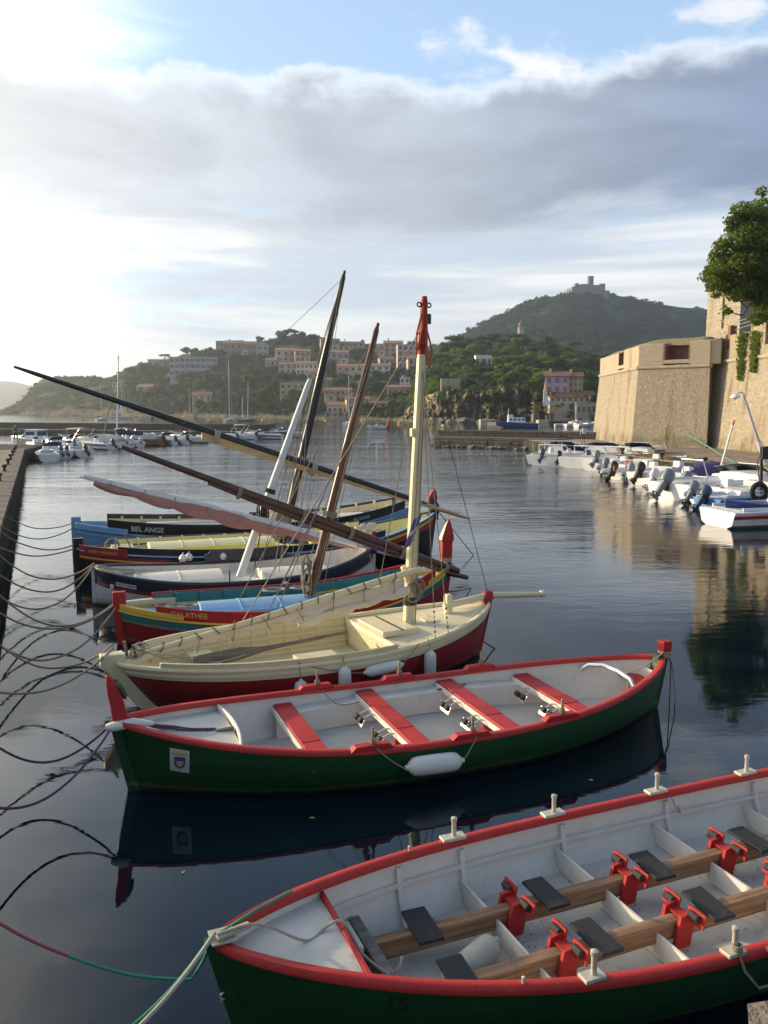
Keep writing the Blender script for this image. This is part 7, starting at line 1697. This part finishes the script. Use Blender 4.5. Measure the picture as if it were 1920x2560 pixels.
bundle(e_, mi @ a, mi @ b, .22, 'navy cover', 3, 'boom_cover', ties=3, prof=lambda t: 1.2 - .6 * t); MB().tube([mi @ at(258, 1088, e_.location.y), mi @ at(283, 975, e_.location.y)], .06, 6).build('furled_jib', 'rope white', e_)

# ------------------------------------------------------------------ yachts and boats out in the bay
def yacht(label, x0, x1, ywl, mast_x, ymast, hull='gelcoat', deg=0, sail=None, extra=None, group='yachts at anchor in the bay'):
    c = PZ((x0 + x1) / 2, ywl); w = (x1 - x0) * c.y / FPX; Lh = max(6.5, w); a = R(deg); e = empty('sailing_yacht', c, a, label, 'yacht', group); s = Lh / 9
    craft_hull(Lh, Lh * .15, 1.0 * s, .3 * s, e, hull, 'stripe blue' if hull == 'gelcoat' else None); MB().box((0, 0, 1.25 * s), (Lh * .36, Lh * .16, .5 * s), None, (.8, .7)).build('cabin', 'gelcoat', e, smooth=0, bevel=.05)
    for sd in (-1, 1): MB().box((0, sd * Lh * .073, 1.28 * s), (Lh * .26, .05, .16 * s)).build('cabin_window', 'tinted glass', e, smooth=0)
    mi = (Matrix.Translation(c) @ Matrix.Rotation(a, 4, 'Z')).inverted(); t = mi @ at(mast_x, ymast, c.y); b0 = Vector((t.x * .6 if abs(t.x) < 2 else t.x, 0, .9 * s)); t.y = 0
    MB().tube([b0, t], [.10, .07], 8).build('mast', 'mast white', e)
    for x in (-Lh * .48, Lh * .5): MB().tube([t, Vector((x, 0, 1.1 * s))], .03, 4).build('stay', 'rope', e)
    MB().tube([b0 + Vector((0, 0, 1.0)), Vector((-Lh * .42, 0, 2.1 * s))], .07, 6).build('boom', 'mast white', e); bundle(e, b0 + Vector((-.2, 0, 1.15)), Vector((-Lh * .40, 0, 2.25 * s)), .16, 'stripe blue' if hull == 'gelcoat' else 'grey cover', 2, 'sail_cover', n=16, ties=2)
    if sail: p = [mi @ at(*q, c.y) for q in sail]; MB().add([p[0], p[1], p[2]], [(0, 1, 2)]).build('sail', 'awning white', e, smooth=0, solid=.05)
    if extra == 'jib': MB().tube([t * .97 + Vector((0, 0, 0)), Vector((Lh * .46, 0, 1.3 * s))], .14, 6).build('furled_jib', 'stripe blue', e)
    if extra == 'ketch': MB().tube([Vector((-Lh * .2, 0, 1)), Vector((-Lh * .2, 0, t.z * .62))], .08, 6).build('mizzen_mast', 'mast white', e)
    return e
yacht('small white yacht with one bare mast, leftmost in the bay', 242, 270, 1051, 247, 959, deg=60)
yacht('white yacht with a small white sail behind the breakwater', 277, 326, 1048, 303, 948, sail=((297, 1031), (308, 1031), (303, 1000)), deg=5)
yacht('distant yacht with dark mast behind the bare wooden mast', 452, 476, 1041, 463, 985, deg=60)
yacht('white yacht with a tall mast and blue furled jib left of the green hull', 555, 590, 1053, 580, 889, extra='jib', deg=70)
yacht('green-hulled yacht with a single mast in the bay', 594, 638, 1054, 620, 955, hull='teal green', deg=8, extra='ketch')
yacht('white yacht seen between the dark masts', 854, 890, 1063, 879, 930, deg=75)
craft('motor_boat', 'white motor boat with people aboard beside the red buoy', (966, 1073), 4.2, 178, 'open', motors=0, cat='motor boat', Bm=.9)
craft('motor_boat', 'lone white speck of a boat far out at the left', (30, 1037), 7, 160, 'cuddy', motors=0)
bw = lambda x, y, r_, mat, label: tag(MB().lathe([(.02, -r_), (r_ * .8, -r_ * .6), (r_, 0), (r_ * .8, r_ * .6), (.02, r_)], n=12).build('buoy', mat, None, PZ(x, y) + Vector((0, 0, r_ * .4))), label, 'buoy')
o = MB().lathe([(.5, -.3), (.5, .9), (.35, 1.0), (.32, 1.7), (.05, 1.8)], n=14).build('buoy', 'stripe red', None, PZ(971, 1073)); tag(o, 'red channel buoy right of the white motor boat', 'buoy')
for i, (x, y, w) in enumerate(((814, 1052, 'left of the beach'), (905, 1052, 'below the arcade'), (998, 1058, 'between mast and rocks'), (1108, 1066, 'right of the cream mast'), (656, 1051, 'beside the green yacht'), (522, 1049, 'left of the tall yacht'))): bw(x, y, .42, 'bright yellow', 'small yellow mooring buoy in the bay ' + w)
# the blue trawler at the landing
tp = PZ(1292, 1069); tl = 103 * tp.y / FPX; tr_ = empty('fishing_boat', tp, R(180), 'blue fishing boat with white wheelhouse at the landing stage', 'fishing boat')
craft_hull(tl, tl * .16, 1.05, .55, tr_, 'stripe blue'); MB().box((tl * .02, 0, 1.75), (tl * .42, tl * .20, 1.3), None, (.94, .9)).build('wheelhouse', 'gelcoat', tr_, smooth=0, bevel=.06)
MB().box((tl * .16, 0, 2.7), (tl * .13, tl * .16, .8), None, (.9, .9)).build('bridge', 'gelcoat', tr_, smooth=0, bevel=.05)
for i in range(4): MB().box((-tl * .14 + i * tl * .10, tl * .098, 1.95), (tl * .055, .06, .4)).build('window', 'tinted glass', tr_, smooth=0)
MB().tube([(tl * .22, 0, 2.2), (tl * .20, 0, 4.6)], .08, 8).build('mast', 'gelcoat', tr_); MB().tube([(-tl * .35, 0, 1.2), (-tl * .35, 0, 3.0), (-tl * .25, 0, 3.0)], .07, 8).build('gantry', 'gelcoat', tr_); MB().tube([(tl * .2, 0, 4.5), (tl * .5, 0, 1.7)], .025, 4).build('stay', 'rope', tr_)
for i, (x, y, Lb, k, lb) in enumerate(((1388, 1066, 4.5, 'dinghy', 'first small white boat right of the landing pier'), (1412, 1067, 5.5, 'cuddy', 'second white boat right of the landing pier'), (1440, 1068, 6, 'cuddy', 'third white boat right of the landing pier'), (1462, 1066, 4.5, 'open', 'fourth small boat beside the bastion'), (1478, 1064, 5, 'cuddy', 'last small boat touching the bastion edge'), (1425, 1060, 5, 'open', 'small boat behind the white boats near the bastion'))): craft('motor_boat', lb, (x, y), Lb, 12 + 9 * (i % 3), k, motors=0, group='small boats beyond the jetty')
# ------------------------------------------------------------------ people
for nm, c in (('skin', (.42, .25, .17)), ('cloth green', (.04, .22, .07)), ('cloth navy', (.03, .04, .09)), ('cloth light', (.50, .52, .55)), ('cloth dark', (.05, .045, .04)), ('cloth tan', (.30, .21, .13)), ('hair', (.03, .02, .015))): paint(nm, c, .8, .1, 8, 0, 0)
def person(label, loc, rz, shirt, trousers, shorts=True, arm=.3, h=1.74, stride=.06):
    k = h / 1.75
    J = {'pel': (0, 0, .95), 'bel': (0, 0, 1.1), 'che': (0, .0, 1.32), 'neck': (0, 0, 1.48), 'chin': (0, -.01, 1.55), 'head': (0, -.015, 1.65), 'crown': (0, -.005, 1.72)}
    E_ = [('pel', 'bel'), ('bel', 'che'), ('che', 'neck'), ('neck', 'chin'), ('chin', 'head'), ('head', 'crown')]
    Rr = {'pel': (.155, .11), 'bel': (.14, .10), 'che': (.165, .11), 'neck': (.055, .055), 'chin': (.065, .075), 'head': (.082, .098), 'crown': (.055, .065)}
    for s, sd in (('l', 1), ('r', -1)):
        st = stride * sd
        J.update({'hip' + s: (.10 * sd, 0, .88), 'kne' + s: (.11 * sd, -.02 - st, .49), 'ank' + s: (.115 * sd, .02 - st * 1.5, .09), 'toe' + s: (.12 * sd, -.15 - st * 1.5, .035), 'sho' + s: (.19 * sd, 0, 1.42), 'elb' + s: (.25 * sd, -.02 - arm * .12, 1.13), 'wri' + s: (.24 * sd, -.06 - arm * .55, .95 + arm * .25), 'han' + s: (.235 * sd, -.10 - arm * .65, .88 + arm * .26), 'thu' + s: (.20 * sd, -.12 - arm * .60, .90 + arm * .28)})
        E_ += [('pel', 'hip' + s), ('hip' + s, 'kne' + s), ('kne' + s, 'ank' + s), ('ank' + s, 'toe' + s), ('che', 'sho' + s), ('sho' + s, 'elb' + s), ('elb' + s, 'wri' + s), ('wri' + s, 'han' + s), ('wri' + s, 'thu' + s)]
        Rr.update({'hip' + s: (.095, .095), 'kne' + s: (.06, .06), 'ank' + s: (.042, .042), 'toe' + s: (.045, .032), 'sho' + s: (.07, .07), 'elb' + s: (.045, .045), 'wri' + s: (.032, .032), 'han' + s: (.035, .022), 'thu' + s: (.014, .014)})
    nm = list(J); me = bpy.data.meshes.new('person'); me.from_pydata([tuple(c * k for c in J[n]) for n in nm], [(nm.index(a), nm.index(b)) for a, b in E_], [])
    o = bpy.data.objects.new('person_tmp', me); COL.objects.link(o); sk = o.modifiers.new('skin', 'SKIN')
    if not me.skin_vertices: 
        bm = bmesh.new(); bm.from_mesh(me); bm.verts.layers.skin.verify(); bm.to_mesh(me); bm.free()
    for i, n in enumerate(nm): sv = me.skin_vertices[0].data[i]; sv.radius = tuple(r * k for r in Rr[n]); sv.use_root = (n == 'pel')
    o.modifiers.new('sub', 'SUBSURF').levels = 1; o.modifiers['sub'].render_levels = 1
    dg = bpy.context.evaluated_depsgraph_get(); dg.update(); m2 = bpy.data.meshes.new_from_object(o.evaluated_get(dg)); bpy.data.objects.remove(o); m2.name = 'person'
    for mt in ('skin', shirt, trousers, 'hair', 'cloth dark'): m2.materials.append(MATS[mt])
    for p in m2.polygons:
        c = p.center / k; i = 0
        if c.z > 1.66 or (c.z > 1.58 and c.y > .03): i = 3
        elif c.z > 1.47: i = 0
        elif c.z > 1.0 and abs(c.x) < .30 and (abs(c.x) < .2 or c.z > 1.2): i = 1
        elif (.52 if shorts else .10) < c.z <= 1.0 and abs(c.x) < .205: i = 2
        elif c.z <= .09: i = 4
        p.material_index = i; p.use_smooth = True
    p_ = bpy.data.objects.new('person', m2); COL.objects.link(p_); p_.location = loc; p_.rotation_euler = (0, 0, rz); return tag(p_, label, 'person')
person('person in a green shirt and dark shorts standing on the left quay', at(40, 1109, 73), R(60), 'cloth green', 'cloth navy', True, .5)
pb_ = at(371, 1060, 140); person('person in dark clothes standing on top of the left breakwater', (pb_.x, 142.3, 2.0), R(20), 'cloth tan', 'cloth dark', False, .2)
person('person in a light shirt and dark shorts beside the bastion foot', (at(1458, 1100, 77).x, 77, 1.0), R(-30), 'cloth light', 'cloth navy', True, .2)
w_ = PZ(958, 1073); person('person in dark clothes standing in the white motor boat', (w_.x - .3, w_.y, .62), R(90), 'cloth dark', 'cloth navy', True, .3, 1.6); person('person in tan clothes sitting low in the white motor boat', (w_.x - 1.4, w_.y, .25), R(90), 'cloth tan', 'cloth navy', True, .6, 1.6)

# ------------------------------------------------------------------ mooring lines
def quay(s, z=1.05): p = QA + qd * s; return Vector((p.x, p.y, z))
def bw_(M, p): return M @ Vector(p)
def end(b, z=None, y=0.0, dx=0.0): e, h, M = b; zz = h.zl + .06 if z is None else z; return M @ Vector((-h.xe(h.zl, True) + .02 + dx, y, zz))
ML = 'mooring lines to the left quay'
def mline(a, s, sag, r, mat, label, z=1.05, zq=None, n=22): 
    rope('mooring_line', [p + Vector((.012 * mnoise.noise(p * 2.1), .012 * mnoise.noise(p * 1.7 + Vector((5, 0, 0))), .03 * mnoise.noise(p * 1.3 + Vector((0, 3, 0))))) for p in catenary(a, quay(s, z), sag * (.8 + .45 * (len(label) % 7) / 6), n)], r, mat, label, cat='mooring line', group=ML)
mline(end(BG, .95), 22.0, .25, .016, 'rope', 'upper grey mooring line from the blue sternpost'); mline(end(BG, .80), 19.5, .30, .016, 'rope', 'lower grey mooring line from the blue sternpost')
mline(end(BF, .85), 18.5, .35, .018, 'rope', 'upper mooring line from the black sternpost'); mline(end(BF, .75), 15.8, .25, .018, 'rope', 'lower mooring line from the black sternpost')
mline(end(BE, .90), 15.2, .62, .018, 'rope', 'upper sagging mooring line from the white and black boat'); mline(end(BE, .88), 13.2, .66, .018, 'rope', 'middle sagging mooring line from the white and black boat'); mline(end(BE, .86), 11.2, .55, .018, 'rope', 'lower mooring line from the white and black boat')
mline(end(BD, .80), 11.6, .52, .018, 'rope', 'upper mooring line from the red sternpost'); mline(end(BD, .78), 10.0, .66, .018, 'rope', 'middle mooring line from the red sternpost'); mline(end(BD, .74), 8.2, .62, .018, 'rope', 'lower mooring line from the red sternpost')
mline(end(BC, .98), 8.6, .62, .015, 'rope', 'upper mooring line from the cream sternpost'); mline(end(BC, .92), 5.4, .42, .015, 'rope', 'lower mooring line from the cream sternpost')
mline(end(midB, .86), 4.7, .52, .014, 'rope purple', 'upper purple mooring line from the crested rowing boat'); mline(end(midB, .84), 2.6, .50, .014, 'rope purple', 'lower purple mooring line from the crested rowing boat')
ea, ha, Ma = nearA; tipA = Ma @ Vector((-ha.xe(.76, True), 0, .82))
g0 = PZ(172, 2390, .55); g1 = PZ(478, 2448, .42); r0 = PZ(-60, 2270, .85)
rope('mooring_line', [r0.lerp(g0, k / 8) - Vector((0, 0, .03 * math.sin(math.pi * k / 8))) for k in range(9)], .011, 'rope red', 'red mooring line at the lower left running into a green one', cat='mooring line', group=ML)
rope('mooring_line', [g0.lerp(g1, k / 8) - Vector((0, 0, .05 * math.sin(math.pi * k / 8))) for k in range(9)] + [g1.lerp(tipA, k / 6) - Vector((0, 0, .03 * math.sin(math.pi * k / 6))) for k in range(1, 7)] + [Ma @ Vector((-ha.xe(.76, True) + .35 + .1 * k, .22 + .07 * k, .80 - .02 * k)) for k in range(4)], .011, 'rope green', 'green mooring line joined to the red one, ending on the near bow', cat='mooring line', group=ML)
rope('mooring_line', catenary(tipA + Vector((0, 0, .02)), PZ(215, 2640, .75), .10, 14), .011, 'rope green', 'green line slanting down from the near bow to the lower edge', cat='mooring line', group=ML)
rope('mooring_line', catenary(tipA + Vector((.02, -.03, .05)), PZ(240, 2660, .8), .07, 14), .014, 'rope white', 'pale rope slanting down from the near bow to the lower edge', cat='mooring line', group=ML)
# anchor lines on the seaward side
AL = 'anchor lines off the bows'
c0 = BC[2] @ Vector((BC[1].xe(.2, False), 0, .30)); rope('anchor_line', catenary(c0, PZ(1240, 1622, -.02), .02, 6), .012, 'rope dark', 'dark anchor line off the cream and red bow', cat='anchor line', group=AL)
d0_ = BD[2] @ Vector((BD[1].xe(.4, False), 0, .5)); rope('anchor_line', catenary(d0_, PZ(1180, 1470, -.02), .02, 6), .012, 'rope dark', 'dark anchor line off the red and teal bow', cat='anchor line', group=AL)
# a few leaves afloat
for i, (x, y) in enumerate(((780, 2045), (458, 2181), (1478, 1950), (1640, 1700), (1380, 1640))):
    p = PZ(x, y, .004); o = MB().add([(-.03, 0, 0), (0, -.015, .004), (.035, 0, .002), (0, .018, .005)], [(0, 1, 2), (0, 2, 3)]).build('floating_leaf', 'signal yellow', None, p, (0, 0, i * 1.3), smooth=0); tag(o, 'yellow leaf floating on the dark water beside the rowing boats', 'leaf', 'floating leaves')
# ------------------------------------------------------------------ haze
def make_haze():
    m = bpy.data.materials.new('haze'); m.use_nodes = True; m.node_tree.nodes.clear(); t = NT(m.node_tree)
    out = t.node('ShaderNodeOutputMaterial'); v = t.node('ShaderNodeVolumePrincipled')
    v.inputs['Color'].default_value = (.82, .91, 1.0, 1); v.inputs['Density'].default_value = HAZE; v.inputs['Anisotropy'].default_value = .68
    t.l.new(v.outputs[0], out.inputs['Volume'])
    o = MB().box((200, 1500, 105), (6400, 6100, 230)).build('haze', m, smooth=0); tag(o, kind='stuff')
HAZE = 0.00026
make_haze()
SC.cycles.volume_bounces = 0
SC.cycles.max_bounces = 8
